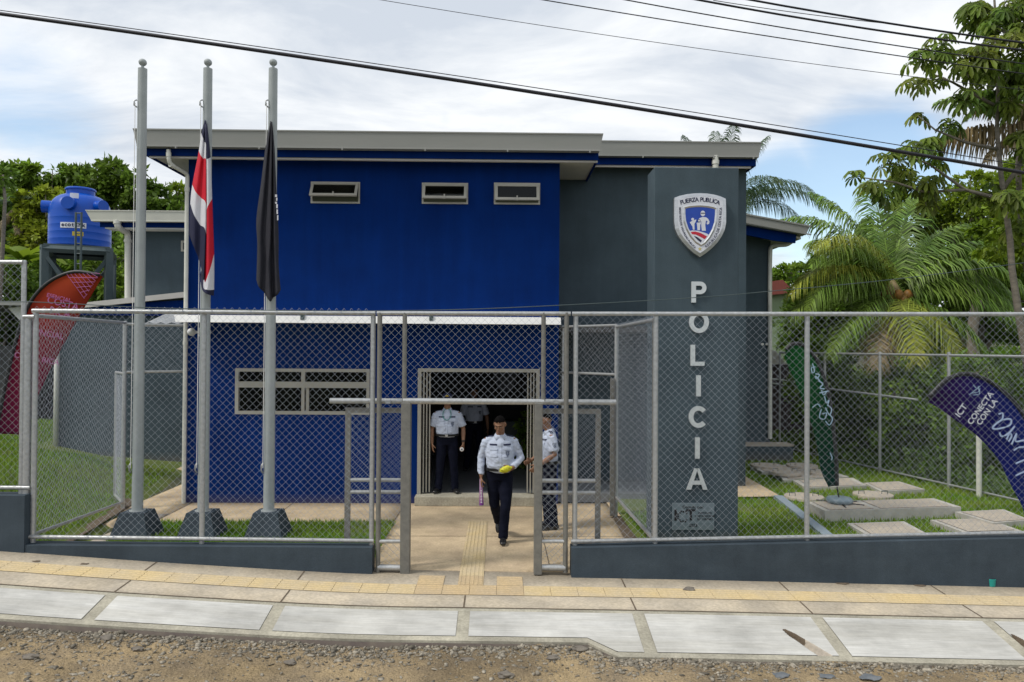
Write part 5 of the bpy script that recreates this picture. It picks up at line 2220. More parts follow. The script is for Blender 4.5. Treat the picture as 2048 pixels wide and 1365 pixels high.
for k in range(5):
    a, b = (140 + k * 8, 556 + k * 10), (198 - k * 5, 557 + k * 8)
    P0, P1 = PY(*a, Yb) + Vector((0, -.06, 0)), PY(*b, Yb) + Vector((0, -.06, 0))
    mb.tube([P0, P1], .005, 4)
mb.build('printed_grid', pink, rt)

# green banner
Yb = 11.75
c = PZ(1679, 1005, .24)
Yb = c.y
mt = grad_mat('banner_green', [(.0, S(0, 44, 42)), (1.2, S(0, 52, 24)), (2.4, S(4, 72, 22)), (3.2, S(8, 84, 24))], transl=.12)
o_ = (c.x, c.y, .22)
rt, A, B, g = banner('dark green feather banner with pale blue script on a round base', Yb,
                     [(1674, 972), (1673, 930), (1669, 880), (1664, 830), (1656, 785), (1644, 745), (1628, 712), (1604, 690), (1584, 689), (1572, 700)],
                     [(1656, 974), (1640, 940), (1634, 900), (1628, 870), (1618, 835), (1610, 810), (1596, 775), (1586, 752), (1576, 730), (1570, 715)], mt, o_, .030, .03)
MB().tube([(c.x, Yb, .25), tuple(PY(1674, 974, Yb))], .012, 8).build('stem', M['black'], rt)
mb = MB()
mb.lathe((c.x, c.y, .222), [(.10, 0), (.18, .01), (.205, .05), (.18, .095), (.10, .11), (.05, .09)], 28)
mb.build('water_base', pbr('grey_vinyl', C4(.16, .22, .26), .4, col2=C4(.2, .26, .3), scale=5), rt, True)
mb = MB()
for a in (20, 140, 260, 330):
    mb.tube([(c.x, c.y, .235), (c.x + .36 * math.cos(rad(a)), c.y + .36 * math.sin(rad(a)), .232)], .010, 6)
mb.build('base_foot', M['black'], rt)
scribble(rt, [[(1622, 727), (1626, 742), (1622, 746), (1620, 736), (1628, 734)], [(1628, 748), (1636, 750), (1630, 758), (1628, 752), (1637, 762)], [(1634, 762), (1643, 768), (1637, 776), (1646, 778)],
              [(1640, 780), (1644, 790), (1650, 784)], [(1636, 786), (1654, 782)], [(1646, 792), (1650, 806), (1655, 800), (1652, 812)], [(1648, 815), (1656, 830), (1660, 818), (1652, 810)],
              [(1640, 818), (1636, 834), (1646, 838), (1650, 826), (1642, 828)], [(1648, 842), (1656, 850), (1662, 838), (1657, 830)], [(1622, 815), (1632, 808), (1638, 814)], [(1657, 905), (1661, 914), (1660, 920)]], Yb, .0085, palebl, -.055)

# purple-blue banner
Yb = 11.6
mt = grad_mat('banner_purple', [(-1.9, S(44, 4, 66)), (-1.2, S(34, 8, 78)), (-.6, S(10, 12, 90)), (.0, S(4, 30, 108)), (.6, S(4, 56, 132))], axis=0, transl=.15)
bx = PY(2062, 1045, Yb)
o_ = (bx.x, Yb, .1)
rt, A, B, g = banner('purple to blue feather banner with white lettering at the right edge', Yb,
                     [(2078, 1050), (2082, 1000), (2082, 950), (2074, 900), (2058, 852), (2034, 812), (2000, 778), (1966, 757), (1928, 748), (1890, 762), (1858, 795)],
                     [(2046, 1040), (2040, 1012), (2026, 985), (2012, 955), (2000, 925), (1985, 903), (1965, 880), (1945, 862), (1915, 842), (1888, 822), (1860, 806)], mt, o_, .034, .05)
MB().tube([tuple(PY(2078, 1048, Yb)), (PY(2080, 1060, Yb).x, Yb, .08)], .014, 8).build('stem', M['black'], rt)
mb = MB()
mb.lathe((PY(2080, 1060, Yb).x, Yb, .08), [(.10, 0), (.18, .01), (.205, .05), (.18, .095), (.10, .11)], 24)
mb.build('water_base', M['steel_dk'], rt, True)
mb = MB()
D = Vector((0, -.075, 0))
text_into(mb, 'ICT', .14, face_front(PY(1917, 821, Yb) + D, rad(54)), .001, .002)
text_into(mb, 'CONECTA', .125, face_front(PY(1955, 816, Yb) + D, rad(54)), .001, .0018)
text_into(mb, 'CON LA', .125, face_front(PY(1968, 824, Yb) + D, rad(54)), .001, .0018)
mb.build('lettering', white_m, rt)
scribble(rt, [[(1932, 790), (1944, 780), (1954, 772)], [(1936, 786), (1950, 784), (1954, 776)], [(1940, 790), (1952, 788), (1953, 780)], [(1946, 776), (1940, 770)], [(1950, 772), (1952, 782)]], Yb, .005, palebl, -.075)
lav = pbr('banner_script', C4(.36, .44, .64), .7, col2=C4(.30, .38, .58), scale=9)
scribble(rt, [[(1990, 828), (1998, 826), (1997, 838), (1984, 848), (1978, 856), (1990, 857), (2012, 850), (2014, 838), (1996, 840), (1986, 846)],
              [(1992, 864), (1996, 872), (2010, 866), (2022, 852)], [(2006, 878), (2012, 866), (2016, 872), (2010, 882)], [(2016, 888), (2026, 866), (2024, 882), (2044, 880), (2046, 892), (2030, 894), (2020, 900)],
              [(2024, 926), (2048, 916), (2068, 908)], [(2024, 950), (2050, 938), (2070, 930)]], Yb, .014, lav, -.085)

# ------------------------------------------------------------------ water tank on its stand
YTk = 24.0
sc_ = YTk / FPX
ctr = PY(160, 500, YTk)
tz = PY(160, 497, YTk).z
R_ = 55 * sc_
h1, h2, h3 = PY(160, 428, YTk).z - tz, PY(160, 392, YTk).z - tz, PY(160, 380, YTk).z - tz
prof = [(R_ * .97, 0), (R_, .03)]
for k in range(1, 5):
    z = h1 * k / 5
    prof += [(R_, z - .02), (R_ * 1.004, z - .006), (R_ * 1.004, z + .006), (R_, z + .02)]
prof += [(R_, h1)]
for k in range(1, 7):
    a = rad(90 * k / 7)
    prof.append((R_ * (.42 + .58 * math.cos(a)), h1 + (h2 - h1) * math.sin(a)))
prof += [(R_ * .46, h2 + .02), (R_ * .46, h3 - .04), (R_ * .50, h3 - .04), (R_ * .50, h3), (R_ * .46, h3 + .03)]
tk = thing('water_tank', 'round blue plastic water tank on a steel stand behind the left lawn', 'water tank', (ctr.x, YTk, tz))
MB().lathe((ctr.x, YTk, tz), prof, 48).build('body', M['tank'], tk, 'auto')
for a in (200, 335, 280):
    aa = rad(a)
    d = Vector((math.cos(aa), math.sin(aa), 0))
    c0 = Vector((ctr.x, YTk, tz + h1 + .16)) + d * R_ * .66
    MB().tube([c0, c0 + d * .48], .19, 16).build('shoulder_port', M['tank'], tk, 'auto')
mb = MB()
def on_tank(ang, z, w, h, lift=.012):
    pts_b, pts_t = [], []
    for t in lin(-w / 2, w / 2, 8):
        a = rad(ang) + t / R_
        r = R_ + lift
        pts_b.append((ctr.x + r * math.cos(a), YTk + r * math.sin(a), tz + z - h / 2))
        pts_t.append((ctr.x + r * math.cos(a), YTk + r * math.sin(a), tz + z + h / 2))
    for i in range(8):
        mb.face([pts_b[i], pts_b[i + 1], pts_t[i + 1], pts_t[i]])
on_tank(286, .60, .72, .17)
on_tank(287, 1.52, .26, .16, -.06)
mb.build('label', white_m, tk)
mb = MB()
s = 'ecotank'
for i, ch in enumerate(s):
    a = rad(286) + (i - 3) * .095 / R_
    r = R_ + .014
    p = Vector((ctr.x + r * math.cos(a), YTk + r * math.sin(a), tz + .61))
    Mx = Matrix.Translation(p) @ Matrix.Rotation(a + rad(90), 4, 'Z') @ Matrix.Rotation(rad(90), 4, 'X')
    text_into(mb, ch, .17, Mx, .001, .006, res=3)
mb.build('lettering', M['navy'], tk)
mb = MB()
on_tank(295, .34, .30, .13)
mb.build('warning_label', pbr('yellow_label', C4(.55, .42, .02), .5, col2=C4(.5, .38, .02), scale=6), tk)
# stand
pw = PY(72, 505, YTk).x, PY(246, 505, YTk).x
st = thing('tank_stand', 'dark grey steel stand with cross braces carrying the blue water tank', 'stand', (ctr.x, YTk, 0))
d = .95
zt_ = tz - .005
c4 = Vector((ctr.x, YTk, 0))
rotA = rad(24)
cor = [c4 + Vector((d * 1.32 * math.cos(rotA + rad(45 + 90 * k)), d * 1.32 * math.sin(rotA + rad(45 + 90 * k)), 0)) for k in range(4)]
mb = MB()
pl = [(p.x, p.y) for p in cor]
for z0_, z1_ in ((zt_ - .05, zt_),):
    mb.face([(x, y, z1_) for x, y in pl])
    mb.face([(x, y, z0_) for x, y in reversed(pl)])
    for i in range(4):
        j = (i + 1) % 4
        mb.face([(pl[i][0], pl[i][1], z0_), (pl[j][0], pl[j][1], z0_), (pl[j][0], pl[j][1], z1_), (pl[i][0], pl[i][1], z1_)])
mb.build('deck', M['steel_dk'], st)


def beam(root, a, b, w, name, mat='steel_dk'):
    a, b = Vector(a), Vector(b)
    mb = MB()
    s2 = w / 2 * 1.414
    mb.tube([a, b], s2, 4)
    return mb.build(name, M[mat], root)


for k in range(4):
    p, q2 = cor[k], cor[(k + 1) % 4]
    beam(st, (p.x * .97 + c4.x * .03, p.y * .97 + c4.y * .03, -.1), (p.x * .97 + c4.x * .03, p.y * .97 + c4.y * .03, zt_ - .05), .20, 'leg')
    beam(st, (p.x, p.y, zt_ - .16), (q2.x, q2.y, zt_ - .16), .16, 'beam')
    for z0_, z1_ in ((2.9, zt_ - .3), (.6, 2.7)):
        beam(st, (p.x, p.y, z0_), (q2.x, q2.y, z1_), .11, 'brace')
        beam(st, (q2.x, q2.y, z0_), (p.x, p.y, z1_), .11, 'brace')
    beam(st, (p.x, p.y, 2.8), (q2.x, q2.y, 2.8), .11, 'beam')
# ladder in front
lp0, lp1 = PY(152, 425, 22.4), PY(163, 425, 22.4)
ld = thing('ladder', 'narrow steel ladder fixed in front of the blue water tank', 'ladder', (lp0.x, 22.4, 0))
for p in (lp0, lp1):
    beam(ld, (p.x, 22.4, -.05), (p.x, 22.4, p.z), .05, 'stile')
mb = MB()
z = .3
while z < lp0.z:
    mb.tube([(lp0.x, 22.4, z), (lp1.x, 22.4, z)], .018, 6)
    z += .3
mb.build('rung', M['steel_dk'], ld)

# ------------------------------------------------------------------ overhead cables
def cable(label, a, b, Y, r, sag, name='power_cable', group='overhead cables crossing above the station', ext=.6):
    A, B = PY(a[0], a[1], Y), PY(b[0], b[1], Y)
    d = B - A
    pts = []
    for t in lin(-ext, 1 + ext, 40):
        p = A + d * t
        p.z += -sag * 4 * t * (1 - t)
        pts.append(p)
    o = MB().tube(pts, r, 6).build(name, M['cable'], None, True)
    return tag(o, label, 'cable', group)


cable('thick black cable bundle slanting across the whole view', (0, 28), (2048, 346), 7.6, .0185, -.045)
cable('thin wire running just above the thick cable bundle', (0, 21), (2048, 332), 7.7, .0045, -.04)
cable('uppermost black cable at the top right', (1500, 0), (2048, 86), 8.2, .011, .02, ext=2)
cable('black cable second from the top at the upper right', (1395, 0), (2048, 101), 8.2, .011, .03, ext=2)
cable('thin wire rising to meet the uppermost cable', (1470, 8), (1760, 46), 8.3, .004, .01, ext=.15)
cable('black wire third from the top at the upper right', (1250, 0), (2048, 128), 8.4, .0065, .03, ext=1.5)
cable('black wire fourth from the top, running into the palmate tree', (1085, 0), (2048, 148), 8.6, .006, .02, ext=1.2)
cable('thinnest wire, lowest of the upper right group', (760, 0), (2048, 180), 9, .0035, .05, ext=.8)
P_ = [PY(x, y, Y) for x, y, Y in ((-300, 628, 8.7), (0, 604, 8.72), (300, 616, 8.74), (620, 622, 8.76), (900, 620, 8.78), (1180, 608, 8.9), (1400, 595, 9.3), (1540, 583, 9.6), (1780, 560, 10.4), (2048, 526, 11.3), (2300, 490, 12))]
P_ = [r[0] for r in smooth_rows([P_, [v + Vector((0, 0, .001)) for v in P_]], 5)]
o = MB().tube(P_, .0055, 6).build('drop_cable', M['steel_dk'], None, True)
tag(o, 'sagging service cable passing over the letter P of the pillar', 'cable', 'overhead cables crossing above the station')
# ------------------------------------------------------------------ vegetation
LEAF = np.array([[0, 0, 0], [.28, .42, .05], [0, 1, -.04], [-.28, .42, .05], [0, .45, -.03]])      # folded leaf, unit length
LEAF_F = np.array([[0, 1, 4], [1, 2, 4], [2, 3, 4], [3, 0, 4]])


def leaf_cloud(P, size, seed, droop=.5, aspect=1.0, out=None):
    "one folded leaf at every point of P (n,3), out: outward directions"
    rs = np.random.RandomState(seed)
    n = len(P)
    d = rs.normal(size=(n, 3))
    if out is not None:
        d = d * .7 + out * 1.0
    d[:, 2] -= droop * np.abs(rs.normal(size=n)) * .8
    d /= np.linalg.norm(d, axis=1, keepdims=True) + 1e-9
    up = rs.normal(size=(n, 3)) * .45 + np.array([0, 0, 1.0])
    s = np.cross(d, up)
    s /= np.linalg.norm(s, axis=1, keepdims=True) + 1e-9
    u = np.cross(s, d)
    sz = size * (.42 + 1.1 * rs.rand(n) ** 1.4)
    V = (P[:, None, :] + sz[:, None, None] * (LEAF[None, :, 0:1] * s[:, None, :] * aspect + LEAF[None, :, 1:2] * d[:, None, :] + LEAF[None, :, 2:3] * u[:, None, :]))
    F = LEAF_F[None] + 5 * np.arange(n)[:, None, None]
    return V.reshape(-1, 3), F.reshape(-1, 3)


def crown_points(blobs, n, seed, flat=1.0, shell=.55, sub=14, subr=.36):
    "points in clumps spread over the ellipsoid blobs (centre, radii)"
    rs = np.random.RandomState(seed)
    vol = np.array([b[1][0] * b[1][2] for b in blobs])
    cnt = (n * vol / vol.sum()).astype(int)
    PP, OO = [], []
    for (c, r), k in zip(blobs, cnt):
        r = np.array(r)
        d = rs.normal(size=(sub, 3))
        d /= np.linalg.norm(d, axis=1, keepdims=True)
        cl = d * (shell + .42 * rs.rand(sub, 1))
        cr = subr * (.6 + .8 * rs.rand(sub))
        w = rs.randint(0, sub, k)
        q = rs.normal(size=(k, 3))
        q /= np.linalg.norm(q, axis=1, keepdims=True)
        q = q * (rs.rand(k, 1) ** (1 / 2.2)) * cr[w][:, None]
        p = (cl[w] + q * np.array([1, 1, .75]) * flat)
        PP.append(np.array(c) + p * r)
        o = p / (np.linalg.norm(p, axis=1, keepdims=True) + 1e-6)
        OO.append(o)
    return np.concatenate(PP), np.concatenate(OO)


def trunk_mesh(root, base, top, r0, r1, limbs, mat, seed=0, name='trunk'):
    rs = random.Random(seed)
    mb = MB()
    base, top = Vector(base), Vector(top)
    pts, rr = [], []
    for t in lin(0, 1, 8):
        p = base.lerp(top, t) + Vector((rs.uniform(-1, 1), rs.uniform(-1, 1), 0)) * r0 * .5 * math.sin(t * 3.1)
        pts.append(p)
        rr.append(r0 + (r1 - r0) * t)
    mb.tube(pts, rr, 10)
    for b in limbs:
        b = Vector(b)
        t = rs.uniform(.5, .98)
        a = base.lerp(top, t)
        mid = a.lerp(b, .5) + Vector((0, 0, .12 * (b - a).length))
        mb.tube([a, a.lerp(mid, .5), mid, b], [r1 * .75, r1 * .6, r1 * .42, r1 * .16], 7)
    mb.build(name, mat, root, True)


def tree(name, label, Y, blobs_px, n, leaf, mat, base_px, seed, ground=0.0, cat='tree', group=None, depth=1.0, bark='bark', r0=.22, flat=1.0, sub=16, subr=.36, droop=.5, trunk=True, shell=.55):
    s = Y / FPX
    blobs = []
    rs = random.Random(seed)
    for bx, by, rx, ry in blobs_px:
        yy = Y + rs.uniform(-.5, .5) * rx * s * depth
        c = PY(bx, by, yy)
        blobs.append((tuple(c), (rx * s, (rx + ry) * .5 * s * depth, ry * s)))
    bx = PY(base_px, 700, Y).x
    root = thing(name, label, cat, (bx, Y, ground), group)
    P, O = crown_points(blobs, n, seed, flat, shell, sub, subr)
    V, F = leaf_cloud(P, leaf, seed + 1, droop, out=O)
    link('crown', np_mesh('crown', V, F), mat, root)
    if trunk:
        top = sum((Vector(b[0]) for b in blobs), Vector()) / len(blobs)
        limbs = [Vector(b[0]) for b in blobs]
        # extra twigs into each blob
        for b in blobs:
            for _ in range(3):
                d = Vector((rs.gauss(0, 1), rs.gauss(0, 1), rs.gauss(0, 1))).normalized() * .7
                limbs.append(Vector((b[0][0] + d.x * b[1][0], b[0][1] + d.y * b[1][1], b[0][2] + d.z * b[1][2])))
        trunk_mesh(root, (bx, Y, ground - .2), top, r0, r0 * .5, limbs, M[bark], seed)
    return root


TG = 'trees beyond the left lawn'
tree('spreading_tree', 'pale green tree with a wide layered crown at the far left skyline', 46,
     [(95, 352, 75, 22), (55, 372, 45, 18), (150, 362, 52, 22), (110, 385, 70, 22), (40, 398, 36, 16), (180, 385, 40, 20), (95, 420, 80, 28)], 9000, .34, M['lf_mid'], 100, 3, group=TG, flat=.9, r0=.3, sub=22, subr=.3)
tree('broadleaf_tree', 'dense dark tree behind the leftmost flagpole', 38,
     [(215, 372, 48, 42), (270, 378, 50, 40), (318, 405, 45, 38), (180, 405, 45, 45), (245, 425, 75, 50), (320, 450, 55, 45), (200, 470, 60, 50), (360, 425, 26, 30), (232, 348, 20, 20), (165, 358, 26, 24)],
     17000, .30, M['lf_dark'], 250, 7, group=TG, r0=.32, sub=24, subr=.3)
tree('broadleaf_tree', 'yellow-green tree just behind the blue water tank', 30,
     [(92, 402, 42, 26), (60, 440, 40, 34), (105, 440, 36, 42), (85, 485, 50, 38), (140, 470, 40, 45), (52, 412, 24, 18), (130, 415, 26, 26)], 10000, .22, M['lf_yel'], 95, 11, group=TG, sub=20, subr=.32)
tree('broadleaf_tree', 'dark tree cut by the left edge of the view', 33,
     [(-30, 420, 60, 60), (10, 450, 36, 40), (-20, 350, 40, 24), (5, 345, 14, 14), (20, 500, 40, 36)], 8000, .25, M['lf_dark'], -30, 13, group=TG)
tree('broadleaf_tree', 'small light green tree right beside the left roof edge', 44,
     [(358, 385, 22, 18), (372, 415, 24, 24), (345, 430, 24, 20), (400, 440, 40, 30)], 3000, .26, M['lf_bright'], 372, 17, group=TG)
tree('bush', 'mass of green bushes behind the legs of the tank stand', 29,
     [(110, 560, 60, 50), (190, 550, 60, 52), (240, 600, 50, 60), (150, 620, 90, 50), (60, 590, 50, 50), (255, 510, 28, 40)], 13000, .20, M['lf_mid'], 160, 19, cat='bush', r0=.1, sub=26, subr=.3)
tree('bush', 'dark green bush behind the fence at the left edge', 25,
     [(10, 590, 60, 50), (-20, 650, 60, 60), (50, 640, 40, 60), (20, 550, 40, 30)], 9000, .17, M['lf_dark'], 10, 23, cat='bush', r0=.08, sub=24)
tree('bush', 'lighter bush in front of the tank stand legs', 26,
     [(75, 690, 40, 50), (30, 700, 40, 50), (110, 700, 40, 50)], 5000, .16, M['lf_mid'], 70, 29, cat='bush', r0=.06)


def frond_into(mb_lists, base, az, el, length, droop, leaflet, n, seed, width=.035, hang=.6, stiff=1.0, rachis=.025, gap=.08):
    "one pinnate palm frond: curved rachis with drooping leaflets"
    rs = random.Random(seed)
    V, F = mb_lists
    base = Vector(base)
    dh = Vector((math.cos(az), math.sin(az), 0))
    side = Vector((-math.sin(az), math.cos(az), 0))
    pts = []
    p = base.copy()
    e = el
    N = 16
    for i in range(N + 1):
        pts.append(p.copy())
        e -= droop / N * (.4 + 1.2 * i / N)
        p = p + (dh * math.cos(e) + Vector((0, 0, 1)) * math.sin(e)) * (length / N)
    # rachis
    for i in range(N):
        a, b = pts[i], pts[i + 1]
        r0, r1 = rachis * (1 - i / N * .8), rachis * (1 - (i + 1) / N * .8)
        n0 = len(V)
        for q, r in ((a, r0), (b, r1)):
            V.extend([q + side * r, q + Vector((0, 0, r * .8)), q - side * r, q - Vector((0, 0, r * .8))])
        for k in range(4):
            j = (k + 1) % 4
            F.append((n0 + k, n0 + j, n0 + 4 + j, n0 + 4 + k))
    for i in range(n):
        t = gap + (1 - gap) * (i + rs.random() * .6) / n
        f = t * N
        k = min(N - 1, int(f))
        c = pts[k].lerp(pts[k + 1], f - k)
        tang = (pts[k + 1] - pts[k]).normalized()
        up = side.cross(tang)
        if up.z < 0:
            up = -up
        ll = leaflet * (math.sin(math.pi * min(1, .12 + t * .86)) ** .55) * rs.uniform(.82, 1.1)
        for s in (-1, 1):
            d = (side * s * (1.0 + rs.uniform(-.12, .12)) + tang * (.45 + .5 * t) + up * rs.uniform(-.05, .25) * stiff).normalized()
            w = width * rs.uniform(.75, 1.2)
            a0 = c
            d1 = d
            hg = hang * rs.uniform(.7, 1.25)
            d2 = (d + Vector((0, 0, -hg))).normalized()
            d3 = (d + Vector((0, 0, -hg * 2.4))).normalized()
            a1 = a0 + d1 * ll * .35
            a2 = a1 + d2 * ll * .35
            a3 = a2 + d3 * ll * .32
            wv = tang * w
            n0 = len(V)
            V.extend([a0 - wv * .5, a0 + wv * .5, a1 - wv, a1 + wv, a2 - wv * .75, a2 + wv * .75, a3, a3])
            F.extend([(n0, n0 + 1, n0 + 3, n0 + 2), (n0 + 2, n0 + 3, n0 + 5, n0 + 4), (n0 + 4, n0 + 5, n0 + 7, n0 + 6)])


def frond(root, mat, *a, name='frond', **k):
    V, F = [], []
    frond_into((V, F), *a, **k)
    me = np_mesh(name, [tuple(v) for v in V], F)
    return link(name, me, mat, root)


# big coconut palm at the right ------------------------------------------------------
YPm = 18.5
hc = PY(1782, 588, YPm)
pal = thing('coconut_palm', 'large coconut palm with yellowing drooping fronds and orange coconuts', 'palm tree', (hc.x, YPm, 0))
mb = MB()
mb.tube([(hc.x + .1, YPm + .1, -.2), (hc.x + .05, YPm + .05, hc.z * .5), (hc.x, YPm, hc.z)], [.20, .16, .17], 12)
mb.build('trunk', M['bark'], pal, True)
FR_SPEC = [  # azimuth (0 = +x right, -90 towards camera), elevation, length, droop, material
    (95, 84, 3.2, .6, 'frond'), (172, 66, 3.5, 1.35, 'frond'), (10, 62, 3.3, 1.2, 'frond'), (-152, 58, 3.4, 1.8, 'frond_y'),
    (-12, 56, 3.3, 1.7, 'frond'), (195, 36, 3.3, 1.7, 'frond_y'), (-8, 34, 3.3, 1.8, 'frond'), (-165, 14, 3.2, 1.2, 'frond'), (-22, 8, 3.4, 1.3, 'frond'),
    (-158, 30, 3.3, 1.9, 'frond'), (-18, 22, 3.3, 1.7, 'frond'), (-100, -20, 2.6, 1.1, 'frond_y'), (-62, -22, 2.7, 1.1, 'frond_y'), (-150, -12, 3.0, 1.0, 'frond'),
    (-30, -16, 3.0, 1.1, 'frond'), (120, 60, 3.0, 1.2, 'frond'), (60, 58, 3.1, 1.2, 'frond'), (80, 30, 3.0, 1.5, 'frond'), (130, 20, 3.0, 1.6, 'frond'),
    (150, 74, 3.3, .8, 'frond'), (35, 78, 3.2, .7, 'frond'), (70, 70, 3.0, 1.2, 'frond'), (205, 50, 3.2, 1.7, 'frond'), (-24, 44, 3.3, 2.0, 'frond'), (110, 52, 3.0, 1.6, 'frond'),
    (-128, -32, 2.6, .7, 'frond_dry')]
for i, (az, el, L, dr, mt) in enumerate(FR_SPEC):
    frond(pal, M[mt], (hc.x, hc.y, hc.z + .05), rad(az), rad(el), L, dr, .98, 96, 100 + i, width=.016, hang=1.0, rachis=.028)
mb = MB()
mb.tube([(hc.x, YPm, hc.z - .5), (hc.x, YPm, hc.z - .2), (hc.x, YPm - .02, hc.z + .05), (hc.x, YPm, hc.z + .35)], [.20, .27, .24, .08], 14)
mb.build('crown_core', M['frond_dry'], pal, True)
for i in range(8):
    a = rad(-160 + i * 20)
    c = hc + Vector((math.cos(a) * .30, math.sin(a) * .26 - .20, -.06 - .13 * (i % 3)))
    MB().ell(c, (.115, .115, .14), 12).build('coconut', M['coconut'], pal, True)
# second palm behind the roof
YQ = 27
hq = PY(1448, 425, YQ)
pq = thing('coconut_palm', 'dark coconut palm rising behind the roof and the sign pillar', 'palm tree', (hq.x, YQ, 0))
MB().tube([(hq.x - .3, YQ, -.2), (hq.x - .1, YQ, hq.z * .5), tuple(hq)], [.2, .15, .14], 10).build('trunk', M['bark'], pq, True)
for i, (az, el, L, dr) in enumerate([(-8, 50, 3.9, 1.9), (5, 30, 3.4, 1.7), (-60, 50, 3.0, 1.6), (100, 86, 3.2, .35), (175, 62, 3.5, .8), (150, 55, 3.0, .9), (60, 76, 3.1, .4), (200, 15, 3.0, 1.2), (-90, 30, 3, 1.8), (-70, 88, 3.1, .35), (20, 52, 3.0, 1.6), (178, 76, 3.2, .6), (5, 74, 3.3, .6), (-12, 40, 3.8, 1.7)]):
    frond(pq, M['frond_d'], tuple(hq), rad(az), rad(el), L, dr, .92, 76, 200 + i, width=.016, hang=.95)
# palm with dead fronds at the right edge
YD = 15.0
hd = PY(2105, 268, YD)
pd_ = thing('coconut_palm', 'palm with brown dead fronds hanging like a curtain at the right edge', 'palm tree', (hd.x, YD, 0))
MB().tube([(hd.x, YD, -.2), (hd.x + .1, YD, hd.z * .5), tuple(hd)], [.18, .15, .15], 10).build('trunk', M['bark_pale'], pd_, True)
frond(pd_, M['frond_dry'], tuple(hd + Vector((0, 0, .05))), rad(183), rad(6), 2.35, .45, 1.0, 120, 301, width=.017, hang=3.2, name='dead_frond')
frond(pd_, M['frond_dry'], tuple(hd + Vector((0, -.1, .2))), rad(190), rad(25), 2.1, 1.0, .55, 60, 302, width=.025, hang=1.4, name='dead_frond')
frond(pd_, M['frond_dry'], tuple(hd + Vector((0, -.1, -.1))), rad(200), rad(2), 2.2, .9, .6, 70, 303, width=.022, hang=2.0, name='dead_frond')
for i, (az, el, L, dr) in enumerate([(200, 60, 2.4, 1.2), (160, 50, 2.4, 1.2), (-100, 55, 2.5, 1.4), (-20, 50, 2.5, 1.4), (90, 60, 2.5, 1)]):
    frond(pd_, M['frond'], tuple(hd), rad(az), rad(el), L, dr, .7, 48, 310 + i, width=.024, hang=.8)

# palmate-leaved tree at the right ------------------------------------------------------
YC = 13.6
rsC = random.Random(77)


def palmate(V, F, c, nrm, R, seed):
    "umbrella-like leaf of 9 drooping lobes round a stalk end"
    rs = random.Random(seed)
    nrm = Vector(nrm).normalized()
    a = nrm.cross(Vector((.3, .2, 1))).normalized()
    b = nrm.cross(a)
    k0 = rs.random() * 6.28
    nl = 9
    for k in range(nl):
        an = k0 + k * 2 * math.pi / (nl + .7)
        d = a * math.cos(an) + b * math.sin(an)
        t = nrm.cross(d)
        L = R * rs.uniform(.8, 1.1)
        w = L * .17
        dr = rs.uniform(.25, .6)
        q0 = c
        q1 = c + d * L * .5 + nrm * .02 * L
        q2 = c + d * L * .85 - nrm * L * .08 + Vector((0, 0, -L * dr * .5))
        q3 = c + d * L * .98 - nrm * L * .14 + Vector((0, 0, -L * dr))
        n0 = len(V)
        V.extend([q0, q1 - t * w * .6, q1 + t * w * .6, q1 + nrm * -.02, q2 - t * w, q2 + t * w, q2 - nrm * .03, q3])
        F.extend([(n0, n0 + 3, n0 + 1), (n0, n0 + 2, n0 + 3), (n0 + 1, n0 + 3, n0 + 6), (n0 + 1, n0 + 6, n0 + 4), (n0 + 3, n0 + 2, n0 + 5), (n0 + 3, n0 + 5, n0 + 6), (n0 + 4, n0 + 6, n0 + 7), (n0 + 6, n0 + 5, n0 + 7)])


CL = [(1848, 165, 46, 4), (1880, 105, 38, 4), (1838, 118, 26, 2), (1930, 122, 48, 5), (1985, 118, 55, 6), (2030, 70, 60, 6), (1962, 45, 45, 5), (2010, 155, 55, 5), (1930, 200, 30, 2), (1975, 200, 46, 4),
      (2034, 205, 40, 3), (1862, 285, 42, 4), (1812, 305, 34, 3), (1898, 245, 30, 2), (1780, 325, 32, 2), (1712, 350, 20, 1), (1800, 352, 46, 5), (1842, 375, 50, 5), (1745, 372, 30, 2), (1868, 322, 34, 3),
      (1950, 15, 36, 4), (2042, 275, 40, 3), (2030, 395, 44, 4), (1975, 395, 40, 3), (2045, 455, 40, 3), (2040, 10, 50, 5), (1855, 395, 42, 3), (1775, 385, 32, 2), (2045, 150, 36, 4), (1960, 150, 40, 4), (1835, 232, 14, 1), (2000, 30, 50, 5)]
crt = thing('palmate_tree', 'tall thin-stemmed tree with big umbrella-like leaves at the right', 'tree', (PY(2050, 700, YC).x, YC, 0))
V, F = [], []
stalks = MB()
tips = []
for i, (x, y, r, n) in enumerate(CL):
    yy = YC + rsC.uniform(-.7, .7)
    c0 = PY(x, y, yy)
    R = r * YC / FPX
    tips.append(c0)
    for k in range(int(n * (4.6 if x > 1900 else 3.0))):
        d = Vector((rsC.gauss(0, 1), rsC.gauss(0, 1), rsC.gauss(0, .8))).normalized()
        c = c0 + d * R * rsC.uniform(.15, .95)
        nr = (Vector((0, 0, 1)) + d * .8 + Vector((0, -.35, 0))).normalized()
        palmate(V, F, c, nr, rsC.uniform(.15, .26), i * 50 + k)
        stalks.tube([c0 - Vector((0, 0, .05)), c0.lerp(c, .6), c], .007, 4)
link('crown', np_mesh('crown', [tuple(v) for v in V], F), M['lf_cec'], crt)
stalks.build('leaf_stalks', M['bark_pale'], crt)
mb = MB()
def pxline(p, Y):
    return [PY(x, y, Y) for x, y in p]
mb.tube(pxline([(2058, 760), (2050, 700), (2036, 620), (2024, 540), (2020, 480), (2010, 410), (2002, 350), (1994, 260), (1996, 180), (1994, 90), (1990, 20), (1985, -60)], YC), [.070, .066, .062, .056, .052, .046, .042, .036, .030, .026, .02, .014], 10)
mb.tube(pxline([(2005, 380), (2040, 330), (2060, 240)], YC), [.045, .04, .03], 8)
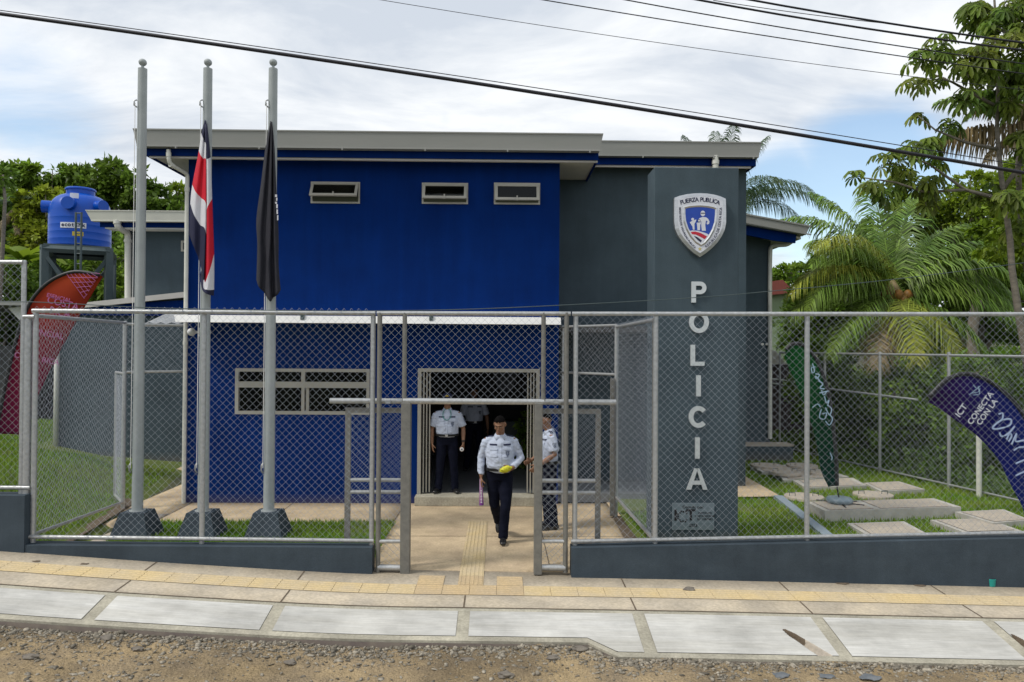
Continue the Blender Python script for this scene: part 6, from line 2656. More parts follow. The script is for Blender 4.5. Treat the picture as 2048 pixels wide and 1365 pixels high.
mb.tube(pxline([(1996, 215), (1950, 190), (1905, 165), (1870, 150)], YC), [.034, .028, .02, .012], 7)
mb.tube(pxline([(1950, 190), (1935, 150), (1930, 125)], YC), [.022, .016, .01], 6)
mb.tube(pxline([(1998, 300), (1930, 285), (1870, 260), (1836, 232)], YC), [.034, .026, .016, .008], 7)
mb.tube(pxline([(2004, 400), (1930, 380), (1860, 330), (1812, 310)], YC), [.04, .03, .02, .012], 7)
mb.tube(pxline([(1930, 380), (1850, 385), (1790, 365), (1720, 355)], YC), [.03, .024, .018, .01], 7)
mb.tube(pxline([(1990, 100), (2020, 60), (2045, 20)], YC), [.034, .024, .015], 7)
mb.build('trunk', M['bark_pale'], crt, True)
# second slim pale trunk
t2 = thing('slim_tree', 'slim pale-barked tree at the right edge beyond the boundary fence', 'tree', (PY(2090, 720, 15.5).x, 15.5, 0))
MB().tube(pxline([(2110, 800), (2085, 700), (2064, 600), (2050, 500), (2040, 420), (2036, 330), (2042, 240)], 15.5), [.10, .09, .08, .07, .06, .05, .03], 10).build('trunk', M['bark_pale'], t2, True)
P, O = crown_points([(tuple(PY(2060, 420, 15.8)), (.8, .8, .8)), (tuple(PY(2010, 470, 15.8)), (.6, .6, .6))], 1800, 91)
Vv, Ff = leaf_cloud(P, .16, 92, out=O)
link('crown', np_mesh('crown', Vv, Ff), M['lf_bright'], t2)

tree('broadleaf_tree', 'tall background tree filling the gap beside the slim pale trunk', 30, [(1980, 560, 120, 70), (1900, 570, 100, 60), (2060, 560, 80, 80), (1820, 590, 90, 50)], 9000, .26, M['lf_dark'], 1930, 38, group='trees beyond the right boundary fence', sub=30)
RG_ = 'trees beyond the right boundary fence'
tree('broadleaf_tree', 'bright green small-leaved tree above the coconut palm at the right', 22,
     [(1930, 420, 90, 55), (1860, 440, 60, 45), (2010, 430, 70, 60), (1900, 500, 90, 50), (2000, 510, 80, 50), (1800, 410, 40, 30), (1960, 370, 60, 30), (2060, 370, 60, 60)], 22000, .15, M['lf_bright'], 1960, 31, group=RG_, sub=30, subr=.27, r0=.2)
tree('broadleaf_tree', 'deep green tree behind the coconut palm, right of it', 24,
     [(1920, 600, 110, 80), (2020, 620, 90, 80), (1850, 640, 70, 70), (2040, 520, 70, 60), (1960, 540, 90, 50)], 18000, .17, M['lf_dark'], 1960, 37, group=RG_, sub=30, subr=.28)
tree('broadleaf_tree', 'shady tree behind the coconut palm, left of it', 27,
     [(1765, 480, 55, 60), (1820, 520, 70, 60), (1740, 530, 60, 50), (1690, 600, 70, 60), (1675, 562, 80, 40), (1720, 560, 60, 50), (1625, 600, 50, 40), (1640, 640, 60, 50), (1740, 640, 60, 70), (1600, 640, 50, 50), (1700, 530, 50, 40)], 18000, .20, M['lf_dark'], 1680, 41, group=RG_, sub=26)
tree('broadleaf_tree', 'pale far-off tree right of the roof edge', 60,
     [(1580, 548, 40, 22), (1620, 540, 40, 26), (1555, 560, 30, 20), (1660, 530, 40, 30)], 4000, .4, M['lf_mid'], 1590, 43, group=RG_)
BG_ = 'bushes along the right boundary fence'
tree('bush', 'green bush behind the boundary fence, left of the coconut trunk', 19.5, [(1680, 760, 55, 60), (1640, 730, 40, 50), (1720, 800, 50, 70), (1610, 780, 40, 60), (1660, 840, 60, 60)], 9500, .13, M['lf_mid'], 1680, 47, cat='bush', group=BG_, r0=.05, sub=26)
tree('bush', 'leafy green bush right behind the purple banner tip', 17.2, [(1800, 770, 60, 60), (1870, 760, 60, 60), (1840, 840, 70, 60), (1780, 850, 50, 60), (1900, 840, 60, 60)], 12000, .115, M['lf_mid'], 1830, 53, cat='bush', group=BG_, r0=.05, sub=28)
tree('bush', 'bush with light leaves at the right edge above the purple banner', 15.8, [(1960, 760, 60, 60), (2030, 740, 60, 60), (1990, 840, 60, 60), (2050, 830, 50, 80), (1930, 850, 50, 60)], 11000, .105, M['lf_mid'], 1990, 59, cat='bush', group=BG_, r0=.05, sub=28)
tree('bush', 'dark shrubbery low behind the boundary fence and green banner', 19.0, [(1720, 890, 60, 40), (1800, 910, 70, 44), (1660, 900, 50, 40), (1760, 860, 60, 40)], 8000, .12, M['lf_dark'], 1740, 61, cat='bush', group=BG_, r0=.04, sub=24)
tree('bush', 'dark shrubbery low behind the purple banner', 15.4, [(1880, 930, 60, 44), (1960, 950, 60, 46), (2040, 960, 60, 60), (1920, 900, 60, 40)], 8000, .10, M['lf_dark'], 1950, 67, cat='bush', group=BG_, r0=.04, sub=24)
tree('bush', 'tall dark hedge mass behind the coconut palm', 26, [(1850, 720, 110, 80), (1980, 720, 110, 90), (1730, 720, 80, 70), (1620, 700, 60, 60), (1600, 800, 60, 60), (1760, 800, 90, 60), (1900, 810, 110, 60)], 16000, .20, M['lf_dark'], 1850, 71, cat='hedge', r0=.05, sub=30)

tree('bush', 'dense dark green thicket far behind the tank stand', 34, [(60, 560, 120, 80), (200, 560, 110, 80), (280, 520, 80, 60), (130, 500, 120, 50)], 12000, .28, M['lf_dark'], 150, 20, cat='bush', r0=.1, sub=30)
# small palms and banana leaves at the far left
YL = 30
hl = PY(38, 412, YL)
pl_ = thing('fan_palm', 'shaggy palm with a skirt of dry fronds at the far left', 'palm tree', (hl.x, YL, 0))
MB().tube([(hl.x + .5, YL, 0), (hl.x + .2, YL, hl.z * .5), tuple(hl)], [.16, .13, .12], 9).build('trunk', M['bark_pale'], pl_, True)
for i in range(8):
    frond(pl_, M['frond_d'] if i % 2 else M['frond'], tuple(hl), rad(45 * i + 10), rad(60 - 18 * (i % 3)), 1.1, 1.3, .4, 22, 400 + i, width=.03, hang=.6)
for i in range(6):
    frond(pl_, M['frond_dry'], tuple(hl), rad(60 * i), rad(-40), 1.5, .8, .4, 24, 420 + i, width=.03, hang=1.5, name='dead_frond')
hb = PY(45, 520, 27)
bn = thing('banana_plant', 'banana plant with broad green leaves near the left edge', 'plant', (hb.x, 27, 0))
MB().tube([(hb.x, 27, 0), tuple(hb)], [.14, .09], 9).build('stem', M['lf_mid'], bn, True)
for i in range(8):
    az = rad(i * 47 + 15)
    el = rad(62 - 9 * (i % 4))
    V, F = [], []
    p = Vector(hb)
    d = Vector((math.cos(az), math.sin(az), 0))
    s = Vector((-math.sin(az), math.cos(az), 0))
    e = el
    for k in range(9):
        w = .30 * math.sin(math.pi * (.08 + .9 * k / 8)) ** .6
        V += [p - s * w - Vector((0, 0, w * .25)), p, p + s * w - Vector((0, 0, w * .25))]
        e -= .16
        p = p + (d * math.cos(e) + Vector((0, 0, math.sin(e)))) * .26
    for k in range(8):
        for c in (0, 1):
            n0 = 3 * k + c
            F.append((n0, n0 + 1, n0 + 4, n0 + 3))
    link('leaf', np_mesh('leaf', [tuple(v) for v in V], F), M['lf_bright'], bn, True)
# slender trunk at far left
ts = PY(3, 500, 24)
th = thing('slim_tree', 'slender pale trunk standing at the extreme left edge', 'tree', (ts.x, 24, 0))
MB().tube(pxline([(-4, 640), (2, 560), (6, 480), (10, 400), (6, 350)], 24), [.07, .065, .06, .05, .03], 9).build('trunk', M['bark_pale'], th, True)
P, O = crown_points([(tuple(PY(0, 345, 24)), (.5, .5, .4)), (tuple(PY(-30, 365, 24)), (.7, .7, .5))], 700, 95)
Vv, Ff = leaf_cloud(P, .18, 96, out=O)
link('crown', np_mesh('crown', Vv, Ff), M['lf_dark'], th)

# neighbour houses ------------------------------------------------------------------------
hs = PY(20, 700, 21)
nh = thing('neighbour_house', 'low grey neighbour house with a pale roof edge behind the left fence', 'house', (hs.x - 2, 21, 0))
x1 = PY(22, 700, 21).x
zt_ = PY(10, 692, 21).z
MB().box(x1 - 6, x1, 21, 24, 0, zt_).build('wall', M['dark'], nh)
mb = MB()
a, b = PY(60, 603, 20.2), PY(60, 611, 20.2)
MB().box(x1 - 7, PY(60, 603, 20.2).x, 20.2, 24.5, b.z, a.z).build('roof', M['gutter'], nh)
a, b, c = PY(16, 617, 20.6), PY(50, 612, 20.6), PY(46, 648, 20.6)
mb = MB()
mb.prism([(a.x, a.z), (b.x, b.z), (c.x, c.z)], 20.6, 20.75)
mb.build('gable_board', M['white'], nh)
# house with red roof far right
rh = thing('red_roof_house', 'small house with a red tiled roof far behind the right wing', 'house', (PY(1556, 580, 45).x, 45, 0))
a, b, c, d = PY(1520, 566, 45), PY(1566, 560, 45), PY(1590, 586, 45), PY(1520, 592, 45)
MB().prism([(p.x, p.z) for p in (a, b, c, d)], 45, 50).build('roof', pbr('red_tiles', C4(.22, .055, .04), .8, col2=C4(.16, .04, .03), scale=3, stretch=(6, 1, 1)), rh)
MB().box(PY(1510, 590, 46).x, PY(1580, 590, 46).x, 45.5, 49.5, 0, PY(1560, 590, 46).z).build('wall', pbr('green_wall', C4(.16, .22, .12), .8, col2=C4(.2, .26, .15), scale=2), rh)
# dark shed behind the green banner
dsx = PY(1548, 760, 22)
ds = thing('shed', 'dark low shed with a pale roof gable right of the grey wing', 'shed', (dsx.x, 22, 0))
MB().box(PY(1530, 760, 22).x, PY(1625, 760, 22).x, 22, 24, 0, PY(1560, 730, 22).z).build('wall', pbr('shed_wall', C4(.045, .035, .035), .8, col2=C4(.07, .05, .05), scale=3), ds)
a, b, c, d = PY(1535, 700, 21.8), PY(1552, 702, 21.8), PY(1572, 728, 21.8), PY(1535, 730, 21.8)
MB().prism([(p.x, p.z) for p in (a, b, c, d)], 21.8, 24.3).build('roof', M['padedge'], ds)
mb = MB()
for py in (757, 766):
    z = PY(1570, py, 21.9).z
    mb.tube([(PY(1532, py, 21.9).x, 21.9, z), (PY(1590, py, 21.9).x, 21.9, z - .1)], .03, 6)
mb.build('pipe_rail', M['galv'], ds)
# ground cover under the bushes at the right
rs = np.random.RandomState(44)
n = 9000
y = rs.uniform(12.5, 24, n)
edge = np.interp(y, [12.3, 19.5], [PY(2075, 724, 12.3).x, PY(1560, 700, 19.5).x])
x = edge + .15 + rs.rand(n) ** 1.5 * 4
P = np.stack([x, y, rs.rand(n) * .35], 1)
Vv, Ff = leaf_cloud(P, .12, 45)
o = link('undergrowth', np_mesh('undergrowth', Vv, Ff), M['lf_dark'])
tag(o, 'dark leafy undergrowth on the ground beyond the boundary fence', 'undergrowth', None, 'stuff')
# ------------------------------------------------------------------ people
def solid(mb, voxel, it=3, fac=.5):
    me = mb.mesh('tmp')
    return eval_mods(me, [('REMESH', dict(mode='VOXEL', voxel_size=voxel)), ('SMOOTH', dict(factor=fac, iterations=it))])


def hand_into(mb, wrist, d, thumb, palm, curl=.5, s=1.0, spread=.0):
    "wrist point, d: hand direction, thumb: side the thumb is on, palm: palm normal"
    w, d = Vector(wrist), Vector(d).normalized()
    palm = Vector(palm)
    palm = (palm - d * palm.dot(d)).normalized()
    th = Vector(thumb)
    th = (th - d * th.dot(d) - palm * th.dot(palm)).normalized()
    mb.tube([w - d * .02, w + d * .03 * s, w + d * .07 * s, w + d * .092 * s], [(.027, .021), (.036 * s, .017 * s), (.041 * s, .016 * s), (.039 * s, .013 * s)], 10, ref=th, rnd=True)
    for k, (off, L) in enumerate(((.030, .074), (.010, .082), (-.010, .076), (-.029, .058))):
        p = w + d * .088 * s + th * off * s
        c = curl * (1 + .12 * (k - 1.5))
        pts = [p - d * .015]
        e = 0.0
        dd = d
        for seg in (.45, .32, .23):
            pts.append(pts[-1] + dd * (L * seg + (.015 if seg == .45 else 0)) * s)
            e += c * .95
            dd = (d * math.cos(e) + palm * math.sin(e) + th * off * spread * 6).normalized()
        mb.tube(pts, [.0098 * s, .0095 * s, .0088 * s, .0078 * s], 8, rnd=True)
    p = w + d * .028 * s + th * .026 * s
    t1 = (th * .75 + d * .6 + palm * .25).normalized()
    t2 = (th * .25 + d * .8 + palm * (.25 + curl * .5)).normalized()
    mb.tube([p, p + t1 * .036 * s, p + t1 * .036 * s + t2 * .03 * s, p + t1 * .036 * s + t2 * .052 * s], [.014 * s, .0115 * s, .0105 * s, .0088 * s], 8, rnd=True)


def person(label, loc, yaw, J, sleeve='long', scale=1.0, belly=.0, head_pitch=0.0, head_yaw=0.0, cap=None, group='police officers at the doorway', vox=.0075, skin=None):
    """local axes: the person faces -Y, +X is their left, z up. J holds joints and hand settings."""
    skin = skin or M['skin']
    nk = Vector(J.get('neck', (0, .01, 1.45)))
    hc = Vector(J.get('head', (0, -.015, 1.615)))
    HR = Matrix.Rotation(head_yaw, 3, 'Z') @ Matrix.Rotation(head_pitch, 3, 'X')
    hp = lambda x, y, z: hc + HR @ Vector((x, y, z))
    # ---- body
    mb = MB()
    mb.ell(hp(0, .008, .025), (.074, .094, .092), 20, HR)                 # cranium
    mb.tube([hp(0, -.028, .03), hp(0, -.038, -.03), hp(0, -.048, -.075), hp(0, -.054, -.096)], [(.066, .055), (.062, .050), (.047, .040), (.027, .026)], 14, ref=HR @ Vector((1, 0, 0)), rnd=True)
    mb.tube([hp(0, -.088, .018), hp(0, -.106, -.022), hp(0, -.098, -.034)], [.010, .016, .013], 8, rnd=True)      # nose
    mb.tube([hp(-.04, -.074, .034), hp(0, -.088, .034), hp(.04, -.074, .034)], [.012, .011, .012], 8, rnd=True)  # brow
    mb.tube([hp(-.026, -.085, -.058), hp(0, -.092, -.058), hp(.026, -.085, -.058)], [.009, .012, .009], 8, rnd=True)  # lips
    for s in (-1, 1):
        mb.tube([hp(s * .076, .005, .025), hp(s * .082, .012, 0), hp(s * .074, .006, -.028)], [(.010, .017), (.011, .020), (.009, .012)], 8, ref=HR @ Vector((1, 0, 0)), rnd=True)
        mb.ell(hp(s * .042, -.055, -.02), (.026, .024, .024), 10, HR)
    mb.tube([nk + Vector((0, .015, -.06)), nk, nk.lerp(hp(0, .01, -.05), .6), hp(0, .008, -.03)], [.075, .062, .058, .060], 14)
    T = J['torso']
    Tb = [t_ for t_ in T if t_[0][2] > .93]
    mb.tube([Vector(p) for p, r in Tb], [(r[0] - .018, r[1] - .018) for p, r in Tb], 18, ref=(1, 0, 0), rnd=True)
    for s in ('R', 'L'):
        sh, el, wr = (Vector(J[k + s]) for k in ('sh', 'el', 'wr'))
        mb.tube([sh, sh.lerp(el, .4), el, el.lerp(wr, .35), wr], [.050, .047, .039, .040, .027], 12, rnd=True)
        hd = J['hand' + s]
        hand_into(mb, wr + Vector(hd[0]).normalized() * .012, *hd)
        hip, kn, an = (Vector(J[k + s]) for k in ('hip', 'kn', 'an'))
        mb.tube([hip + Vector((0, 0, .06)), hip, hip.lerp(kn, .5), kn, kn.lerp(an, .35), an], [.06, .074, .066, .052, .052, .036], 12, rnd=False)
        toe = Vector(J['toe' + s])
        mb.tube([an + Vector((0, 0, .03)), an + Vector((0, 0, -.03)), an.lerp(toe, .5) + Vector((0, 0, -.02)), an.lerp(toe, .85) + Vector((0, 0, -.01))], [.034, .030, .024, .018], 10)
    me = solid(mb, vox, 4)
    root = link('person', me, skin, None, True)
    tag(root, label, 'person', group)
    root.scale = (scale,) * 3
    root.rotation_euler = (0, 0, yaw)
    root.location = loc
    add = lambda nm, m_, mt, sm=True: link(nm, m_, mt, root, sm)
    # ---- trousers
    mb = MB()
    Tl = [(Vector(p), r) for p, r in T]
    zw = J.get('waist', 1.0)
    low = [(p, r) for p, r in Tl if p.z < zw - .02]
    wp_ = [(Vector((Tl[0][0].x, Tl[0][0].y, zw)), None)]
    # interpolate waist ring
    for (p0, r0), (p1, r1) in zip(Tl, Tl[1:]):
        if p0.z <= zw <= p1.z:
            t = (zw - p0.z) / (p1.z - p0.z)
            wpos, wrad = p0.lerp(p1, t), (r0[0] + (r1[0] - r0[0]) * t, r0[1] + (r1[1] - r0[1]) * t)
    ring = low + [(wpos, wrad)]
    mb.tube([p for p, r in ring], [(r[0] + .006, r[1] + .006) for p, r in ring], 20, ref=(1, 0, 0))
    for s in ('R', 'L'):
        hip, kn, an = (Vector(J[k + s]) for k in ('hip', 'kn', 'an'))
        hem = an + (kn - an).normalized() * -.03
        sh_ = kn.lerp(an, .5) + Vector((0, .012, 0))
        mb.tube([hip + Vector((0, 0, .02)), hip.lerp(kn, .5), kn, sh_, hem], [(.098, .105), (.090, .092), (.072, .074), (.068, .072), (.066, .074)], 16, ref=(1, 0, 0))
    me = solid(mb, .011, 4)
    nrm = [v.normal.copy() for v in me.vertices]
    for v, n_ in zip(me.vertices, nrm):
        q = v.co
        v.co = q + n_ * (.006 * noise.noise(Vector((q.x * 9, q.y * 9, q.z * 14))) + .004 * noise.noise(Vector((q.x * 22, q.y * 22, q.z * 40))) * (1 if q.z < .35 else .4))
    add('trousers', me, M['trouser'])
    # ---- shirt
    mb = MB()
    up_ = [(wpos - Vector((0, 0, .015)), (wrad[0] + .004, wrad[1] + .004))] + [(p, r) for p, r in Tl if p.z > zw + .02]
    mb.tube([p for p, r in up_], [(r[0] + .012, r[1] + .012) if i else r for i, (p, r) in enumerate(up_)], 22, ref=(1, 0, 0))
    for s in ('R', 'L'):
        sh, el, wr = (Vector(J[k + s]) for k in ('sh', 'el', 'wr'))
        nb_ = nk + Vector((0, .02, -.03))
        if sleeve == 'long':
            mb.tube([nb_.lerp(sh, .30), nb_.lerp(sh, .75), sh.lerp(el, .08), sh.lerp(el, .5), el, el.lerp(wr, .5), el.lerp(wr, .93)], [.040, .056, .066, .063, .056, .050, .042], 14)
        else:
            mb.tube([nb_.lerp(sh, .30), nb_.lerp(sh, .75), sh.lerp(el, .08), sh.lerp(el, .5), sh.lerp(el, .82)], [.040, .056, .067, .070, .074], 14)
    me = solid(mb, .010, 4)
    for v in me.vertices:
        q = v.co
        k = .009 * noise.noise(Vector((q.x * 8 + 3, q.y * 8, q.z * 13))) + .0075 * noise.noise(Vector((q.x * 20 + q.z * 8, q.y * 20, q.z * 30)))
        v.co = q + v.normal * k
    shirt = add('shirt', me, M['shirt'])
    bvh = BVHTree.FromPolygons([v.co[:] for v in me.vertices], [p.vertices[:] for p in me.polygons])

    def patch(nm, x, z, w, h, mt, lift=.005, shape=None, axis='front'):
        nx, nz = max(3, int(w / .012)), max(3, int(h / .012))
        mbp = MB()
        V = {}
        for i in range(nx + 1):
            for j in range(nz + 1):
                u, v_ = -1 + 2 * i / nx, -1 + 2 * j / nz
                if shape == 'shield':
                    u *= min(1, .35 + .65 * (v_ + 1)) if v_ < 0 else 1
                if shape == 'flap':
                    pass
                if axis == 'front':
                    o_, dr = Vector((x + u * w / 2, -1.0, z + v_ * h / 2)), Vector((0, 1, 0))
                else:
                    o_, dr = Vector((axis * 1.0, x + u * w / 2, z + v_ * h / 2)), Vector((-axis, 0, 0))
                hit = bvh.ray_cast(o_, dr)[0]
                if hit is None:
                    return
                V[i, j] = hit - dr * lift
        vs = {k: mbp.bm.verts.new(p) for k, p in V.items()}
        for i in range(nx):
            for j in range(nz):
                mbp.bm.faces.new((vs[i, j], vs[i + 1, j], vs[i + 1, j + 1], vs[i, j + 1]))
        add(nm, mbp.mesh(nm), mt)
    for s, nm in ((-1, 'name_tag'), (1, 'name_tag')):
        patch(nm, s * .095, 1.335, .10, .022, M['navy'])
        patch('pocket_flap', s * .095, 1.285, .105, .035, M['shirt'], .016)
        patch('pocket', s * .095, 1.225, .10, .10, M['shirt'], .007)
    patch('badge', .10, 1.215, .055, .075, M['badge'], .012, 'shield')
    patch('button_placket', 0, 1.20, .03, .34, M['shirt'], .007)
    shl = Vector(J['shL'])
    elL = Vector(J['elL'])
    mid = shl.lerp(elL, .42)
    for ax in (1, -1):
        shx = Vector(J['shL' if ax > 0 else 'shR'])
        ex = Vector(J['elL' if ax > 0 else 'elR'])
        m2 = shx.lerp(ex, .42)
        patch('sleeve_badge', m2.y, m2.z, .06, .07, M['badge'], .006, 'shield', ax)
    for s in (-1, 1):
        shx = Vector(J['shL' if s > 0 else 'shR'])
        a = nk.lerp(shx, .55) + Vector((0, 0, .10))
        hit1 = bvh.ray_cast(Vector((nk.lerp(shx, .45).x, nk.lerp(shx, .45).y, 2)), Vector((0, 0, -1)))[0]
        hit2 = bvh.ray_cast(Vector((shx.x * .98, shx.y, 2)), Vector((0, 0, -1)))[0]
        if hit1 and hit2:
            mbp = MB().tube([hit1 + Vector((0, 0, .003)), hit1.lerp(hit2, .5) + Vector((0, 0, .006)), hit2 + Vector((0, 0, .003))], [(.024, .006)] * 3, 8, ref=(0, 1, 0))
            add('epaulette', mbp.mesh(), M['navy'])
    # collar
    mb = MB()
    for s in (-1, 1):
        c0, c1, c2 = nk + Vector((s * .015, -.068, -.015)), nk + Vector((s * .062, -.02, .030)), nk + Vector((s * .045, .055, .045))
        c3 = nk + Vector((s * .058, -.088, -.062))
        c4 = nk + Vector((s * .088, -.03, -.012))
        c5 = nk + Vector((s * .07, .075, .005))
        for q in ((c0, c1, c4, c3), (c1, c2, c5, c4)):
            mb.face(list(q))
    c2, c5 = nk + Vector((.045, .055, .045)), nk + Vector((.07, .075, .005))
    c2b, c5b = nk + Vector((-.045, .055, .045)), nk + Vector((-.07, .075, .005))
    mb.face([c2, c2b, c5b, c5])
    me = eval_mods(mb.mesh(), [('SOLIDIFY', dict(thickness=.006, offset=0))])
    add('collar', me, M['shirt'])
    # belt and buckle
    mb = MB()
    mb.tube([wpos - Vector((0, 0, .018)), wpos + Vector((0, 0, .020))], [(wrad[0] + .022, wrad[1] + .032)] * 2, 28, ref=(1, 0, 0))
    add('belt', mb.mesh(), M['shoe'], 'auto')
    bk = wpos + Vector((0, -(wrad[1] + .034), 0))
    add('belt_buckle', MB().box(bk.x - .024, bk.x + .024, bk.y - .005, bk.y + .004, bk.z - .018, bk.z + .019).mesh(), M['galv'], False)
    # shoes
    for s in ('R', 'L'):
        an, toe = Vector(J['an' + s]), Vector(J['toe' + s])
        d = (toe - an)
        dh = Vector((d.x, d.y, 0)).normalized()
        mb = MB()
        heel = an - dh * .055 + Vector((0, 0, -.045))
        if d.z < -.1 or True:
            ax_ = (toe - (an - dh * .05 + Vector((0, 0, -.05)))).normalized()
        upv = Vector((0, 0, 1))
        p = [an + Vector((0, 0, .01)) - dh * .01, an - dh * .025 + Vector((0, 0, -.03))]
        mb.tube(p, [.045, .047], 12, rnd=True)
        mb.tube([heel, an.lerp(toe, .30) + Vector((0, 0, -.022)), an.lerp(toe, .65) + Vector((0, 0, -.004)), toe], [(.040, .042), (.044, .042), (.050, .034), (.042, .026)], 14, ref=dh.cross(upv), rnd=True)
        add('shoe', solid(mb, .009, 3), M['shoe'])
    # eyes, brows
    for s in (-1, 1):
        add('eye', MB().ell(hp(s * .030, -.083, .012), (.012, .006, .006), 10, HR).mesh(), M['eye'])
        add('eyebrow', MB().tube([hp(s * .014, -.098, .034), hp(s * .032, -.094, .040), hp(s * .05, -.078, .034)], [(.0035, .002)] * 3, 6).mesh(), M['hair'])
    add('mouth', MB().tube([hp(-.022, -.099, -.058), hp(0, -.105, -.059), hp(.022, -.099, -.058)], [.0035, .005, .0035], 6, rnd=True).mesh(), M['lip'])
    # hair shell
    bm = bmesh.new()
    bmesh.ops.create_uvsphere(bm, u_segments=32, v_segments=24, radius=1)
    dele = []
    for v in bm.verts:
        x, y, z = v.co
        lim = .20 + .40 * max(0, -y - .1) - .62 * max(0, y) if y < 0.0 else .20 - .75 * y
        if z < lim:
            dele.append(v)
    bmesh.ops.delete(bm, geom=dele, context='VERTS')
    for v in bm.verts:
        x, y, z = v.co
        k = 1 + .025 * noise.noise(Vector((x * 6, y * 6, z * 6)))
        v.co = hc + HR @ Vector((x * .0795 * k, .008 + y * .0995 * k, .028 + z * .098 * k))
    me = bpy.data.meshes.new('hair')
    bm.to_mesh(me)
    bm.free()
    me = eval_mods(me, [('SOLIDIFY', dict(thickness=.005, offset=-.6))])
    add('hair', me, M['hair'])
    if cap:
        mb = MB()
        mb.tube([hp(0, .005, .055), hp(0, .003, .085), hp(0, .0, .110), hp(0, 0, .128), hp(0, 0, .135)], [(.084, .106), (.086, .106), (.078, .094), (.050, .062), (.012, .012)], 22, ref=HR @ Vector((1, 0, 0)))
        add('cap', mb.mesh(), M['navy'])
        mb = MB()
        rim = [hp(.075 * math.sin(a), -.075 - .085 * math.cos(a), .052 - .012 * math.cos(a)) for a in lin(-1.5, 1.5, 10)]
        inn = [hp(.080 * math.sin(a * .95), -.02 - .085 * math.cos(a * .95), .060) for a in lin(-1.5, 1.5, 10)]
        for i in range(10):
            mb.face([rim[i], rim[i + 1], inn[i + 1], inn[i]])
        add('cap_visor', eval_mods(mb.mesh(), [('SOLIDIFY', dict(thickness=.005))]), M['navy'])
        mb = MB()
        for dx, dz, rr in ((0, .098, .020), (-.022, .090, .012), (.022, .090, .012), (0, .080, .012)):
            mb.ell(hp(dx, -.094, dz), (rr, .008, rr * .8), 10, HR)
        add('cap_badge', mb.mesh(), M['gold'])
    return root


M['badge'] = pbr('shirt_badge', C4(.05, .07, .13), .6, col2=C4(.25, .28, .33), scale=60, lo=.45, hi=.6)
M['eye'] = pbr('eye_white', C4(.30, .27, .25), .3, col2=C4(.10, .08, .07), scale=30)
M['lip'] = pbr('lips', C4(.16, .06, .05), .5, col2=C4(.14, .05, .045), scale=20)
M['gold'] = pbr('gold_badge', C4(.50, .36, .04), .4, metal=.3, col2=C4(.42, .30, .03), scale=20)


def torso(belly=0., lean=0., w=0.):
    return [((0, 0, .84), (.135 + w, .105)), ((0, 0, .90), (.168 + w, .122)), ((0, -.005 + lean * .1, .98), (.168 + w, .124 + belly * .3)), ((0, -.012 - belly * .5 + lean * .2, 1.06), (.170 + w, .130 + belly * .7)),
            ((0, -.010 - belly * .4 + lean * .4, 1.16), (.176 + w, .130 + belly * .5)), ((0, 0 + lean * .6, 1.28), (.184 + w, .124)), ((0, .005 + lean * .8, 1.36), (.160 + w * .7, .104)), ((0, .012 + lean, 1.415), (.105, .078)), ((0, .012 + lean, 1.46), (.066, .062))]


# 1. the officer walking out through the gateway
p0 = PZ(1005, 1090, 0)
loc1 = Vector((PY(1000, 900, p0.y + .22).x, p0.y + .22, 0))
J1 = dict(torso=torso(.035, -.015, .008), waist=.995, neck=(0, -.01, 1.45), head=(-.005, -.055, 1.60),
          shR=(-.185, .0, 1.375), elR=(-.262, .03, 1.13), wrR=(-.258, -.055, .90), shL=(.185, .0, 1.375), elL=(.285, .015, 1.13), wrL=(.165, -.185, 1.03),
          hipR=(-.088, .01, .87), knR=(-.07, .04, .49), anR=(-.005, .40, .20), toeR=(.0, .345, .045),
          hipL=(.088, 0, .87), knL=(.075, -.13, .475), anL=(.045, -.12, .085), toeL=(.038, -.31, .035),
          handR=((0, -.06, -1), (.2, -1, 0), (1, .15, 0), 1.25), handL=((-.85, -.45, -.22), (.1, -.3, 1), (-.35, .9, -.1), .8))
off1 = person('officer with white long-sleeved shirt walking through the gateway, looking down', loc1, 0.03, J1, 'long', 1.0, .03, rad(27), rad(-16))


def held(name, label, cat, mb, mat, loc, yaw, smooth=True):
    me = mb.mesh(name)
    o = link(name, me, mat, None, smooth)
    o.location = loc
    o.rotation_euler = (0, 0, yaw)
    return tag(o, label, cat)


# purple folded fan / baton in his right hand
h = Vector(J1['wrR']) + Vector((.0, -.012, -.10))
stk = grad_mat('purple_stick', [(-.34, S(100, 40, 140)), (-.2, S(150, 95, 150)), (0, S(175, 145, 175))], transl=.0)
mb = MB()
ax = Vector((.025, .02, -1)).normalized()
mb.tube([h - ax * .06, h + ax * .10, h + ax * .30], [(.020, .012), (.024, .013), (.030, .014)], 10, ref=(1, 0, 0))
o = bpy.data.objects.new('x', None)
st_ = mb.mesh('baton')
st_.transform(Matrix.Translation(-h))
so_ = link('baton', st_, stk, None, 'auto')
so_.location = Matrix.Rotation(.03, 4, 'Z') @ h + loc1
tag(so_, 'slim purple folded banner tube held in the walking officer\'s right hand', 'baton')
mb = MB()
for k in range(9):
    c = ax * (.10 + .020 * k) + Vector((0, -.0145, 0))
    mb.ell(c, (.010 if k % 2 else .013, .002, .006), 8)
link('print', mb.mesh(), M['white_flat'], so_)
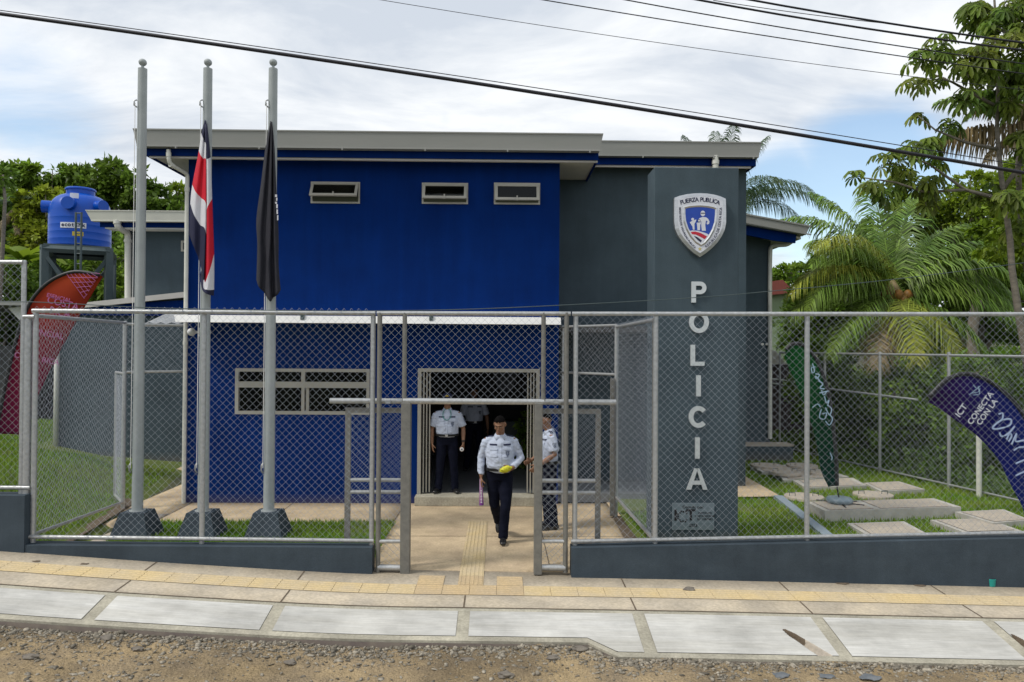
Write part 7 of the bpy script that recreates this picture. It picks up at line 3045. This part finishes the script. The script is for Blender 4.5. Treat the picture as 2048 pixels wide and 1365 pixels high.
# yellow bundle in his left hand
h = Vector(J1['wrL']) + Vector((-.85, -.45, -.22)).normalized() * .085 + Vector((-.02, -.03, .012))
bm = bmesh.new()
bmesh.ops.create_icosphere(bm, subdivisions=4, radius=1)
for v in bm.verts:
    q = v.co.copy()
    k = 1 + .16 * noise.noise(q * 2.2) + .07 * math.sin(q.x * 9 + q.z * 6)
    v.co = Vector((q.x * .085, q.y * .036, q.z * .042)) * k
    v.co = Matrix.Rotation(rad(-16), 3, 'Y') @ v.co
me = bpy.data.meshes.new('measuring_tape')
bm.to_mesh(me)
bm.free()
yo = link('ribbon_bundle', me, pbr('yellow_ribbon', C4(.62, .60, .02), .5, col2=C4(.42, .42, .01), scale=30, bump=.4, bscale=40), None, True)
yo.location = Matrix.Rotation(.03, 4, 'Z') @ h + loc1
tag(yo, 'bright yellow bundle held at the belt by the walking officer', 'bundle')

# 2. the officer standing in the doorway
q2 = PZ(893, 985, .158)
loc2 = Vector((PY(894, 900, 12.95).x, 12.98, .158))
J2 = dict(torso=torso(.02, 0, .012), waist=1.02, neck=(0, .0, 1.46), head=(0, -.02, 1.615),
          shR=(-.192, .0, 1.375), elR=(-.268, .03, 1.12), wrR=(-.262, -.035, .88), shL=(.192, .0, 1.375), elL=(.278, .03, 1.12), wrL=(.285, -.06, .885),
          hipR=(-.09, 0, .88), knR=(-.118, -.01, .48), anR=(-.150, .02, .085), toeR=(-.205, -.14, .035),
          hipL=(.09, 0, .88), knL=(.118, -.01, .48), anL=(.140, .02, .085), toeL=(.195, -.14, .035),
          handR=((.12, -.12, -1), (.5, -1, 0), (1, .35, 0), .55), handL=((.02, -.15, -1), (-.4, -1, 0), (-1, .3, 0), .95))
off2 = person('officer in short sleeves and dark cap standing in the doorway with feet apart', loc2, 0, J2, 'short', .985, .02, rad(6), 0, cap=True)
# lanyard and watch
mb = MB()
pts = []
for a in lin(0, 2 * math.pi, 28):
    pts.append(Vector((.072 * math.sin(a), -.035 - .100 * (1 - math.cos(a)) / 2 - .018, 1.475 - .19 * (1 - math.cos(a)) / 2)))
mb.tube(pts, .006, 6)
link('lanyard', mb.mesh(), pbr('green_cord', C4(.05, .28, .24), .6, col2=C4(.04, .22, .19), scale=20), off2, True)
w = Vector(J2['wrL'])
link('wristwatch', MB().tube([w + Vector((0, 0, .045)), w + Vector((0, 0, .018))], [.036, .036], 14).mesh(), M['black'], off2, 'auto')
w = loc2 + .985 * (Vector(J2['wrL']) + Vector((-.02, -.075, -.105)))
mb = MB().lathe((0, 0, 0), [(.030, 0), (.034, -.008), (.034, -.03), (.030, -.036)], 20, axis='y')
o = mb.build('radio', M['white_flat'], None, 'auto')
o.location = w
tag(o, 'small round white gadget in the hand of the doorway officer', 'gadget')
link('dial', MB().lathe((0, 0, 0), [(.012, -.037), (.012, -.040)], 12, axis='y').mesh(), M['black'], o)

# 3. the officer in profile, half behind the gate post
q3 = PZ(1096, 1060, 0)
loc3 = Vector((PY(1097, 900, q3.y + .08).x, q3.y + .08, 0))
J3 = dict(torso=torso(.03, .0, .0), waist=1.0, neck=(0, -.0, 1.45), head=(0, -.05, 1.605),
          shR=(-.188, .0, 1.375), elR=(-.255, .03, 1.13), wrR=(-.20, -.20, 1.0), shL=(.188, .0, 1.375), elL=(.258, .02, 1.13), wrL=(.20, -.20, .98),
          hipR=(-.088, 0, .87), knR=(-.09, -.02, .48), anR=(-.095, .03, .085), toeR=(-.11, -.16, .035),
          hipL=(.088, 0, .87), knL=(.09, .01, .48), anL=(.095, .05, .085), toeL=(.11, -.14, .035),
          handR=((.3, -.9, -.35), (0, -.2, 1), (1, .2, 0), .8), handL=((-.1, -.75, -.65), (0, -.6, .6), (-1, 0, .1), .8))
off3 = person('officer in short sleeves seen from the side, half hidden by the right gate post', loc3, rad(-78), J3, 'short', .99, .03, rad(10), 0)

# 4. someone in the dark hall
loc4 = Vector((PY(948, 850, 15.4).x, 15.4, .156))
J4 = dict(J2)
J4.update(torso=torso(.01, 0, .0), handL=((0, -.1, -1), (-.4, -1, 0), (-1, .3, 0), .5))
off4 = person('person with white shirt standing in the dark hall behind the doorway', loc4, rad(12), J4, 'short', .98, .0, rad(2), 0, vox=.011)
# potted plants in the hall
tree('potted_plant', 'leafy green plant standing in the dark hall right of the walking officer', 15.6, [(1044, 880, 12, 24), (1050, 845, 12, 22), (1040, 915, 10, 18)], 420, .13, M['lf_mid'], 1046, 83, ground=.16, cat='plant', r0=.02)
